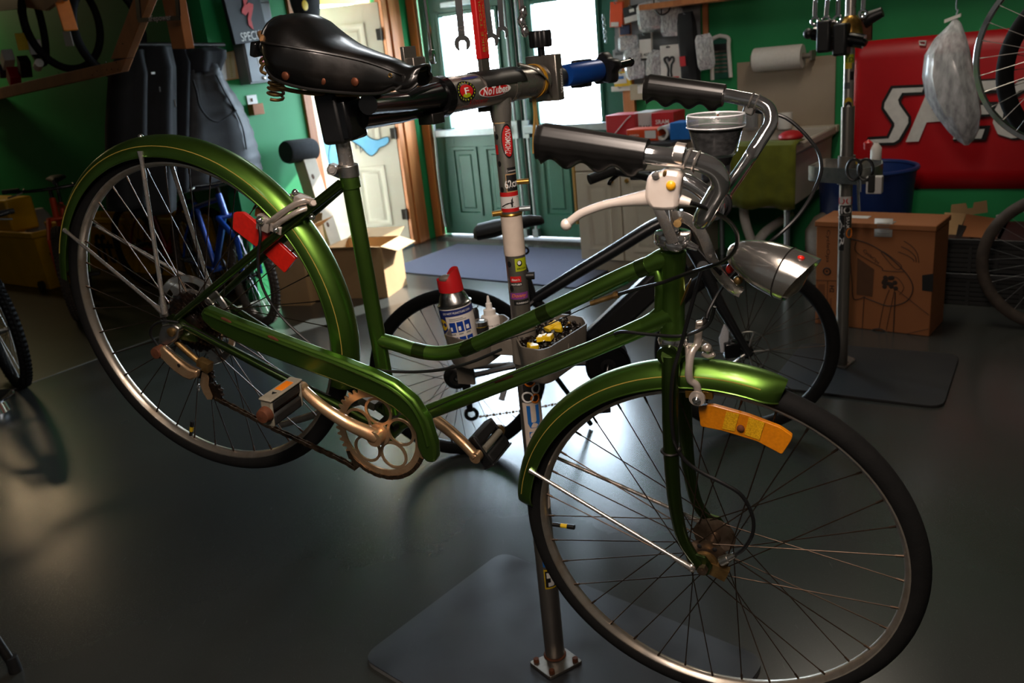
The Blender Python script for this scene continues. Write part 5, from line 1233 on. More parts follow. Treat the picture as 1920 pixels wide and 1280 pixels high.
# stickers on the posts
def st_(c, a0, a1, y0, y1, mt, x, e=.0007, nm='sticker'): return obj(nm, c.patch(MB(), a0, a1, pz(y1, x), pz(y0, x), e), mt, rs)
def tx(c, s, a, y, x, mt, **q): return obj('lettering', c.text(MB(), s, a, pz(y, x), **q), mt, rs)
st_(C1, -1.0, .75, 222, 234, K['black_print'], 916); tx(C1, 'OLA', -.1, 228, 916, K['white_print'], h=.010, w=.026)
st_(C1, -.9, .3, 236, 246, K['tan_tape'], 917)
m = MB(); C1.oval(m, .45, pz(279, 926), .72, .036, .0007); obj('sticker', m, K['black_print'], rs)
m = MB(); C1.oval(m, .45, pz(279, 926), .6, .032, .0011); obj('emblem', m, K['red_print'], rs)
tx(C1, 'THOMSON', .45, 279, 926, K['white_print'], w=.052, h=.012, rot=PI / 2 - .1, shear=.3, e=.0016)
st_(C1, -1.2, -.75, 285, 303, K['red_print'], 919); st_(C1, -1.2, -.9, 249, 260, K['white_print'], 917)
st_(C1, .05, 1.3, 327, 337, K['black_print'], 935); tx(C1, 'Cannondale', .6, 333, 935, K['white_print'], w=.024, h=.004, bold=0)
st_(C1, -.2, 1.3, 338, 372, K['pale_cardboard'], 941, .0006); st_(C1, -.12, 1.25, 340, 370, K['black_print'], 941, .0010); tx(C1, '62cm', .5, 356, 941, K['white_print'], h=.017, w=.034, bold=.02, rot=.1)
st_(C1, -1.35, 1.4, 372, 411, K['red_print'], 940, .0006); st_(C1, -1.35, 1.4, 380, 402, K['paper'], 940, .0010)
tx(C1, 'Al', .15, 391, 940, K['black_print'], h=.021, w=.036, bold=.01, shear=.5)
m = MB().tube([C1.at(-.9, pz(398, 940), .0018), C1.at(-.3, pz(393, 940), .0018), C1.at(.4, pz(391, 940), .0018)], .0012, 5); obj('lettering', m, K['black_print'], rs)
st_(C2, -1.57, 1.57, 412, 488, K['cream_wrap'], 948, .0012, 'tape_wrap')
obj('tape_wrap', C2.patch(MB(), -1.57, 4.71, pz(490, 948), pz(412, 948), .001, 24), K['cream_wrap'], rs)
st_(C2, -.1, 1.25, 494, 518, K['lime_print'], 955); m = MB(); C2.oval(m, .35, pz(503, 955), .26, .0065, .0012); obj('emblem', m, K['black_print'], rs)
m = MB(); C2.oval(m, .32, pz(502, 955), .17, .0045, .0016); obj('emblem', m, K['white_print'], rs); tx(C2, 'ERGON', .55, 513, 955, K['black_print'], w=.022, h=.004)
st_(C2, -.75, .35, 527, 538, K['red_print'], 953); tx(C2, "Stan's", -.2, 533, 953, K['white_print'], w=.018, h=.005, shear=.2); st_(C2, -.7, .4, 539, 545, K['black_print'], 953); tx(C2, 'NOTUBES', -.15, 542, 953, K['white_print'], w=.022, h=.004)
st_(C2, -1.0, 1.0, 557, 569, K['purple_print'], 960); tx(C2, 'Donny', 0, 563, 960, K['orange'], w=.034, h=.010, shear=.3)
st_(C2, -.6, 1.1, 571, 580, K['black_print'], 960); tx(C2, 'SUNRINGLE', .3, 576, 960, K['paper'], w=.028, h=.004)
# lower post: round faces, the blue vertical lettering, checker emblem
st_(C3, -.5, 1.5, 711, 758, K['black_print'], 985); 
for a, y, r_, mt in ((.2, 718, .013, 'orange'), (.75, 735, .011, 'white_print'), (-.15, 748, .012, 'white_print'), (.55, 752, .010, 'orange')):
    pts = [C3.at(a + r_ / C3.r * math.cos(t), pz(y, 985) + r_ * math.sin(t), .0016) for t in (2 * PI * k / 20 for k in range(20))]; obj('emblem', MB().tube(pts, .0022, 6, True), K[mt], rs)
st_(C3, -.75, 1.57, 758, 960, K['cream_wrap'], 990, .0007)
def bl(pts):
    m = MB(); n = 10; poly = []
    for i in range(len(pts)):
        p, q = V((*pts[i], 0)), V((*pts[(i + 1) % len(pts)], 0))
        for k in range(n): r = p + (q - p) * k / n; poly.append(C3.at(r.x, r.y, .0014))
    return m.add(poly, [tuple(range(len(poly)))])
y0, y1, y2, y3 = pz(764, 985), pz(805, 988), pz(812, 990), pz(850, 992)
arc = [(-.35, y0), (-.35, y1 + .012), (-.15, y1), (.5, y1), (.8, y1 + .012), (.8, y0), (.45, y0), (.45, y1 + .018), (.35, y1 + .014), (.0, y1 + .014), (-.02, y1 + .018), (-.02, y0)]
obj('lettering', bl(arc), K['blue_print'], rs)
obj('lettering', bl([(-.3, y2), (1.1, y2), (1.1, y2 - .014), (.4, y2 - .014), (.4, y3), (.05, y3), (.05, y2 - .014), (-.3, y2 - .014)]), K['blue_print'], rs)
obj('lettering', bl([(-.25, y3 - .008), (1.1, y3 - .008), (1.1, y3 - .02), (-.25, y3 - .02)]), K['blue_print'], rs)
obj('lettering', bl([(-.3, pz(1035, 1012)), (1.0, pz(1035, 1012)), (1.0, pz(1062, 1014)), (-.3, pz(1062, 1014))]), K['blue_print'], rs)
st_(C3, -.3, 1.3, 1066, 1102, K['yellow_print'], 1024, .0012); st_(C3, -.2, 1.2, 1069, 1099, K['black_print'], 1024, .0016)
m = MB()
for a0, a1, ya, yb in ((-.05, .3, 1072, 1082), (.3, .7, 1082, 1090), (.05, .6, 1090, 1097), (.7, 1.0, 1074, 1082)): C3.patch(m, a0, a1, pz(yb, 1024), pz(ya, 1024), .002)
obj('emblem', m, K['white_print'], rs)
# ---- clamp tube
Tp = SB + UP * zt_
Jw = bp(632, 214, -.0)
axT = (Tp - Jw).normalized()
upT = (UP - axT * UP.dot(axT)).normalized(); sdT = axT.cross(upT)
if sdT.dot(CAM - Tp) < 0: sdT = -sdT
def ct_(x, y): return on(x, y, Tp, sdT)          # point in the vertical plane of the clamp tube
TU = Tp + upT * .0
def tpos(s, h=0, q=0): return TU + axT * s + upT * h + sdT * q
def s_of(x, y): return (ct_(x, y) - TU).dot(axT)
sA, sE = s_of(826, 188), s_of(1010, 150)
RT = .034
obj('clamp_tube', MB().lathe(TU, axT, [(RT - .004, sA), (RT, sA), (RT, sE), (RT - .004, sE)], 36, True), K['stand_steel'], rs)
obj('tee_socket', MB().tube([SB + UP * (zt_ - .07), SB + UP * (zt_ - .02)], [.021, .026], 24), K['stand_steel'], rs)
s0_, s1_ = s_of(884, 140), s_of(960, 125)
rings = []
for s_ in (s0_, s1_): rings.append([tpos(s_, (RT + .003) * math.cos(t), (RT + .003) * math.sin(t)) for t in [PI * (k / 10 - .5) * .9 for k in range(11)]] + [tpos(s_, (RT + .0) * math.cos(t), (RT + .0) * math.sin(t)) for t in [PI * (.5 - k / 10) * .9 for k in range(11)]])
obj('saddle_bracket', MB().loft(rings), K['dark_steel'], rs)
bb0 = tpos(s_of(908, 130), RT); bar_top = UP * .30
bx_ = (axT - UP * axT.dot(UP)).normalized()
obj('upright_bar', MB().box(bb0 + UP * .06, bx_ * .014, sdT * .005, UP * .07), K['steel'], rs, .001)
obj('red_sleeve', MB().box(bb0 + UP * (vz(900, 70, bb0) - bb0.z + .02), bx_ * .0155, sdT * .0065, UP * .062), K['red_print'], rs, .002)
bz = bb0.z; zr0 = vz(900, 68, bb0)
obj('lettering', text(MB(), 'BIKE TOOL', bb0 + UP * (zr0 - bz + .02) + sdT * .0072 - bx_ * .004, UP, -bx_, w=.1, h=.008, bold=.0), K['gold_line'], rs)
obj('lettering', text(MB(), 'SHOP USE ONLY', bb0 + UP * (zr0 - bz + .02) + sdT * .0072 + bx_ * .007, UP, -bx_, w=.1, h=.005, bold=.0), K['gold_line'], rs)
CT = Cyl(tpos(-1), tpos(1), RT)
CTx = CT
def ctp(x, y): return x
CTf = (CAM - TU); 
class Tube2:
    """wrap on the clamp tube: u along the tube (m from TU), a angle up from the side facing us"""
    def at(s, u, a, e=.0008): return tpos(u, (RT + e) * math.sin(a), (RT + e) * math.cos(a))
T2 = Tube2()
def toval(uc, ac, ru, ra, mt, e, nm='sticker', cut=None):
    pts = []
    for k in range(32):
        t = 2 * PI * k / 32; u = ru * math.cos(t)
        if cut is not None: u = min(u, cut)
        pts.append(T2.at(uc + u, ac + ra * math.sin(t), e))
    c = T2.at(uc, ac, e); return obj(nm, MB().add([c] + pts, [(0, 1 + k, 1 + (k + 1) % 32) for k in range(32)]), mt, rs)
def ttext(s, uc, ac, w, h, mt, e=.0018, shear=0, bold=.01, rot=0):
    vs, fs = text_shape(s, bold, shear); x0, x1 = min(v[0] for v in vs), max(v[0] for v in vs); y0, y1 = min(v[1] for v in vs), max(v[1] for v in vs)
    return obj('lettering', MB().add([T2.at(uc + (v[0] - (x0 + x1) / 2) / (x1 - x0) * w, ac + (v[1] - (y0 + y1) / 2) / (y1 - y0) * h / RT, e) for v in vs], fs), mt, rs)
def ua(x, y):      # pixel on the tube -> u, a
    P = ct_(x, y); u = (P - TU).dot(axT); h_ = (P - TU).dot(upT); return u, math.asin(max(-.95, min(.95, h_ / RT)))
u, a = ua(902, 168); u0_ = ua(872, 175)[0]; u1_ = ua(932, 163)[0]; px_ = (u1_ - u0_) / 60
toval(u, a - .1, 30 * px_, .34, K['white_print'], .0008); toval(u, a - .1, 28 * px_, .29, K['red_print'], .0012, cut=24 * px_)
ttext('NoTubes', u, a - .08, 46 * px_, .015, K['white_print'], shear=.15, bold=.03)
u, a = ua(848, 171); toval(u, a - .05, 16 * px_, .60, K['black_print'], .0008); toval(u, a - .05, 11 * px_, .36, K['red_print'], .0012)
toval(u - .001, a - .28, 7 * px_, .12, K['lime_print'], .0016, 'emblem'); ttext('F', u, a - .05, 7 * px_, .012, K['white_print'], .002)
m = MB()
for k in range(18):
    t = 2 * PI * k / 18; c = T2.at(u + 13.5 * px_ * math.cos(t), a - .05 + .48 * math.sin(t), .0014); m.ball(c, axT * .0014, upT * .002, sdT * .0004, 6, 4)
obj('lettering', m, K['lime_print'], rs)
u, a = ua(864, 150); toval(u, a + .1, 15 * px_, .10, K['navy_print'], .0008); u, a = ua(878, 190); ttext('Vittoria', u - .005, a, 32 * px_, .012, K['red_print'], .0012, .3, 0)
# hose clamp strap, end block with knob, ochre tape
for x, y in ((947, 150),): s_ = s_of(x, y); obj('band_clamp', MB().lathe(TU, axT, [(RT + .001, s_ - .008), (RT + .002, s_ - .008), (RT + .002, s_ + .008), (RT + .001, s_ + .008)], 36, True), K['worn_chrome'], rs)
s_ = s_of(1000, 148)
obj('ochre_band', MB().lathe(TU, axT, [(RT + .001, s_ - .006), (RT + .0025, s_ - .006), (RT + .0025, s_ + .004), (RT + .001, s_ + .004)], 36, True), K['ochre_tape'], rs)
kn = [ct_(985, 130), ct_(1000, 141), ct_(1012, 158), ct_(1022, 178)]
obj('band_strap', MB().tube(catmull([ct_(958, 122) + sdT * .02, ct_(978, 132) + sdT * .034, ct_(1000, 152) + sdT * .036, ct_(1014, 178) + sdT * .026], 4), .008, 8, flat=(axT, 1, .25)), K['steel'], rs)
s_ = s_of(1022, 148)
obj('end_plate', MB().box(tpos(s_, .002, 0), axT * .014, upT * .050, sdT * .040), K['steel'], rs, .003)
pl = tpos(s_ + .002, -.006, .0412)
obj('lettering', text(MB(), 'Vittoria', pl, upT, -axT, w=.052, h=.010, shear=.2), K['white_print'], rs)
kb_ = tpos(s_ - .006, .085, .0)
m = MB().lathe(tpos(s_ - .006, .045), upT, [(.008, 0), (.008, .03)], 12); obj('knob_stem', m, K['black_metal'], rs)
m = MB()
for k in range(12):
    pass
rg = []
for h_ in (.068, .072, .10, .104):
    rg.append([tpos(s_ - .006, h_) + (axT * math.cos(t) + sdT * math.sin(t)) * (.022 + .0035 * math.cos(6 * t)) * (.9 if h_ in (.068, .104) else 1) for t in (2 * PI * k / 48 for k in range(48))])
obj('knob', MB().loft(rg), K['black_plastic'], rs)
e0 = s_ + .014
obj('flare', MB().lathe(TU, axT, [(.012, e0), (.034, e0), (.033, e0 + .012), (.024, e0 + .03), (.021, e0 + .055), (.012, e0 + .055)], 30, True), K['black_plastic'], rs)
e1 = s_of(1060, 140); e2 = s_of(1118, 130)
obj('blue_sleeve', MB().lathe(TU, axT, [(.010, e1 - .004), (.0235, e1 - .004), (.0255, e1), (.0265, e2), (.010, e2)], 30, True), K['blue_paint'], rs)
def lobed(c, ax, R_, th, n, nm, x):
    xx = V(x); yy = ax.cross(xx); rg = []
    for h_, k_ in ((-th / 2, .9), (-th * .35, 1), (th * .35, 1), (th / 2, .9)):
        rg.append([c + ax * h_ + (xx * math.cos(t) + yy * math.sin(t)) * R_ * k_ * (1 + .14 * math.cos(n * t)) for t in (2 * PI * k / 64 for k in range(64))])
    return obj(nm, MB().loft(rg), K['black_plastic'], rs)
lobed(tpos(s_of(1104, 128), .020, -.02), upT, .024, .02, 5, 'lobed_knob', axT); lobed(tpos(s_of(1098, 165), -.024, -.012), upT, .024, .02, 5, 'lobed_knob', axT)
lobed(tpos(s_of(1135, 130)), axT, .036, .04, 5, 'lobed_knob', upT)
obj('crank_handle', MB().tube([tpos(s_of(1140, 130), .004, .02), tpos(s_of(1166, 124), .008, .024)], [.011, .010], 12).ball(tpos(s_of(1166, 124), .008, .024), axT * .012, upT * .012, sdT * .012, 12, 8), K['black_metal'], rs)
obj('hang_strap', MB().tube(catmull([ct_(1000, 185), ct_(1003, 215), ct_(1001, 250), ct_(1001, 288)], 5), .006, 6, flat=(axT, 1, .15)).tube(catmull([ct_(1003, 185), ct_(1006, 220), ct_(1011, 248), ct_(1009, 262)], 5), .005, 6, flat=(axT, 1, .15)), K['strap'], rs)
# brackets at the jaw end of the tube
s_ = s_of(806, 190)
obj('end_cap', MB().lathe(TU, axT, [(.02, sA - .018), (RT + .004, sA - .016), (RT + .005, sA + .004), (RT + .001, sA + .006)], 36), K['black_metal'], rs)
obj('side_bracket', MB().box(tpos(s_of(798, 150), .052, -.02), axT * .018, upT * .024, sdT * .012), K['steel'], rs, .002)
obj('side_bracket', MB().box(tpos(s_of(808, 214), -.036, 0), axT * .018, upT * .010, sdT * .018), K['dark_steel'], rs, .002)
obj('side_bracket', MB().box(tpos(s_of(792, 118), .070, -.03), axT * .018, upT * .026, sdT * .004), K['steel'], rs, .001)
m = MB().tube([tpos(sA - .01, .004, .01), tpos(s_of(738, 195), .004, .022), bp(690, 196, .03)], [.024, .018, .016], 14)
m.tube([tpos(sA - .005, .018, .012), tpos(s_of(760, 180), .014, .026), tpos(s_of(720, 196), .004, .03)], [.012, .010, .012], 12)
m.tube([bp(672, 222, -.015), tpos(s_of(760, 205), -.018, -.01), tpos(sA - .01, -.012, -.01)], [.020, .017, .018], 12)
obj('jaw_arm', m, K['black_metal'], rs)
obj('pivot_bolt', MB().lathe(tpos(s_of(702, 195), .002, .03), sdT, [(.0, .022), (.011, .02), (.014, .012), (.014, 0)], 18), K['black_metal'], rs)
jc = bp(634, 218, .0); jd = (bp(645, 262) - bp(628, 180)).normalized(); jx = jd.cross(NR).normalized()
obj('jaw', MB().box(jc + NR * .018, jx * .021, jd * .042, NR * .011), K['black_plastic'], rs, .006)
obj('jaw', MB().box(jc - NR * .020, jx * .021, jd * .042, NR * .010), K['black_plastic'], rs, .006)
obj('jaw_block', MB().box(bp(656, 222, .0), jx * .014, jd * .034, NR * .026), K['black_metal'], rs, .006)
# ---- parts tray on the post
zt = pz(622, 958)
def tp(x, y, dz=0): return fl(x, y, zt + dz)
def tub(nm, pix, depth, wall=.9):
    ring = [tp(*p) for p in pix]; ring = rounded(ring, .012, 3); c = sum(ring, V((0, 0, 0))) / len(ring)
    def k(f, dz): return [c + (p - c) * f + UP * dz for p in ring]
    o = obj(nm, MB().loft([k(.86, -depth), k(.90, -depth + .006), k(1, 0), k(.955, 0), k(.87, -depth + .008)], True, True), K['grey_plastic'], rs); return c, ring
LEFT = [(833, 628), (868, 638), (912, 628), (957, 597), (944, 588), (850, 606)]
cl_, ringL = tub('tray', LEFT, .075)
RIGHT_ = [(966, 632), (976, 651), (1012, 657), (1030, 652), (1102, 606), (1094, 593), (1058, 588), (980, 588)]
cr_, ringR = tub('tray', RIGHT_, .085)
obj('tray_bracket', MB().tube([SB + UP * (zt - .09), SB + UP * (zt + .004)], .030, 24).box(SB + UP * (zt - .05) - B1 * .01, (cr_ - cl_).normalized() * .12, UP.cross((cr_ - cl_).normalized()) * .012, UP * .02), K['grey_plastic'], rs, .003)
obj('tray_leg', MB().box(fl(872, 690, zt - .1), (cr_ - cl_).normalized() * .022, UP.cross((cr_ - cl_).normalized()) * .004, UP * .04), K['grey_plastic'], rs)
# ---- can, bottles and small parts in the trays
zb = zt - .068
ca = fl(872, 655, zb); td = (CAM - ca); td.z = 0; td.normalize(); tl_ = UP.cross(td)
axc = (UP + tl_ * -.10 - td * .02).normalized()
if (axc).dot(RIGHT) > 0: axc = (UP + tl_ * .10 - td * .02).normalized()
rcan = .040
can = thing('spray_can', ca, 'blue and white spray can with a red nozzle cap in the stand tray', 'can')
def cz(x, y):   # height along the can axis for a pixel
    P = on(x, y, ca, td); return (P - ca).dot(axc)
hs = cz(858, 570)
obj('body', MB().lathe(ca, axc, [(0, .004), (rcan - .003, 0), (rcan, .004), (rcan, hs)], 36), K['white_bottle'], can)
obj('shoulder', MB().lathe(ca, axc, [(rcan, hs), (rcan + .0015, hs + .002), (rcan + .0015, hs + .006), (rcan - .003, hs + .009), (rcan - .008, hs + .024), (rcan - .014, hs + .034), (rcan - .014, hs + .04)], 36), K['silver_can'], can)
CC = Cyl(ca, ca + axc, rcan)
def cp(a0, a1, h0, h1, mt, e=.0006, nm='label'): return obj(nm, CC.patch(MB(), a0, a1, h0, h1, e), mt, can)
cp(-1.57, 1.57, hs - .018, hs - .002, K['navy_print']); obj('lettering', CC.text(MB(), 'DO NOT PUNCTURE CAN', 0, hs - .010, w=.07, h=.005), K['white_print'], can)
cp(-1.5, -.78, hs - .062, hs - .018, K['navy_print']); m = MB(); CC.oval(m, -1.12, hs - .038, .36, .014, .001); obj('shield', m, K['yellow_print'], can)
obj('lettering', CC.text(MB(), 'WD-40', -1.12, hs - .036, w=.02, h=.007, e=.0016), K['navy_print'], can)
cp(-1.5, -.9, hs - .074, hs - .064, K['yellow_print'])
for r_ in range(2):
    for c_ in range(3):
        a_ = -.42 + c_ * .46; h_ = hs - .045 - r_ * .037
        cp(a_ - .19, a_ + .19, h_ - .013, h_ + .012, K['blue_gloss'], .0008, 'picture'); cp(a_ - .13 + .05 * r_, a_ - .02 + .04 * c_, h_ - .009, h_ + .001 + .003 * r_, K['white_print'], .0012, 'picture')
        cp(a_ - .18, a_ + .1, h_ - .019, h_ - .016, K['grey_board'], .0008, 'print')
for k in range(2): cp(-.55, .3 + .2 * k, hs - .025 - k * .004, hs - .0235 - k * .004, K['grey_board'], .0008, 'print')
cp(.2, .9, hs - .114, hs - .108, K['yellow_print'])
cpb = ca + axc * (hs + .036); rg = []
cx = -tl_ if (-tl_).dot(RIGHT) > 0 else tl_
for i, (h_, k_) in enumerate(((0, 1.02), (.012, 1.03), (.03, 1.0))): rg.append([cpb + axc * h_ + (cx * math.cos(t) + td * math.sin(t)) * .029 * k_ for t in (2 * PI * k / 28 for k in range(28))])
rg.append([cpb + axc * (.038 + .016 * math.tanh(2.4 * math.cos(t))) + (cx * math.cos(t) + td * math.sin(t)) * .0275 for t in (2 * PI * k / 28 for k in range(28))])
rg.append([cpb + axc * (.032 + .014 * math.tanh(2.4 * math.cos(t))) + (cx * math.cos(t) + td * math.sin(t)) * .022 for t in (2 * PI * k / 28 for k in range(28))])
obj('nozzle_cap', MB().loft(rg, True, True), K['red_plastic'], can)
obj('nozzle', MB().ball(cpb + axc * .030 - cx * .004, cx * .020, td * .012, axc * .010, 14, 8), K['grey_plastic'], can)
gb = fl(924, 640, zb); gh = vz(918, 553, gb) - gb.z
gbt = thing('glue_bottle', gb, 'white squeeze bottle with a pointed nozzle beside the stand post', 'bottle')
rb = .024; k = gh
obj('body', MB().lathe(gb, UP, [(0, 0), (rb, 0), (rb, k * .52), (rb * .9, k * .57), (rb * .55, k * .6)], 24), K['white_bottle'], gbt)
obj('nozzle', MB().lathe(gb, UP, [(rb * .62, k * .58), (rb * .62, k * .7), (rb * .34, k * .72), (rb * .32, k * .83), (rb * .2, k * .85), (rb * .1, k * .985), (0, k)], 20), K['white_bottle'], gbt)
Cg = Cyl(gb, gb + UP, rb); obj('lettering', Cg.text(MB(), 'Grip Lube', .3, k * .40, w=.03, h=.004), K['black_print'], gbt)
ob = fl(896, 642, zb); oh = vz(893, 575, ob) - ob.z
obt = thing('oil_bottle', ob, 'tiny black capped oil bottle between the spray can and the glue bottle', 'bottle')
obj('body', MB().lathe(ob, UP, [(0, 0), (.014, 0), (.014, oh * .55), (.009, oh * .62)], 18), K['navy_print'], obt); obj('cap', MB().lathe(ob + UP * oh * .6, UP, [(.009, 0), (.011, .002), (.011, oh * .3), (.007, oh * .4), (0, oh * .4)], 16), K['black_plastic'], obt)
jb = fl(906, 650, zb); jh = vz(904, 600, jb) - jb.z
jt = thing('grease_jar', jb, 'small black and yellow jar with a metal lid in front of the glue bottle', 'jar')
obj('body', MB().lathe(jb, UP, [(0, 0), (.018, 0), (.018, jh * .82)], 18), K['yellow_print'], jt); obj('band', MB().lathe(jb, UP, [(.0184, jh * .5), (.0188, jh * .5), (.0188, jh * .8), (.0184, jh * .8)], 18, True), K['black_print'], jt)
obj('lid', MB().lathe(jb + UP * jh * .82, UP, [(.018, 0), (.019, 0), (.019, jh * .16), (0, jh * .18)], 18), K['silver_can'], jt)
tpz = fl(838, 690, zt - .10)
# bits and pieces
rr = random.Random(21); inner = [cr_ + (p - cr_) * .88 for p in ringR]
def inside(P):
    odd = False
    for i in range(len(inner)):
        a, b = inner[i], inner[(i + 1) % len(inner)]
        if (a.y > P.y) != (b.y > P.y) and P.x < a.x + (P.y - a.y) * (b.x - a.x) / (b.y - a.y): odd = not odd
    return odd
m1, m2 = MB(), MB(); n = 0
pile = zt - .018
bx0, bx1 = min(p.x for p in inner), max(p.x for p in inner); by0, by1 = min(p.y for p in inner), max(p.y for p in inner)
for _try in range(4000):
    if n >= 260: break
    P = V((rr.uniform(bx0, bx1), rr.uniform(by0, by1), pile + rr.uniform(-.012, .012)))
    if not inside(P): continue
    n += 1; d = V((rr.uniform(-1, 1), rr.uniform(-1, 1), rr.uniform(-.5, .6))).normalized(); m = m1 if rr.random() < .55 else m2
    t = rr.random()
    if t < .4: m.tube([P - d * .009, P + d * .009], rr.uniform(.0018, .004), 6)
    elif t < .7: m.torus(P, d, rr.uniform(.004, .008), .0016, 10, 5)
    else: x, y = perp(d); m.box(P, x * rr.uniform(.003, .006), y * .004, d * rr.uniform(.002, .006))
sb_ = MB().add([cr_ + (p - cr_) * 1.0 + UP * (pile - .012 - zt + 0) * 1 for p in inner], [tuple(range(len(inner)))])
hb = solo('hardware_pile', m1, K['black_oil'], 'pile of small black bolts, rings and clips in the stand tray', 'hardware'); hb['kind'] = 'stuff'
hb2 = solo('hardware_pile', m2, K['bolt_mix'], 'shiny metal nuts and washers mixed through the stand tray', 'hardware'); hb2['kind'] = 'stuff'
obj('tray_floor', sb_, K['black_oil'], rs)
def clip(x, y, ang, tilt, label, full=True, s_=1.0):
    P = fl(x, y, pile + .014); u = V((math.cos(ang), math.sin(ang), tilt)).normalized(); v = UP.cross(u).normalized(); w_ = u.cross(v)
    t = thing('yellow_clip', P - UP * .008, label, 'clip', None)
    pr = [(-1, .9), (-.55, .75), (0, .55), (.55, .75), (1, .9)] if full else [(-.6, .9), (.0, .8), (.6, .3)]
    top = [P + u * a * .017 * s_ + v * b * .015 * s_ for a, b in pr] + [P + u * a * .017 * s_ - v * b * .015 * s_ for a, b in pr[::-1]]
    obj('body', MB().prism([p - w_ * .006 for p in top], w_ * .012), K['yellow_plastic'], t, .0015)
    if full: obj('rib', MB().box(P + w_ * .0065, u * .003, v * .008, w_ * .0015), K['yellow_plastic'], t)
clip(1022, 633, -.35, .1, 'yellow plastic clip lying in the middle of the stand tray')
clip(1036, 612, .5, .3, 'yellow plastic clip at the back of the stand tray')
clip(1048, 615, .9, .4, 'half hidden yellow clip next to the back one', False, .8)
clip(1000, 650, .2, -.2, 'yellow clip at the front corner of the stand tray', False, 1.1)
sc = solo('long_screw', MB().tube([fl(1058, 614, pile + .018), fl(1066, 606, pile + .03)], [.002, .0022], 8).ball(fl(1067, 605, pile + .031), V((.005, 0, 0)), V((0, .005, 0)), V((0, 0, .004)), 10, 6), K['brown_metal'], 'long bronze screw poking up by the yellow clips', 'screw')
# ---- wrenches hanging above the clamp
def wrench(x0, x1, y1, depth_y, jaw, label, side=False, rx=0):
    pl_ = V((0, depth_y, 0)); n_ = V((0, 1, 0)); q = on(x1, y1, pl_, n_); p = on(x0, -14, pl_, n_); d = (q - p).normalized(); nx = V((1, 0, 0)) if not side else V((0.25, 1, 0)).normalized()
    nx = (nx - d * nx.dot(d)).normalized(); nf = d.cross(nx)
    t = thing('wrench', q, label, 'wrench', 'wrenches hanging above the clamp')
    L = (q - p).length; r = jaw
    obj('handle', MB().box((p - d * .06 + q - d * jaw * 1.4) / 2, nx * jaw * .42, nf * .003, d * (L + .06 - jaw * 1.4) / 2), K['clean_chrome'], t, .0015)
    c = q - d * jaw * .55
    # open jaw: arc from one tip round the back to the other tip, then a U-shaped slot
    poly = []
    for k in range(17): a = math.radians(-245 + 310 * k / 16); poly.append(c + (nx * math.cos(a) + d * math.sin(a)) * jaw)
    sl = jaw * .42
    poly += [c + d * jaw * .75 + nx * sl, c - d * jaw * .1 + nx * sl, c - d * jaw * .32 + nx * sl * .5, c - d * jaw * .32 - nx * sl * .5, c - d * jaw * .1 - nx * sl, c + d * jaw * .75 - nx * sl]
    obj('jaw', MB().prism([v - nf * .0035 for v in poly], nf * .007), K['clean_chrome'], t, .001)
    return t, p, q, nx, nf, d
Yp = SB.y
wa = wrench(858, 868, 90, Yp - .03, .0165, 'large open wrench hanging before the bright glass left of the red sleeve')
obj('lettering', text(MB(), '15', (wa[1] * .35 + wa[2] * .65) - wa[4] * .0034 if wa[4].dot(V((0, 1, 0))) > 0 else (wa[1] * .35 + wa[2] * .65) + wa[4] * .0034, wa[5], -wa[3], h=.008), K['dark_steel'], wa[0])
wrench(910, 922, 84, Yp + .02, .0155, 'open wrench hanging just right of the red sleeve')
wrench(936, 942, 68, Yp + .06, .0135, 'smaller wrench hanging second from the red sleeve')
wrench(796, 812, 115, Yp + .03, .016, 'wrench turned edge on and hanging nearest the saddle', True)
m = MB()
for dx, yy in ((978, 40), (984, 58), (981, 22)): P = on(dx, yy, V((0, Yp + .05, 0)), V((0, 1, 0))); m.tube([P + UP * .1, P], .0035, 8); m.ball(P, V((.009, 0, 0)), V((0, .008, 0)), UP * .013, 10, 8)
solo('socket_keys', m, K['clean_chrome'], 'cluster of small chrome hex keys hanging above the end plate knob', 'hex keys')
# tool rail that carries the hanging tools, just above the frame
P, Q = on(780, -22, V((0, Yp, 0)), V((0, 1, 0))), on(1000, -22, V((0, Yp, 0)), V((0, 1, 0)))
zz_ = max(P.z, Q.z) + .03; obj('tool_rail', MB().box(V(((P.x + Q.x) / 2, Yp + .02, zz_)), V((.16, 0, 0)), V((0, .06, 0)), UP * .006), K['steel'], rs)
obj('rail_post', MB().box(bb0 + UP * ((zz_ - bz) / 2 + .05), bx_ * .010, sdT * .004, UP * ((zz_ - bz) / 2 - .04)), K['steel'], rs)
# ================================================================ the green city bicycle
gb_ = thing('city_bicycle', P0 - E2 * .0 - UP * .34, 'old green city bicycle with chrome fittings clamped in the repair stand', 'bicycle')
GP, DG = K['green_paint'], K['green_paint']
G = gb_
def bps(*p): return [bp(*q) for q in p]
WG = dict(rim=K['rim_steel'], tyre=K['tyre'], hub=K['hub_steel'], spoke=K['spoke_steel'])
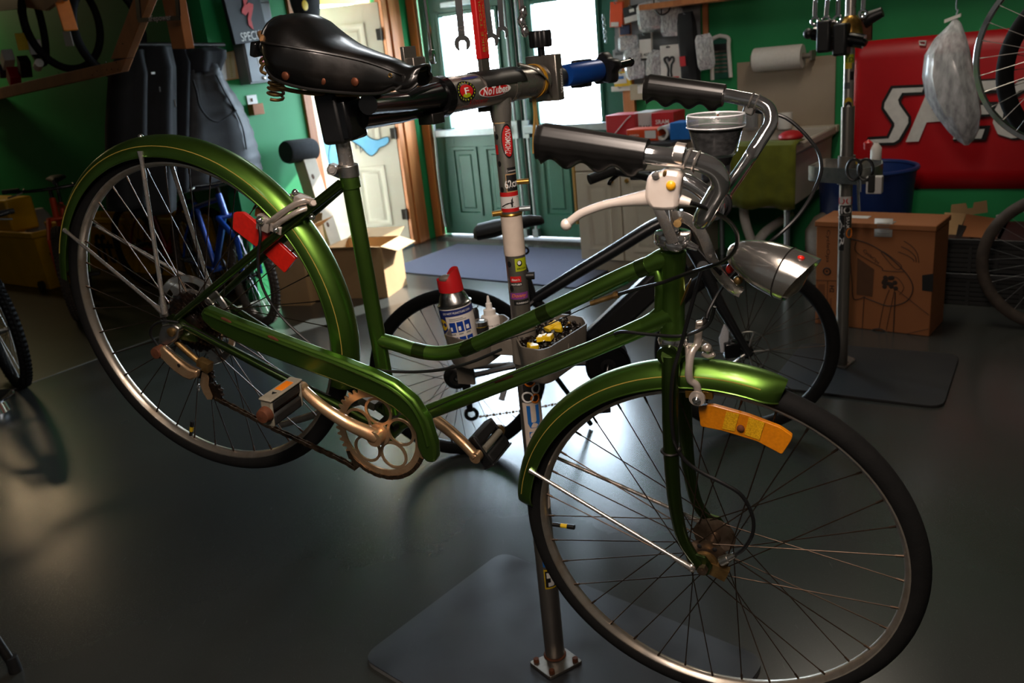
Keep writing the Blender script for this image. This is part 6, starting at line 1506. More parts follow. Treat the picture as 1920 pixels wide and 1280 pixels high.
# ---- frame
seat_top, bbc = bp(655, 334), bp(738, 797)
htop, hbot = bp(1262, 470), bp(1262, 632)
m = MB().tube([seat_top, bbc], .0145, 20)
m.tube([bp(654, 326), bp(659, 352)], .0165, 20)
m.tube(catmull(bps((708, 636), (743, 645), (778, 656), (815, 662), (846, 660), (880, 650), (921, 632), (984, 604), (1046, 575), (1109, 545), (1171, 516), (1232, 490), (1262, 478)), 5), .0135, 18)
m.tube([bbc, bp(1109, 655), bp(1228, 603), bp(1262, 590)], [.0142, .0142, .0150, .0165], 18)
ha = (hbot - htop).normalized()
m.lathe(htop, ha, [(.012, -.004), (.0195, 0), (.0195, .018), (.0178, .03), (.0178, (hbot - htop).length - .03), (.0205, (hbot - htop).length - .014), (.0205, (hbot - htop).length)], 28)
m.tube([bp(1215, 498), bp(1238, 487), bp(1262, 480)], [.0138, .016, .019], 18); m.tube([bp(1208, 612), bp(1238, 598), bp(1262, 588)], [.0148, .0172, .0195], 18)
m.tube([bp(1180, 516), bp(1232, 505), bp(1243, 540), bp(1238, 585), bp(1190, 615)], [.002, .011, .013, .011, .002], 12)
m.tube([bbc - NR * .034, bbc + NR * .034], .0205, 22)
frame = obj('frame', m, GP, G)
m = MB()
for s_ in (1, -1):
    top = bp(646, 342) + NR * s_ * .012; low = loc(*(lambda P: ((P - P0).dot(E1), (P - P0).dot(E2)))(bp(330, 598, .06)), s_ * .062)
    mid = bp(500, 457, .03); mid = mid + NR * (s_ * .034 - .03)
    m.tube([top, mid, low], [.0085, .0082, .0065], 12)
    cs0 = loc(*(lambda P: ((P - P0).dot(E1), (P - P0).dot(E2)))(bp(350, 612, .06)), s_ * .060)
    m.tube([cs0, loc(*(lambda P: ((P - P0).dot(E1), (P - P0).dot(E2)))(bp(536, 711, .045)), s_ * .043), bbc + NR * s_ * .022 - E1 * .005], [.0075, .0095, .0105], 12)
    c = P0 + NR * s_ * .061
    q = [c + E1 * a + E2 * b for a, b in ((-.034, .012), (-.022, .024), (.004, .022), (.034, .012), (.04, -.012), (.012, -.02), (-.008, -.026), (-.02, -.012))]
    m.prism([p - NR * .0025 for p in q], NR * .005)
m.tube([bp(573, 402) + NR * .026, bp(573, 402) - NR * .026], .006, 10)
obj('rear_stays', m, K['dark_green_paint'], G)
def band(pts, r): return obj('frame_band', MB().tube(pts, r, 18), K['dark_green_paint'], G)
band(catmull(bps((777, 655.5), (790, 658.5), (800, 660.5)), 4), .0138); band(bps((868, 655), (893, 645)), .0138); band(bps((1012, 591), (1032, 582)), .0138); band(bps((1196, 505), (1214, 498)), .0142)
mk('decal_green', '3c9a64', .4, 0, 'a8c8b0', 60, .7)
cyt = Cyl(bp(1110, 546), bp(1190, 508), .0136); obj('frame_decal', cyt.patch(MB(), .75, 1.5, .0, .066, .0005), K['decal_green'], G)
obj('rust_chip', Cyl(bp(930, 705), bp(975, 690), .0143).patch(MB(), .5, 1.1, .0, .04, .0004), K['rust'], G)
obj('cable_stop', MB().tube([bp(1108, 569, .012), bp(1160, 552, .014)], .004, 8).tube([bp(1152, 554, .014), bp(1158, 552, .014)], .006, 8), K['brown_metal'], G)
hb_ = bp(1283, 540); obj('head_badge', MB().ball(bp(1262, 545) + E1 * .019, E1 * .002, NR * .013, E2 * .030, 16, 8), K['brass'], G)
# ---- seat collar, post
m = MB().tube([bp(652, 308), bp(655, 331)], .0175, 22); m.box(bp(632, 320), E1 * .014, NR * .008, E2 * .009)
m.tube([bp(626, 318, -.012), bp(626, 318, .016)], .008, 14); obj('seat_collar', m, K['aluminium'], G, .0015)
obj('collar_bolt', MB().tube([bp(624, 318, .016), bp(622, 319, .030)], .0085, 14).tube([bp(622, 319, .030), bp(622, 319, .032)], .006, 6), K['worn_chrome'], G)
obj('seatpost', MB().tube([bp(636, 230), bp(655, 335)], .0128, 20), K['worn_chrome'], G)
# ---- saddle
ST = [  # seam (x, y), half width, skirt bottom (x, y), crown lift
    ((490, 78), .050, (491, 98), .038), ((496, 81), .068, (499, 126), .042), ((513, 84), .080, (512, 145), .041), ((540, 88), .078, (541, 158), .027),
    ((575, 94), .068, (580, 167), .0140), ((610, 100), .055, (615, 171), .0095), ((646, 107), .044, (650, 174), .0085), ((681, 115), .035, (685, 176), .0085), ((716, 126), .029, (716, 174), .010),
    ((741, 136), .025, (738, 165), .010), ((757, 142), .027, (752, 171), .012), ((773, 140), .026, (769, 168), .014), ((786, 136), .019, (784, 156), .012)]
ST = [(a_, w_, a_, b_, c_) for a_, w_, b_, c_ in ST]
rings = []; seam_pts = []; edge_pts = []
for st0, W_, sm, sb2, cr in ST:
    S_ = bp(*sm, W_); Bt = bp(*sb2, W_ * .9 + .006); C_ = S_ - NR * W_
    BtC = Bt - NR * (Bt - P0).dot(NR)
    ring = []
    near = [Bt, Bt * .5 + S_ * .5 + NR * .004, S_ + NR * .0015 - E2 * .003, S_]
    ring += near
    for k in range(1, 8):
        t = PI * k / 8; ring.append(C_ + NR * W_ * math.cos(t) + E2 * cr * math.sin(t) ** .9)
    far = [S_ - NR * 2 * W_, (S_ - NR * 2 * W_) - NR * .001 - E2 * .004, near[1] - NR * 2 * (near[1] - P0).dot(NR), Bt - NR * 2 * (Bt - P0).dot(NR)]
    ring += far; rings.append(ring); seam_pts.append(S_ + NR * .0012); edge_pts.append(Bt + NR * .001)
fine = []
for j in range(len(rings[0])):
    fine.append(catmull([r[j] for r in rings], 4))
rows = [[fine[j][i] for j in range(len(fine))] for i in range(len(fine[0]))]
m = MB().loft(rows, False, False)
m.add(rows[0], [tuple(range(len(rows[0])))])
sd_ = obj('saddle', m, K['leather'], G, sharp=58)
so = sd_.modifiers.new('t', 'SOLIDIFY'); so.thickness = .004; so.offset = 1
obj('seam', MB().tube(catmull([p + E2 * .0008 for p in seam_pts[:11]], 5), .0021, 6), K['grip_vinyl'], sd_); obj('piping', MB().tube(catmull(edge_pts[1:], 5), .0026, 8), K['grip_vinyl'], sd_)
obj('nose_piping', MB().tube(catmull([seam_pts[10], bp(756, 158, .029), bp(742, 169, .033)], 5), .003, 8), K['grip_vinyl'], sd_)
for x, y, w_ in ((537, 142, .0770), (606, 151, .0555), (667, 153, .041)): obj('rivet', MB().lathe(bp(x, y, w_) + NR * .003, NR, [(.0066, -.002), (.0066, .0005), (.005, .0018), (0, .0022)], 18), K['copper'], sd_)
obj('eyelet', MB().torus(bp(733, 141, .029) + NR * .002, NR, .0028, .0009, 14, 5), K['brass'], sd_)
obj('cantle', MB().tube(catmull([bp(494, 74, .058), bp(490, 66, .02), bp(489, 64, -.02), bp(492, 70, -.05)], 4), .006, 8), K['tan_leather'], sd_)
for w_, px0 in ((.040, (519, 155)), (-.050, (519, 155))):
    c = bp(px0[0], px0[1], .040) + NR * (w_ - .040); pts = [c + E2 * (.018 - .044 * k / 60) + (E1 * math.cos(k * .55) + NR * math.sin(k * .55)) * .0125 for k in range(61)]
    obj('spring', MB().tube(pts, .0026, 7), K['brown_metal'], sd_)
m = MB()
for s_ in (1, -1): m.tube(catmull([bp(508, 160, s_ * .05), bp(560, 172, s_ * .035), bp(640, 178, s_ * .02), bp(720, 172, s_ * .012), bp(770, 150, .0)], 4), .0035, 8)
m.tube(catmull([bp(500, 118, .052), bp(493, 122, .056), bp(490, 133, .056), bp(500, 139, .052)], 4), .0028, 7); m.tube(catmull([bp(497, 108, .03), bp(490, 112, .03), bp(489, 118, .03), bp(498, 121, .03)], 4), .0028, 7)
obj('rails', m, K['brown_metal'], sd_)
obj('rear_loop', MB().box(bp(482, 92, .03), E1 * .006, NR * .012, E2 * .012), K['black_metal'], sd_, .003)
# ---- wheels
rw = wheel(G, P0, E1, E2, NR, .3435, .0172, .0118, .021, 36, WG, .024, .027, .013, name='wheel')
fwh = wheel(G, FC, F1, F2, NF, .3435, .0172, .0118, .021, 36, WG, .034, .030, .012, name='wheel')
m = MB()
for s_ in (-1, 1):
    for k in range(6):
        a = k * PI / 3 + .3; m.ball(FC + NF * s_ * .0305 + (F1 * math.cos(a) + F2 * math.sin(a)) * .0245, F1 * .0055, F2 * .0055, NF * .0022, 10, 5)
obj('flange_hole', m, K['black_print'], fwh)
obj('axle', MB().tube([FC - NF * .068, FC + NF * .068], .0045, 10).lathe(FC + NF * .055, NF, [(.0, .012), (.009, .012), (.0095, 0), (.004, 0)], 6).lathe(FC - NF * .067, NF, [(.0, .012), (.009, .012), (.0095, 0), (.004, 0)], 6), K['hub_steel'], fwh)
obj('axle', MB().tube([P0 - NR * .075, P0 + NR * .075], .0048, 10).lathe(P0 + NR * .064, NR, [(0, .01), (.0095, .01), (.01, 0), (.004, 0)], 6), K['hub_steel'], rw)
def spoke_refl(par, P, X, Y, N, pix, w, mt, cells, bolt, plane):
    pts = [plane(x, y, w) for x, y in pix]; pts = rounded(pts, .004, 3)
    o = obj('wheel_reflector', MB().prism([p - N * .004 for p in pts], N * .008), mt, par, .0012)
    return o
rr_ = spoke_refl(rw, P0, E1, E2, NR, [(440, 397), (458, 397), (502, 433), (557, 484), (536, 511), (488, 466), (438, 428)], .018, K['red_reflector'], None, None, bp)
obj('reflector_clip', MB().box(bp(486, 398, .006), E1 * .006, NR * .004, E2 * .008), K['brown_metal'], rw)
fr_ = spoke_refl(fwh, FC, F1, F2, NF, [(1310, 759), (1336, 757), (1404, 776), (1464, 799), (1487, 815), (1484, 824), (1467, 850), (1420, 825), (1354, 805), (1314, 797)], .014, K['amber'], None, None, fp)
for q in ([(1362, 771), (1386, 776), (1377, 808), (1354, 803)], [(1404, 782), (1434, 792), (1424, 824), (1396, 814)]):
    obj('reflector_cell', MB().prism([fp(x, y, .0185) for x, y in q], NF * .0008), K['amber_cell'], fwh)
obj('reflector_bolt', MB().lathe(fp(1389, 802, .018), NF, [(.0058, 0), (.0058, .003), (.003, .005), (0, .005)], 14), K['rust'], fwh)
def valve(par, P, rimP, mtb=K['cable']):
    d = (P - rimP).normalized(); m = MB().tube([rimP - d * .004, rimP + d * .014], .0042, 10).tube([rimP + d * .026, rimP + d * .040], .0046, 10)
    obj('valve', m, mtb, par); obj('valve_band', MB().tube([rimP + d * .013, rimP + d * .027], .0044, 10), K['yellow_print'], par)
valve(rw, P0, bp(358, 816)); valve(fwh, FC, fp(1040, 983))
# ---- fenders
def fender(nm, C, X, Y, N, a0, a1, Rc=.332, rs_=.0305, n=60, tip=False):
    rings = []; arcs = [math.radians(-98 + 196 * k / 18) for k in range(19)]
    for i in range(n + 1):
        q = a0 + (a1 - a0) * i / n; d = X * math.cos(q) + Y * math.sin(q)
        kk = 1.0
        e = min(i, n - i)
        if e < 3 and tip: kk = (.55, .8, .93)[e]
        o_ = [C + d * (Rc + rs_ * math.cos(t)) + N * (rs_ * math.sin(t) * kk) for t in arcs]
        i_ = [C + d * (Rc + (rs_ - .0012) * math.cos(t)) + N * ((rs_ - .0012) * math.sin(t) * kk) for t in arcs[::-1]]
        rings.append(o_ + i_)
    o = obj(nm, MB().loft(rings), GP, G, sharp=60)
    for s_ in (1, -1):
        for t0 in (math.radians(62),):
            pts = []
            for i in range(3, n - 2):
                q = a0 + (a1 - a0) * i / n; d = X * math.cos(q) + Y * math.sin(q); pts.append(C + d * (Rc + (rs_ + .0002) * math.cos(t0)) + N * (s_ * (rs_ + .0002) * math.sin(t0)))
            obj('pinstripe', MB().tube(pts, .0009, 5), K['gold_line'], o)
    for s_ in (1, -1):
        pts = [r[18 if s_ > 0 else 0] for r in rings]; obj('fender_edge', MB().tube(pts, .0016, 6), GP, o)
    return o
def ang(C, X, Y, P): return math.atan2((P - C).dot(Y), (P - C).dot(X))
def fpt(C, X, Y, N, q, t, Rc=.332, rs_=.0305): d = X * math.cos(q) + Y * math.sin(q); return C + d * (Rc + rs_ * math.cos(t)) + N * rs_ * math.sin(t)
ra0 = ang(P0, E1, E2, bp(690, 735)); ra1 = ang(P0, E1, E2, bp(126, 510))
if ra1 < 0: ra1 += 2 * PI
fender('fender', P0, E1, E2, NR, ra0, ra1)
fa0 = ang(FC, F1, F2, fp(1478, 712)); fa1 = ang(FC, F1, F2, fp(990, 935))
if fa1 < 0: fa1 += 2 * PI
fender('fender', FC, F1, F2, NF, fa0, fa1, tip=True)
def stay(eye, end, nm='fender_stay', mt='worn_chrome', r=.0036):
    d = (end - eye); m = MB().tube([eye, eye + d * .05, eye + d * .12, end - d * .06, end], [r * 1.6, r * 1.6, r, r, r * 1.5], 10); m.ball(eye, E1 * .008, E2 * .008, NR * .005, 10, 6)
    return obj(nm, m, K[mt], G)
for s_ in (1, -1):
    eye = bp(309, 588, .066) + NR * (s_ * .066 - .066)
    for x, y in ((263, 283), (121, 431)):
        e = bp(x, y, .031) + NR * (s_ * .031 - .031); stay(eye, e, r=.0042 if y < 300 else .0036)
    eye = fp(1296, 1064, .060) + NF * (s_ * .060 - .060); e = fp(993, 881, .031) + NF * (s_ * .031 - .031); stay(eye, e)
obj('fender_bolt', MB().ball(fpt(P0, E1, E2, NR, ang(P0, E1, E2, bp(266, 262)), 0), E1 * .005, NR * .005, E2 * .005, 10, 6), K['clean_chrome'], G)
# ---- chain guard
GU = [(381, 577), (440, 602), (500, 625), (562, 648), (625, 671), (694, 698), (737, 719), (775, 750), (801, 790), (815, 836), (817, 864), (811, 869), (800, 867), (790, 858), (781, 838), (778, 812), (764, 788), (736, 765), (703, 746), (641, 721), (585, 700), (531, 680), (480, 660), (437, 640), (396, 618), (377, 600), (374, 588)]
pts = [bp(x, y, .082) for x, y in GU]
gd = obj('chain_guard', MB().prism([p - NR * .022 for p in pts], NR * .022), GP, G, .006, sharp=50)
ridge = [(384, 586), (440, 610), (500, 633), (562, 657), (625, 680), (690, 707), (734, 729), (768, 758), (790, 795), (802, 836)]
obj('ridge', MB().tube(catmull([bp(x, y, .0822) for x, y in ridge], 4), .0032, 8), GP, gd)
m = MB()
for x, y in ((424, 600), (512, 634)): m.ball(bp(x, y, .0835), E1 * .013, E2 * .004, NR * .0012, 10, 5)
obj('rust_patch', m, K['rust'], gd)
# ---- chainring, cranks, pedals
CR = bp(712, 813, .052); Rr = .0885
q = []; nt_ = 46
for k in range(nt_ * 4):
    r_ = Rr + (.0 if k % 4 in (0, 3) else .0062) - (.001 if k % 4 in (0, 3) else 0); a = 2 * PI * k / (nt_ * 4); q.append((r_, a))
m = MB(); n4 = len(q)
vo = [CR + (E1 * math.cos(a) + E2 * math.sin(a)) * r_ for r_, a in q]; vi = [CR + (E1 * math.cos(a) + E2 * math.sin(a)) * (Rr - .013) for r_, a in q]
for h_ in (-.0015, .0015): m.v += [p + NR * h_ for p in vo] + [p + NR * h_ for p in vi]
for k in range(n4):
    j = (k + 1) % n4; a, b, c, d = k, j, n4 + j, n4 + k; e = 2 * n4
    m.f += [(a, d, c, b), (e + a, e + b, e + c, e + d), (a, b, e + b, e + a), (d, e + d, e + c, c)]
for k in range(5):
    a = 2 * PI * k / 5 + .55; c = CR + (E1 * math.cos(a) + E2 * math.sin(a)) * .0475
    m.lathe(c, NR, [(.0235, -.0015), (.0285, -.0015), (.0285, .0015), (.0235, .0015)], 32, True)
m.lathe(CR, NR, [(0, -.003), (.022, -.003), (.022, .004), (0, .006)], 28)
ch = obj('chainring', m, K['rusty_chrome'], G)
spn = CR
def crank(w0, P_end, nm, mt, r0=.0125):
    C0 = CR + NR * (w0 - .052); d = (P_end - C0); d = d / d.length; L = (P_end - C0).length
    side = NR if w0 > 0 else -NR
    m = MB().tube(catmull([C0 + side * .002, C0 + d * .025 + side * .008, C0 + d * .06 + side * .014, C0 + d * L * .7 + side * .012, P_end], 5), [r0 * 1.15, r0, r0 * .92, r0 * .8, r0 * .85] and [r0 * (1.15 - .35 * k / 20) for k in range(21)], 14)
    m.tube([C0 - side * .012, C0 + side * .014], .0155, 20); m.tube([P_end - side * .007, P_end + side * .009], .0115, 16)
    return obj(nm, m, mt, G)
PR = bp(566, 728, .080); crank(.060, PR, 'crank', K['rusty_chrome'])
PL = bp(893, 856, -.075); crank(-.062, PL, 'crank', K['rusty_chrome'])
obj('bottom_bracket', MB().tube([CR - NR * .125, CR + NR * .01], .0075, 12).tube([CR - NR * .085, CR - NR * .02], .019, 20), K['dark_steel'], G)
def pedal(C, side, up, back, reflector):
    """C at the crank eye; side = outward along the axle; up = towards the reflector face"""
    pd = obj('pedal', MB().tube([C, C + side * .020], .008, 12).tube([C + side * .02, C + side * .1], .0065, 10).lathe(C + side * .102, side, [(.0, .016), (.012, .014), (.0145, .004), (.0145, 0), (0, 0)], 18), K['brown_metal'] if not reflector else K['rust'], G)
    def blk(mb, u0, u1, b0, b1, h): return mb.box(C + side * (u0 + u1) / 2 + up * (b0 + b1) / 2, side * (u1 - u0) / 2, up * (b1 - b0) / 2, back * h)
    hw_ = .026 if reflector else .034
    for q0, q1 in (((.003, hw_ - .001), (-hw_, -.003)) if reflector else ((.010, hw_), (-hw_, -.010))): m = MB(); blk(m, .018, .098, q0, q1, .0125); obj('tread_block', m, K['black_rubber'], pd, .005)
    for q0 in (.014, .096): m = MB(); blk(m, q0, q0 + .006, -hw_, hw_, .012); obj('end_plate', m, K['pedal_grey'] if reflector else K['black_plastic'], pd, .003)
    m = MB()
    for h_ in (.032,): m.box(C + side * .058 + up * hw_, side * .046, up * .0022, back * .0135)
    obj('face_plate', m, K['pedal_grey'] if reflector else K['black_plastic'], pd, .002)
    if reflector:
        obj('reflector', MB().box(C + side * .048 + up * (hw_ + .0025), side * .017, up * .001, back * .0078), K['orange'], pd, .001)
        obj('arrow_mark', MB().prism([C + side * .075 + up * (hw_ + .0023) - back * .005, C + side * .075 + up * (hw_ + .0023) + back * .005, C + side * .083 + up * (hw_ + .0023)], up * .0006), K['black_print'], pd)
    else:
        obj('core', MB().tube([C + side * .02 + back * .010, C + side * .096 + back * .010], .007, 10), K['pedal_grey'], pd)
    return pd
upr = (E2 * .97 - E1 * .25).normalized(); pedal(PR, NR, upr, upr.cross(NR), True)
upl = (E1 * .80 - E2 * .6).normalized(); bkl = upl.cross(-NR); pedal(PL, -NR, upl, bkl if bkl.dot(CAM - PL) > 0 else -bkl, False)
# ---- chain
cpath = [(405, 746), (440, 764), (467, 778), (514, 803), (551, 820), (600, 843), (641, 862), (672, 878)]
cp_ = [bp(x, y, .052) for x, y in cpath]
bot = [CR + (E1 * math.cos(a) + E2 * math.sin(a)) * (Rr + .003) for a in [math.radians(232 + 128 * k / 16) for k in range(17)]]
topr = [bp(x, y, .05) for x, y in ((700, 728), (600, 690), (500, 650), (420, 615))]
path = catmull(cp_ + bot, 4)
dense = [path[0]]; acc = 0; out = [path[0]]
for a, b in zip(path[:-1], path[1:]):
    L = (b - a).length
    while acc + L >= .0127:
        t = (.0127 - acc) / L; a = a + (b - a) * t; L = (b - a).length; acc = 0; out.append(a)
    acc += L
m = MB()
for k, (a, b) in enumerate(zip(out[:-1], out[1:])):
    u = (b - a).normalized(); v = NR.cross(u); c = (a + b) / 2; w_ = .0036 if k % 2 else .0024
    for s_ in (1, -1): m.box(c + NR * s_ * w_, u * .0085, v * .0038, NR * .0007)
    m.tube([a - NR * .0045, a + NR * .0045], .0026, 6)
obj('chain', m, K['chain_steel'], G)
obj('chain', MB().tube(topr, .004, 6), K['black_oil'], G)
# ---- freewheel, spoke guard
m = MB()
for w_, r_ in ((.024, .062), (.029, .056), (.034, .050), (.039, .044), (.044, .038)):
    k = []
    for j in range(60):
        a = 2 * PI * j / 60; k.append(P0 + NR * w_ + (E1 * math.cos(a) + E2 * math.sin(a)) * (r_ + (.003 if j % 3 == 0 else -.002)))
    m.prism(k, NR * .002)
m.lathe(P0 + NR * .02, NR, [(.034, 0), (.034, .03), (.02, .034), (.006, .034)], 24); obj('freewheel', m, K['black_oil'], G)
m = MB(); RO, RI = .094, .064
m.lathe(P0 + NR * .016, NR, [(RO, -.001), (RO + .002, .001), (RO, .003), (RO - .012, .0035), (RO - .013, .002), (RO - .012, .0015)], 72, True)
m.lathe(P0 + NR * .018, NR, [(RI - .004, 0), (RI + .004, 0), (RI + .004, .003), (RI - .004, .003)], 60, True)
for k in range(6):
    a = k * PI / 3 + .2; rg = []
    n_ = 5; poly = [P0 + NR * .0175 + (E1 * math.cos(a + t) + E2 * math.sin(a + t)) * (RO - .012) for t in [(-.26 + .52 * j / n_) for j in range(n_ + 1)]] + [P0 + NR * .0175 + (E1 * math.cos(a + t) + E2 * math.sin(a + t)) * RI for t in [(.30 - .60 * j / n_) for j in range(n_ + 1)]]
    m.prism(poly, NR * .0015)
obj('spoke_guard', m, K['chrome'], G)
# ---- rear derailleur
D = .074
hang_ = [(312, 606), (336, 604), (345, 612), (341, 630), (324, 645), (306, 642), (307, 622)]
de = obj('derailleur', MB().prism([bp(x, y, D - .012) for x, y in hang_], NR * .014), K['aluminium'], G, .003)
obj('body_bolt', MB().lathe(bp(322, 622, D + .002), NR, [(.009, 0), (.009, .004), (.005, .006), (0, .006)], 14), K['brown_metal'], de)
arm = [(308, 648), (314, 644), (322, 652), (345, 673), (362, 686), (378, 691), (376, 703), (366, 708), (352, 703), (334, 690), (316, 672), (303, 660)]
obj('parallelogram', MB().prism([bp(x, y, D + .006) for x, y in arm], NR * .014), K['rusty_chrome'], de, .004)
obj('arm_highlight', MB().tube(catmull([bp(x, y, D + .019) for x, y in ((311, 648), (316, 653), (336, 668), (356, 682), (376, 692))], 4), .002, 6), K['clean_chrome'], de)
obj('pivot_knob', MB().lathe(bp(304, 656, D + .004), NR, [(0, .02), (.011, .019), (.0125, .012), (.0125, 0), (0, 0)], 18), K['rust'], de)
obj('arm_hole', MB().ball(bp(335, 685, D + .0205), E1 * .004, E2 * .004, NR * .001, 8, 5), K['black_print'], de)
obj('rear_link', MB().tube([bp(330, 640, .06), bp(352, 660, .058), bp(378, 682, .055)], .006, 10).box(bp(384, 684, .056), E1 * .014, NR * .008, E2 * .010), K['brown_metal'], de)
cage = [(380, 697), (388, 696), (392, 708), (391, 722), (399, 742), (398, 748), (390, 748), (382, 735), (376, 718)]
obj('cage', MB().prism([bp(x, y, .058) for x, y in cage], NR * .002), K['rusty_chrome'], de)
def pulley(c, nm):
    k = [c + (E1 * math.cos(a) + E2 * math.sin(a)) * (.0185 + (.004 if j % 3 == 0 else -.001)) for j, a in ((j, 2 * PI * j / 33) for j in range(33))]
    return obj(nm, MB().prism([p - NR * .004 for p in k], NR * .008), K['black_oil'], de, .001)
pulley(bp(386, 700, .05), 'jockey_wheel'); pulley(bp(403, 733, .05), 'jockey_wheel')
obj('cage_tip', MB().ball(bp(372, 727, .06), E1 * .004, NR * .003, E2 * .010, 10, 6), K['clean_chrome'], de)
# ---- kickstand
ks = MB().tube([bp(702, 742, -.05), bp(620, 768, -.06), bp(528, 796, -.085)], [.009, .009, .0075], 12); ks.box(bp(702, 744, -.02), E1 * .018, NR * .03, E2 * .008)
obj('kickstand', ks, K['steel'], G)
# ---- rear brake caliper
m = MB()
m.tube(catmull([bp(588, 378, .012), bp(566, 378, .03), bp(540, 392, .036), bp(515, 410, .036), bp(500, 420, .03)], 5), .0058, 10, flat=(NR, .8, 1.2))
m.tube(catmull([bp(584, 388, .018), bp(560, 396, .036), bp(536, 410, .040), bp(514, 424, .034)], 5), .0050, 10)
m.tube(catmull([bp(580, 374, -.012), bp(556, 366, -.034), bp(530, 376, -.040), bp(506, 392, -.034), bp(494, 404, -.028)], 5), .0058, 10)
m.tube([bp(574, 394, -.02), bp(588, 380, .03)], .006, 12); m.box(bp(572, 380, .008), E1 * .018, NR * .010, E2 * .009)
m.box(bp(496, 418, .030), E1 * .013, NR * .007, E2 * .014); m.box(bp(520, 428, .032), E1 * .012, NR * .006, E2 * .008)
br = obj('brake_caliper', m, K['caliper_alloy'], G, .002)
obj('quick_lever', MB().tube(catmull([bp(552, 382, .0), bp(553, 372, .002), bp(556, 364, .002)], 4), .0045, 8).ball(bp(553, 362, .002), E1 * .006, NR * .006, E2 * .008, 10, 6), K['clean_chrome'], br)
for s_, x, y in ((1, 508, 424), (-1, 500, 408)):
    P = bp(x, y, .020); P = P + NR * (s_ * .022 - .020); obj('brake_shoe', MB().box(P, (E1 * .8 - E2 * .6) * .022, NR * .005, (E1 * .6 + E2 * .8) * .007), K['black_rubber'], br, .002)
for x, y, w_, r_ in ((488, 413, .040, .008), (518, 431, .040, .006), (585, 407, .016, .006)): obj('acorn_nut', MB().ball(bp(x, y, w_), E1 * r_, NR * r_, E2 * r_, 12, 8), K['clean_chrome'], br)
# ---- fork
m = MB()
crown = bp(1260, 652)
m.lathe(bp(1262, 640), (FC - FC + ha), [(.012, -.004), (.020, 0), (.021, .012), (.020, .030), (.014, .036)], 24)
for s_ in (1, -1):
    near = [(1258, 668, .024), (1257, 720, .036), (1257, 790, .042), (1260, 880, .046), (1266, 945, .048), (1278, 1003, .050), (1294, 1034, .052), (1311, 1057, .055)]
    pts = [fp(x, y, w_) + NF * (s_ * w_ - w_) for x, y, w_ in near]
    pts = catmull(pts, 4); m.tube(pts, [.0142 - .0058 * (k / (len(pts) - 1)) ** 1.3 for k in range(len(pts))], 16)
    c = FC + NF * s_ * .055; q = [c + F1 * a + F2 * b for a, b in ((-.024, .018), (-.004, .022), (.012, .010), (.012, -.010), (-.004, -.016), (-.016, -.004), (-.03, .004))]
    m.prism([p - NF * .0025 for p in q], NF * .005)
m.tube([crown + NF * .030, crown - NF * .030], .0165, 16); m.tube([fp(1259, 668, .03), fp(1259, 668, -.03)], .016, 14)
fk = obj('fork', m, K['dark_green_paint'], G)
obj('cable_clip', MB().torus(fp(1257, 845, .044), (fp(1257, 790, .042) - fp(1260, 880, .046)).normalized(), .0138, .0022, 24, 6).ball(fp(1272, 842, .05), F1 * .005, NF * .005, F2 * .005, 8, 6), K['dark_steel'], fk)
obj('blade_highlight', MB().torus(bp(1262, 662), ha, .0205, .0012, 24, 5), K['green_paint'], fk)
# headset
m = MB().lathe(bp(1262, 634), ha, [(.012, -.004), (.0225, -.004), (.024, .002), (.0225, .008), (.016, .010)], 28); obj('headset_cup', m, K['clean_chrome'], G); obj('cup_bolt', MB().tube([bp(1236, 642, .012), bp(1246, 640, .012)], .004, 8), K['worn_chrome'], G)
m = MB().lathe(bp(1262, 470), ha, [(.012, -.004), (.021, -.006), (.0235, -.012), (.0235, -.018), (.018, -.022), (.012, -.022)], 28)
m.lathe(bp(1261, 447), ha, [(.012, 0), (.0265, .002), (.0275, -.004), (.0265, -.010), (.022, -.011), (.012, -.012)], 30)
obj('headset', m, K['clean_chrome'], G)
obj('shifter_clamp', MB().torus(bp(1261, 452), ha, .024, .0035, 30, 8).ball(bp(1262, 461, .03), E1 * .014, NR * .006, E2 * .009, 14, 8).tube([bp(1290, 458, .014), bp(1308, 466, .012)], [.0065, .004], 10), K['clean_chrome'], G)
obj('shift_lever', MB().tube(catmull([bp(1262, 455, .034), bp(1252, 430, .036), bp(1242, 408, .037), bp(1232, 386, .036)], 5), [.0085, .0075], 10, flat=(NR, .35, 1)), K['worn_chrome'], G)
# ---- stem and handlebar
m = MB().tube([bp(1261, 452), bp(1257, 395), bp(1257, 360)], .0112, 18); 
m.tube(catmull([bp(1257, 372), bp(1258, 350), bp(1268, 340), bp(1284, 339), bp(1306, 350), bp(1326, 366), bp(1336, 380)], 5), .0112, 16)
HC = loc(.876, .575, 0)
m.tube([HC - NR * .030, HC + NR * .030], .0165, 20)
obj('stem', m, K['clean_chrome'], G)
bar = [loc(.876, .575, 0), loc(.879, .588, .10), loc(.881, .601, .175), loc(.8835, .616, .200), loc(.889, .645, .212), loc(.891, .664, .220), loc(.880, .680, .229), loc(.858, .684, .236), loc(.835, .681, .241), loc(.80, .675, .249), loc(.70, .655, .250)]
right = catmull(bar, 6); left = [p - NR * 2 * (p - P0).dot(NR) for p in right]
hb = obj('handlebar', MB().tube(left[::-1] + right[1:], .0111, 18), K['clean_chrome'], G)
m = MB()
for s_ in (1, -1):
    for u_, v_ in ((.852, .6835),):
        c = loc(u_, v_, s_ * .2375); m.torus(c - E1 * .004, E1, .0118, .0018, 20, 6); m.torus(c + E1 * .006, E1, .0118, .0018, 20, 6)
obj('lever_band', m, K['worn_chrome'], hb)
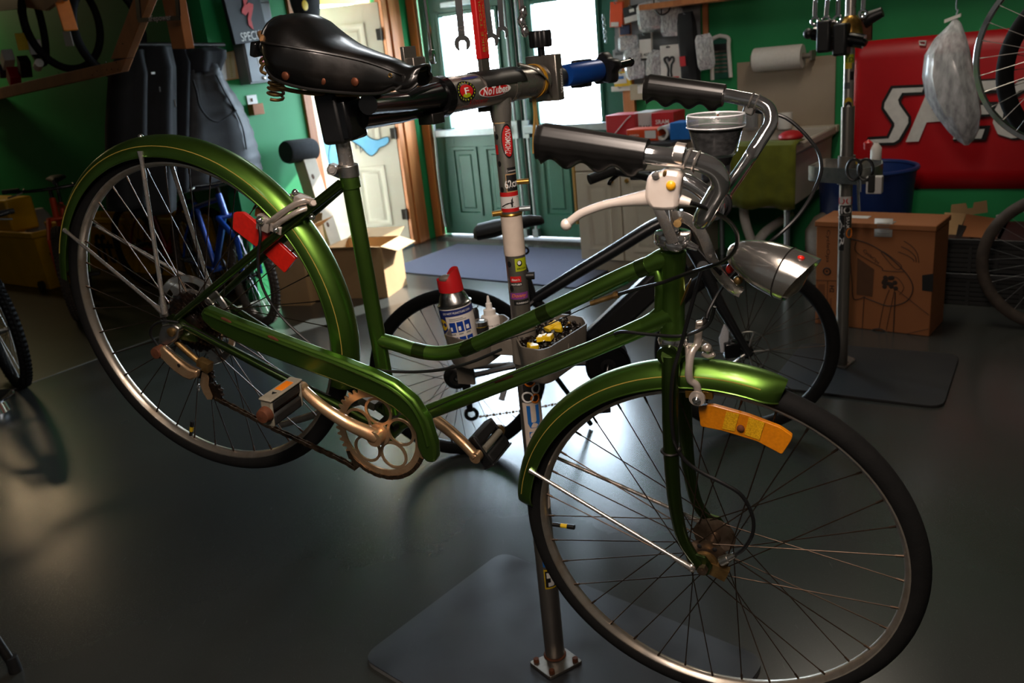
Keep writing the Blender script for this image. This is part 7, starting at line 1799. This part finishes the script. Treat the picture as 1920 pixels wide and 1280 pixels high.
# grips with finger notches
for s_ in (1, -1):
    a, b = loc(.803, .6755, s_ * .2485), loc(.672, .649, s_ * .250); d = (b - a).normalized(); dn = (-E2 - d * (-E2).dot(d)).normalized(); sdv = d.cross(dn); rings = []; n_ = 40
    L_ = (b - a).length
    for i in range(n_ + 1):
        t = i / n_; r_ = .0165 + .0035 * min(1, t * 6) * 0 + .001
        notch = .010 * (.5 + .5 * math.cos((t - .12) * 2 * PI * 3.4)) * (1 if .05 < t < .97 else .6) + .004 * t
        end = 1 if i < n_ - 1 else .86
        rings.append([a + (b - a) * t + (dn * math.cos(q) * (r_ + (notch * max(0, math.cos(q)) ** 1.2)) + sdv * math.sin(q) * r_ * .96 + dn * (-.003 * t if math.cos(q) < 0 else 0)) * end * (1 + (.022 if int(q / (2 * PI) * 72) % 2 and abs(math.sin(q)) > .25 else 0)) for q in (2 * PI * j / 72 for j in range(72))])
    obj('grip', MB().loft(rings), K['grip_vinyl'], G, sharp=50)
# ---- brake lever on the near bar
W3 = .243
body = [(1222, 322), (1232, 318), (1243, 317), (1250, 311), (1262, 313), (1277, 315), (1286, 321), (1282, 345), (1278, 366), (1279, 378), (1276, 386), (1252, 388), (1230, 386), (1222, 376), (1216, 362), (1218, 342)]
bl_ = obj('brake_lever', MB().prism([bp(x, y, W3 - .011) for x, y in body], NR * .022), K['lever_alloy'], G, .005)
obj('blade', MB().tube(catmull([bp(x, y, W3) for x, y in ((1228, 368), (1212, 371), (1190, 374), (1165, 378), (1138, 383), (1112, 391), (1090, 400), (1074, 411), (1065, 419))], 4), [.0105, .0095, .008, .0065, .0058, .0054, .005] and [.0115 - .0062 * min(1, k / 14) for k in range(33)], 14, flat=(NR, .75, 1)).ball(bp(1062, 421, W3), E1 * .0075, NR * .0065, E2 * .0075, 14, 10), K['lever_alloy'], bl_)
obj('lever_button', MB().ball(bp(1258, 348, W3 + .011), E1 * .0058, NR * .004, E2 * .0058, 18, 10), K['yellow_button'], bl_)
obj('pivot_screw', MB().lathe(bp(1230, 328, W3 + .010), NR, [(.0045, 0), (.0045, .003), (0, .004)], 14), K['worn_chrome'], bl_); obj('slot', MB().ball(bp(1246.5, 325, W3 + .011), E1 * .0024, NR * .001, E2 * .0042, 10, 6), K['brown_metal'], bl_)
obj('barrel_adjuster', MB().tube([bp(1276, 375, W3), bp(1295, 380, W3)], [.0065, .0045], 12), K['lever_alloy'], bl_)
obj('lever_clamp', MB().tube([bp(1266, 287, .2415), bp(1284, 290, .2415)], .0128, 20), K['worn_chrome'], bl_)
W4 = -.243
obj('brake_lever', MB().box(loc(.850, .672, W4), E1 * .009, NR * .009, E2 * .012), K['aluminium'], G, .003)
# ---- headlamp with its bracket
LA, LB = bp(1366, 469, .0), bp(1487, 518, .028)
lax = (LB - LA).normalized(); LL = (LB - LA).length
prof = [(0, 0), (.010, .002), (.017, .008), (.0235, .020), (.0300, .038), (.0345, .058), (.0365, .076), (.0372, .088)]
hl = obj('headlamp', MB().lathe(LA, lax, prof, 40), K['chrome'], G)
seam = .088
obj('lamp_seam', MB().torus(LA + lax * seam, lax, .0374, .0011, 40, 6), K['dark_steel'], hl)
upl_ = (E2 - lax * E2.dot(lax)).normalized(); sl_ = lax.cross(upl_)
rings = []
for t_ in range(40):
    a = 2 * PI * t_ / 40; dd = upl_ * math.cos(a) + sl_ * math.sin(a); ext = .101 + .026 * (.5 + .5 * math.cos(a)) ** 1.2
    rings.append([LA + dd * .0372 + lax * seam, LA + dd * .0368 + lax * .102, LA + dd * .0362 + lax * ext, LA + dd * .0335 + lax * (ext - .001), LA + dd * .0335 + lax * .096])
obj('visor', MB().loft(rings, False, False, True), K['chrome'], hl, sharp=60)
mk('lamp_glass', 'b8a88e', .18, .2, '8a7a62', 60, .6, coat=.5)
obj('lamp_lens', MB().lathe(LA, lax, [(.0334, .100), (.030, .108), (.018, .115), (0, .118)], 36), K['lamp_glass'], hl)
obj('red_jewel', MB().ball(LA + lax * .107 + upl_ * .0335 + sl_ * (.0145 if sl_.dot(NR) > 0 else -.0145), lax * .0052, sl_ * .0052, upl_ * .0032, 14, 8), K['red_reflector'], hl)
obj('tail_screw', MB().ball(LA + lax * .006 + NR * .010, lax * .006, NR * .006, E2 * .006, 12, 8), K['clean_chrome'], hl)
m = MB()
for k in range(2):
    s_ = .018 if k == 0 else -.018
    m.tube(catmull([bp(1262, 407, s_ * .7), bp(1278, 406, s_), bp(1300, 418, s_), bp(1318, 442, s_), bp(1332, 478, s_), bp(1348, 512, s_ * .6), bp(1372, 538, s_ * .3), bp(1390, 548, 0)], 5), .0085, 10, flat=(NR, .18, 1))
obj('lamp_bracket', m, K['worn_chrome'], G); obj('bracket_bolt', MB().tube([bp(1270, 419, -.02), bp(1270, 419, .024)], .006, 8), K['brown_metal'], G); obj('bracket_bolt', MB().ball(bp(1384, 525, .012), E1 * .007, NR * .007, E2 * .007, 10, 6), K['brown_metal'], G)
obj('bracket_reflector', MB().ball(bp(1369, 503, .0), E1 * .006, NR * .005, E2 * .009, 12, 8), K['red_reflector'], G)
# ---- front brake caliper
m = MB()
m.tube(catmull([fp(1312, 603, .010), fp(1310, 622, .012), fp(1307, 645, .016), fp(1297, 660, .026), fp(1292, 690, .034), fp(1294, 712, .034), fp(1306, 722, .032), fp(1310, 745, .030)], 5), .0056, 10, flat=(NF, .9, 1.1))
m.tube(catmull([fp(1312, 640, -.008), fp(1330, 655, -.024), fp(1332, 690, -.034), fp(1326, 720, -.034), fp(1322, 742, -.03)], 5), .0056, 10)
m.tube(catmull([fp(1288, 648, .02), fp(1290, 680, .030), fp(1288, 705, .032)], 4), .004, 8)
m.tube([fp(1290, 650, .0), fp(1330, 652, .004)], .0062, 12); m.ball(fp(1326, 652, .012), F1 * .007, NF * .007, F2 * .007, 12, 8); m.tube([fp(1318, 604, .012), fp(1306, 606, .014)], .0045, 10)
m.tube(catmull([fp(1318, 664, .0), fp(1328, 668, .01), fp(1340, 664, .012)], 4), .004, 8)
fb_ = obj('brake_caliper', m, K['caliper_alloy'], G, .001)
m = MB().lathe(fp(1308, 745, .032), NF, [(.006, 0), (.0125, 0), (.0125, .005), (.006, .005)], 20, True); obj('shoe_eye', m, K['caliper_alloy'], fb_)
obj('shoe_bolt', MB().lathe(fp(1308, 745, .032), NF, [(.0062, 0), (.0062, .010), (.003, .013), (0, .013)], 12), K['clean_chrome'], fb_)
c0, c1 = fp(1286, 736, .022), fp(1337, 739, .022); obj('shoe_holder', MB().box((c0 + c1) / 2, (c1 - c0) / 2, NF * .005, NF.cross((c1 - c0).normalized()) * .0068), K['brass'], fb_, .001)
m = MB().tube([fp(1258, 651, -.0), fp(1300, 651, 0)], .004, 8); obj('caliper_bolt', m, K['dark_steel'], fb_)
m = MB().tube([fp(1319, 606, .010), fp(1325, 598, .008)], .006, 10); obj('cable_adjuster', m, K['dark_steel'], fb_)
# ---- speedometer drive at the near flange
obj('meter_drive', MB().lathe(FC + NF * .038, NF, [(.008, 0), (.020, 0), (.022, .004), (.022, .010), (.012, .013), (.006, .013)], 28).box(fp(1345, 1068, .046), F1 * .018, NF * .006, F2 * .012), K['brown_metal'], G)
obj('drive_nut', MB().tube([fp(1352, 1052, .05), fp(1366, 1046, .05)], [.0085, .0075], 12).tube([fp(1366, 1046, .05), fp(1378, 1040, .05)], [.0065, .005], 12), K['aluminium'], G)
# ---- cables
def cable(pts, r=.0027, nm='cable', k=6): return obj(nm, MB().tube(catmull(pts, k), r, 8), K['cable'], G)
cable([fp(1377, 1041, .05), fp(1395, 1028, .05), fp(1411, 1000, .05), fp(1411, 968, .05), fp(1392, 930, .05), fp(1360, 908, .05), fp(1320, 888, .05), fp(1290, 868, .05), fp(1272, 845, .05), fp(1262, 815, .062), fp(1258, 760, .06), fp(1262, 700, .055), bp(1276, 650, .045), bp(1300, 560, .04), bp(1318, 500, .035)], .0031)
cable([bp(1295, 380, W3), bp(1312, 386, .23), bp(1340, 398, .20), bp(1368, 416, .16), bp(1382, 440, .13), bp(1378, 468, .11), bp(1355, 490, .09), bp(1320, 503, .07), bp(1290, 512, .05), bp(1268, 520, .035), bp(1240, 530, .025), bp(1200, 540, .02), bp(1158, 552, .014)], .0029)
cable([bp(1152, 554, .014), bp(1100, 575, .014), bp(1020, 612, .013), bp(940, 640, .013), bp(905, 655, .0)], .0009)
cable([bp(1308, 466, .012), bp(1322, 482, .014), bp(1338, 500, .016), bp(1352, 515, .016)], .0024)
LBR = loc(.850, .668, W4)
cable([LBR + E1 * .01, LBR + E1 * .06 + E2 * .005, bp(1525, 270, -.2), bp(1540, 310, -.15), bp(1530, 350, -.1), bp(1500, 400, -.06), bp(1460, 440, -.04), bp(1410, 480, -.045), bp(1360, 530, -.03), bp(1330, 580, -.0), fp(1325, 598, .008)], .0029)
cable([bp(1340, 575, .03), bp(1330, 605, .03), bp(1305, 622, .035), bp(1270, 630, .04), bp(1220, 627, .03), bp(1170, 622, .022), bp(1152, 626, .018)], .0027)
cable([bp(1152, 626, .018), bp(1100, 645, .018), bp(1000, 686, .018), bp(900, 726, .018), bp(800, 770, .018)], .0009)
cable([bp(486, 424, .04), bp(488, 445, .045), bp(484, 480, .05), bp(487, 520, .055), bp(502, 558, .055), bp(530, 596, .05), bp(575, 638, .045), bp(630, 675, .035), bp(690, 690, .022), bp(750, 697, .018), bp(820, 694, .016), bp(880, 680, .015), bp(940, 655, .014)], .0027)
cable([bp(335, 604, .075), bp(318, 602, .08), bp(300, 603, .085), bp(286, 612, .088), bp(282, 626, .088), bp(290, 640, .085), bp(299, 650, .082)], .0025)
cable([bp(342, 607, .07), bp(380, 624, .064), bp(450, 664, .055), bp(540, 706, .05), bp(620, 742, .04)], .0012)
# ---- clear tub strapped above the stem
mk('deep_black', '060606', .5, 0, spec=.2)
TC = bp(1341, 292, .015)
tubt = thing('plastic_tub', TC, 'clear lidded tub of black grease mounted above the chrome stem', 'tub')
tax = (E2 * .97 - E1 * .0 + NR * .12).normalized(); tax = (UP * .99 + E1 * .04).normalized()
def tr(x0, x1): return (bp(x1, 240, .015) - bp(x0, 240, .015)).length / 2
rl, rbm = tr(1287, 1397), tr(1302, 1378)
ht_ = (bp(1341, 213, .015) - TC).dot(tax)
obj('contents', MB().lathe(TC, tax, [(0, .003), (rbm - .004, .003), (rbm - .001, .008), (rl * .93, ht_ * .66), (0, ht_ * .66)], 40), K['deep_black'], tubt)
obj('wall', MB().lathe(TC, tax, [(0, 0), (rbm - .003, 0), (rbm + .002, .004), (rl * .955, ht_ * .78)], 40), K['tub_clear'], tubt)
obj('lid', MB().lathe(TC + tax * ht_ * .70, tax, [(rl * .97, 0), (rl, .002), (rl, ht_ * .24), (rl * .985, ht_ * .27), (rl * .9, ht_ * .27), (rl * .88, ht_ * .22), (0, ht_ * .22)], 44), K['lid_clear'], tubt)
obj('lid_rim', MB().torus(TC + tax * ht_ * .97, tax, rl * .95, .0016, 44, 6).torus(TC + tax * ht_ * .70, tax, rl * .985, .0009, 44, 6), K['white_reflector'], tubt)
obj('wick', MB().ball(TC + tax * ht_ * .93 + E1 * .003, E1 * .0022, NR * .0022, tax * .004, 8, 6), K['copper'], tubt)
m = MB().tube([TC - tax * .001, TC - tax * .012], [.024, .020], 24).tube([TC - tax * .008, HC + E2 * .015], .007, 12).torus(HC, NR, .0182, .004, 24, 8)
obj('bracket', m, K['black_plastic'], tubt)
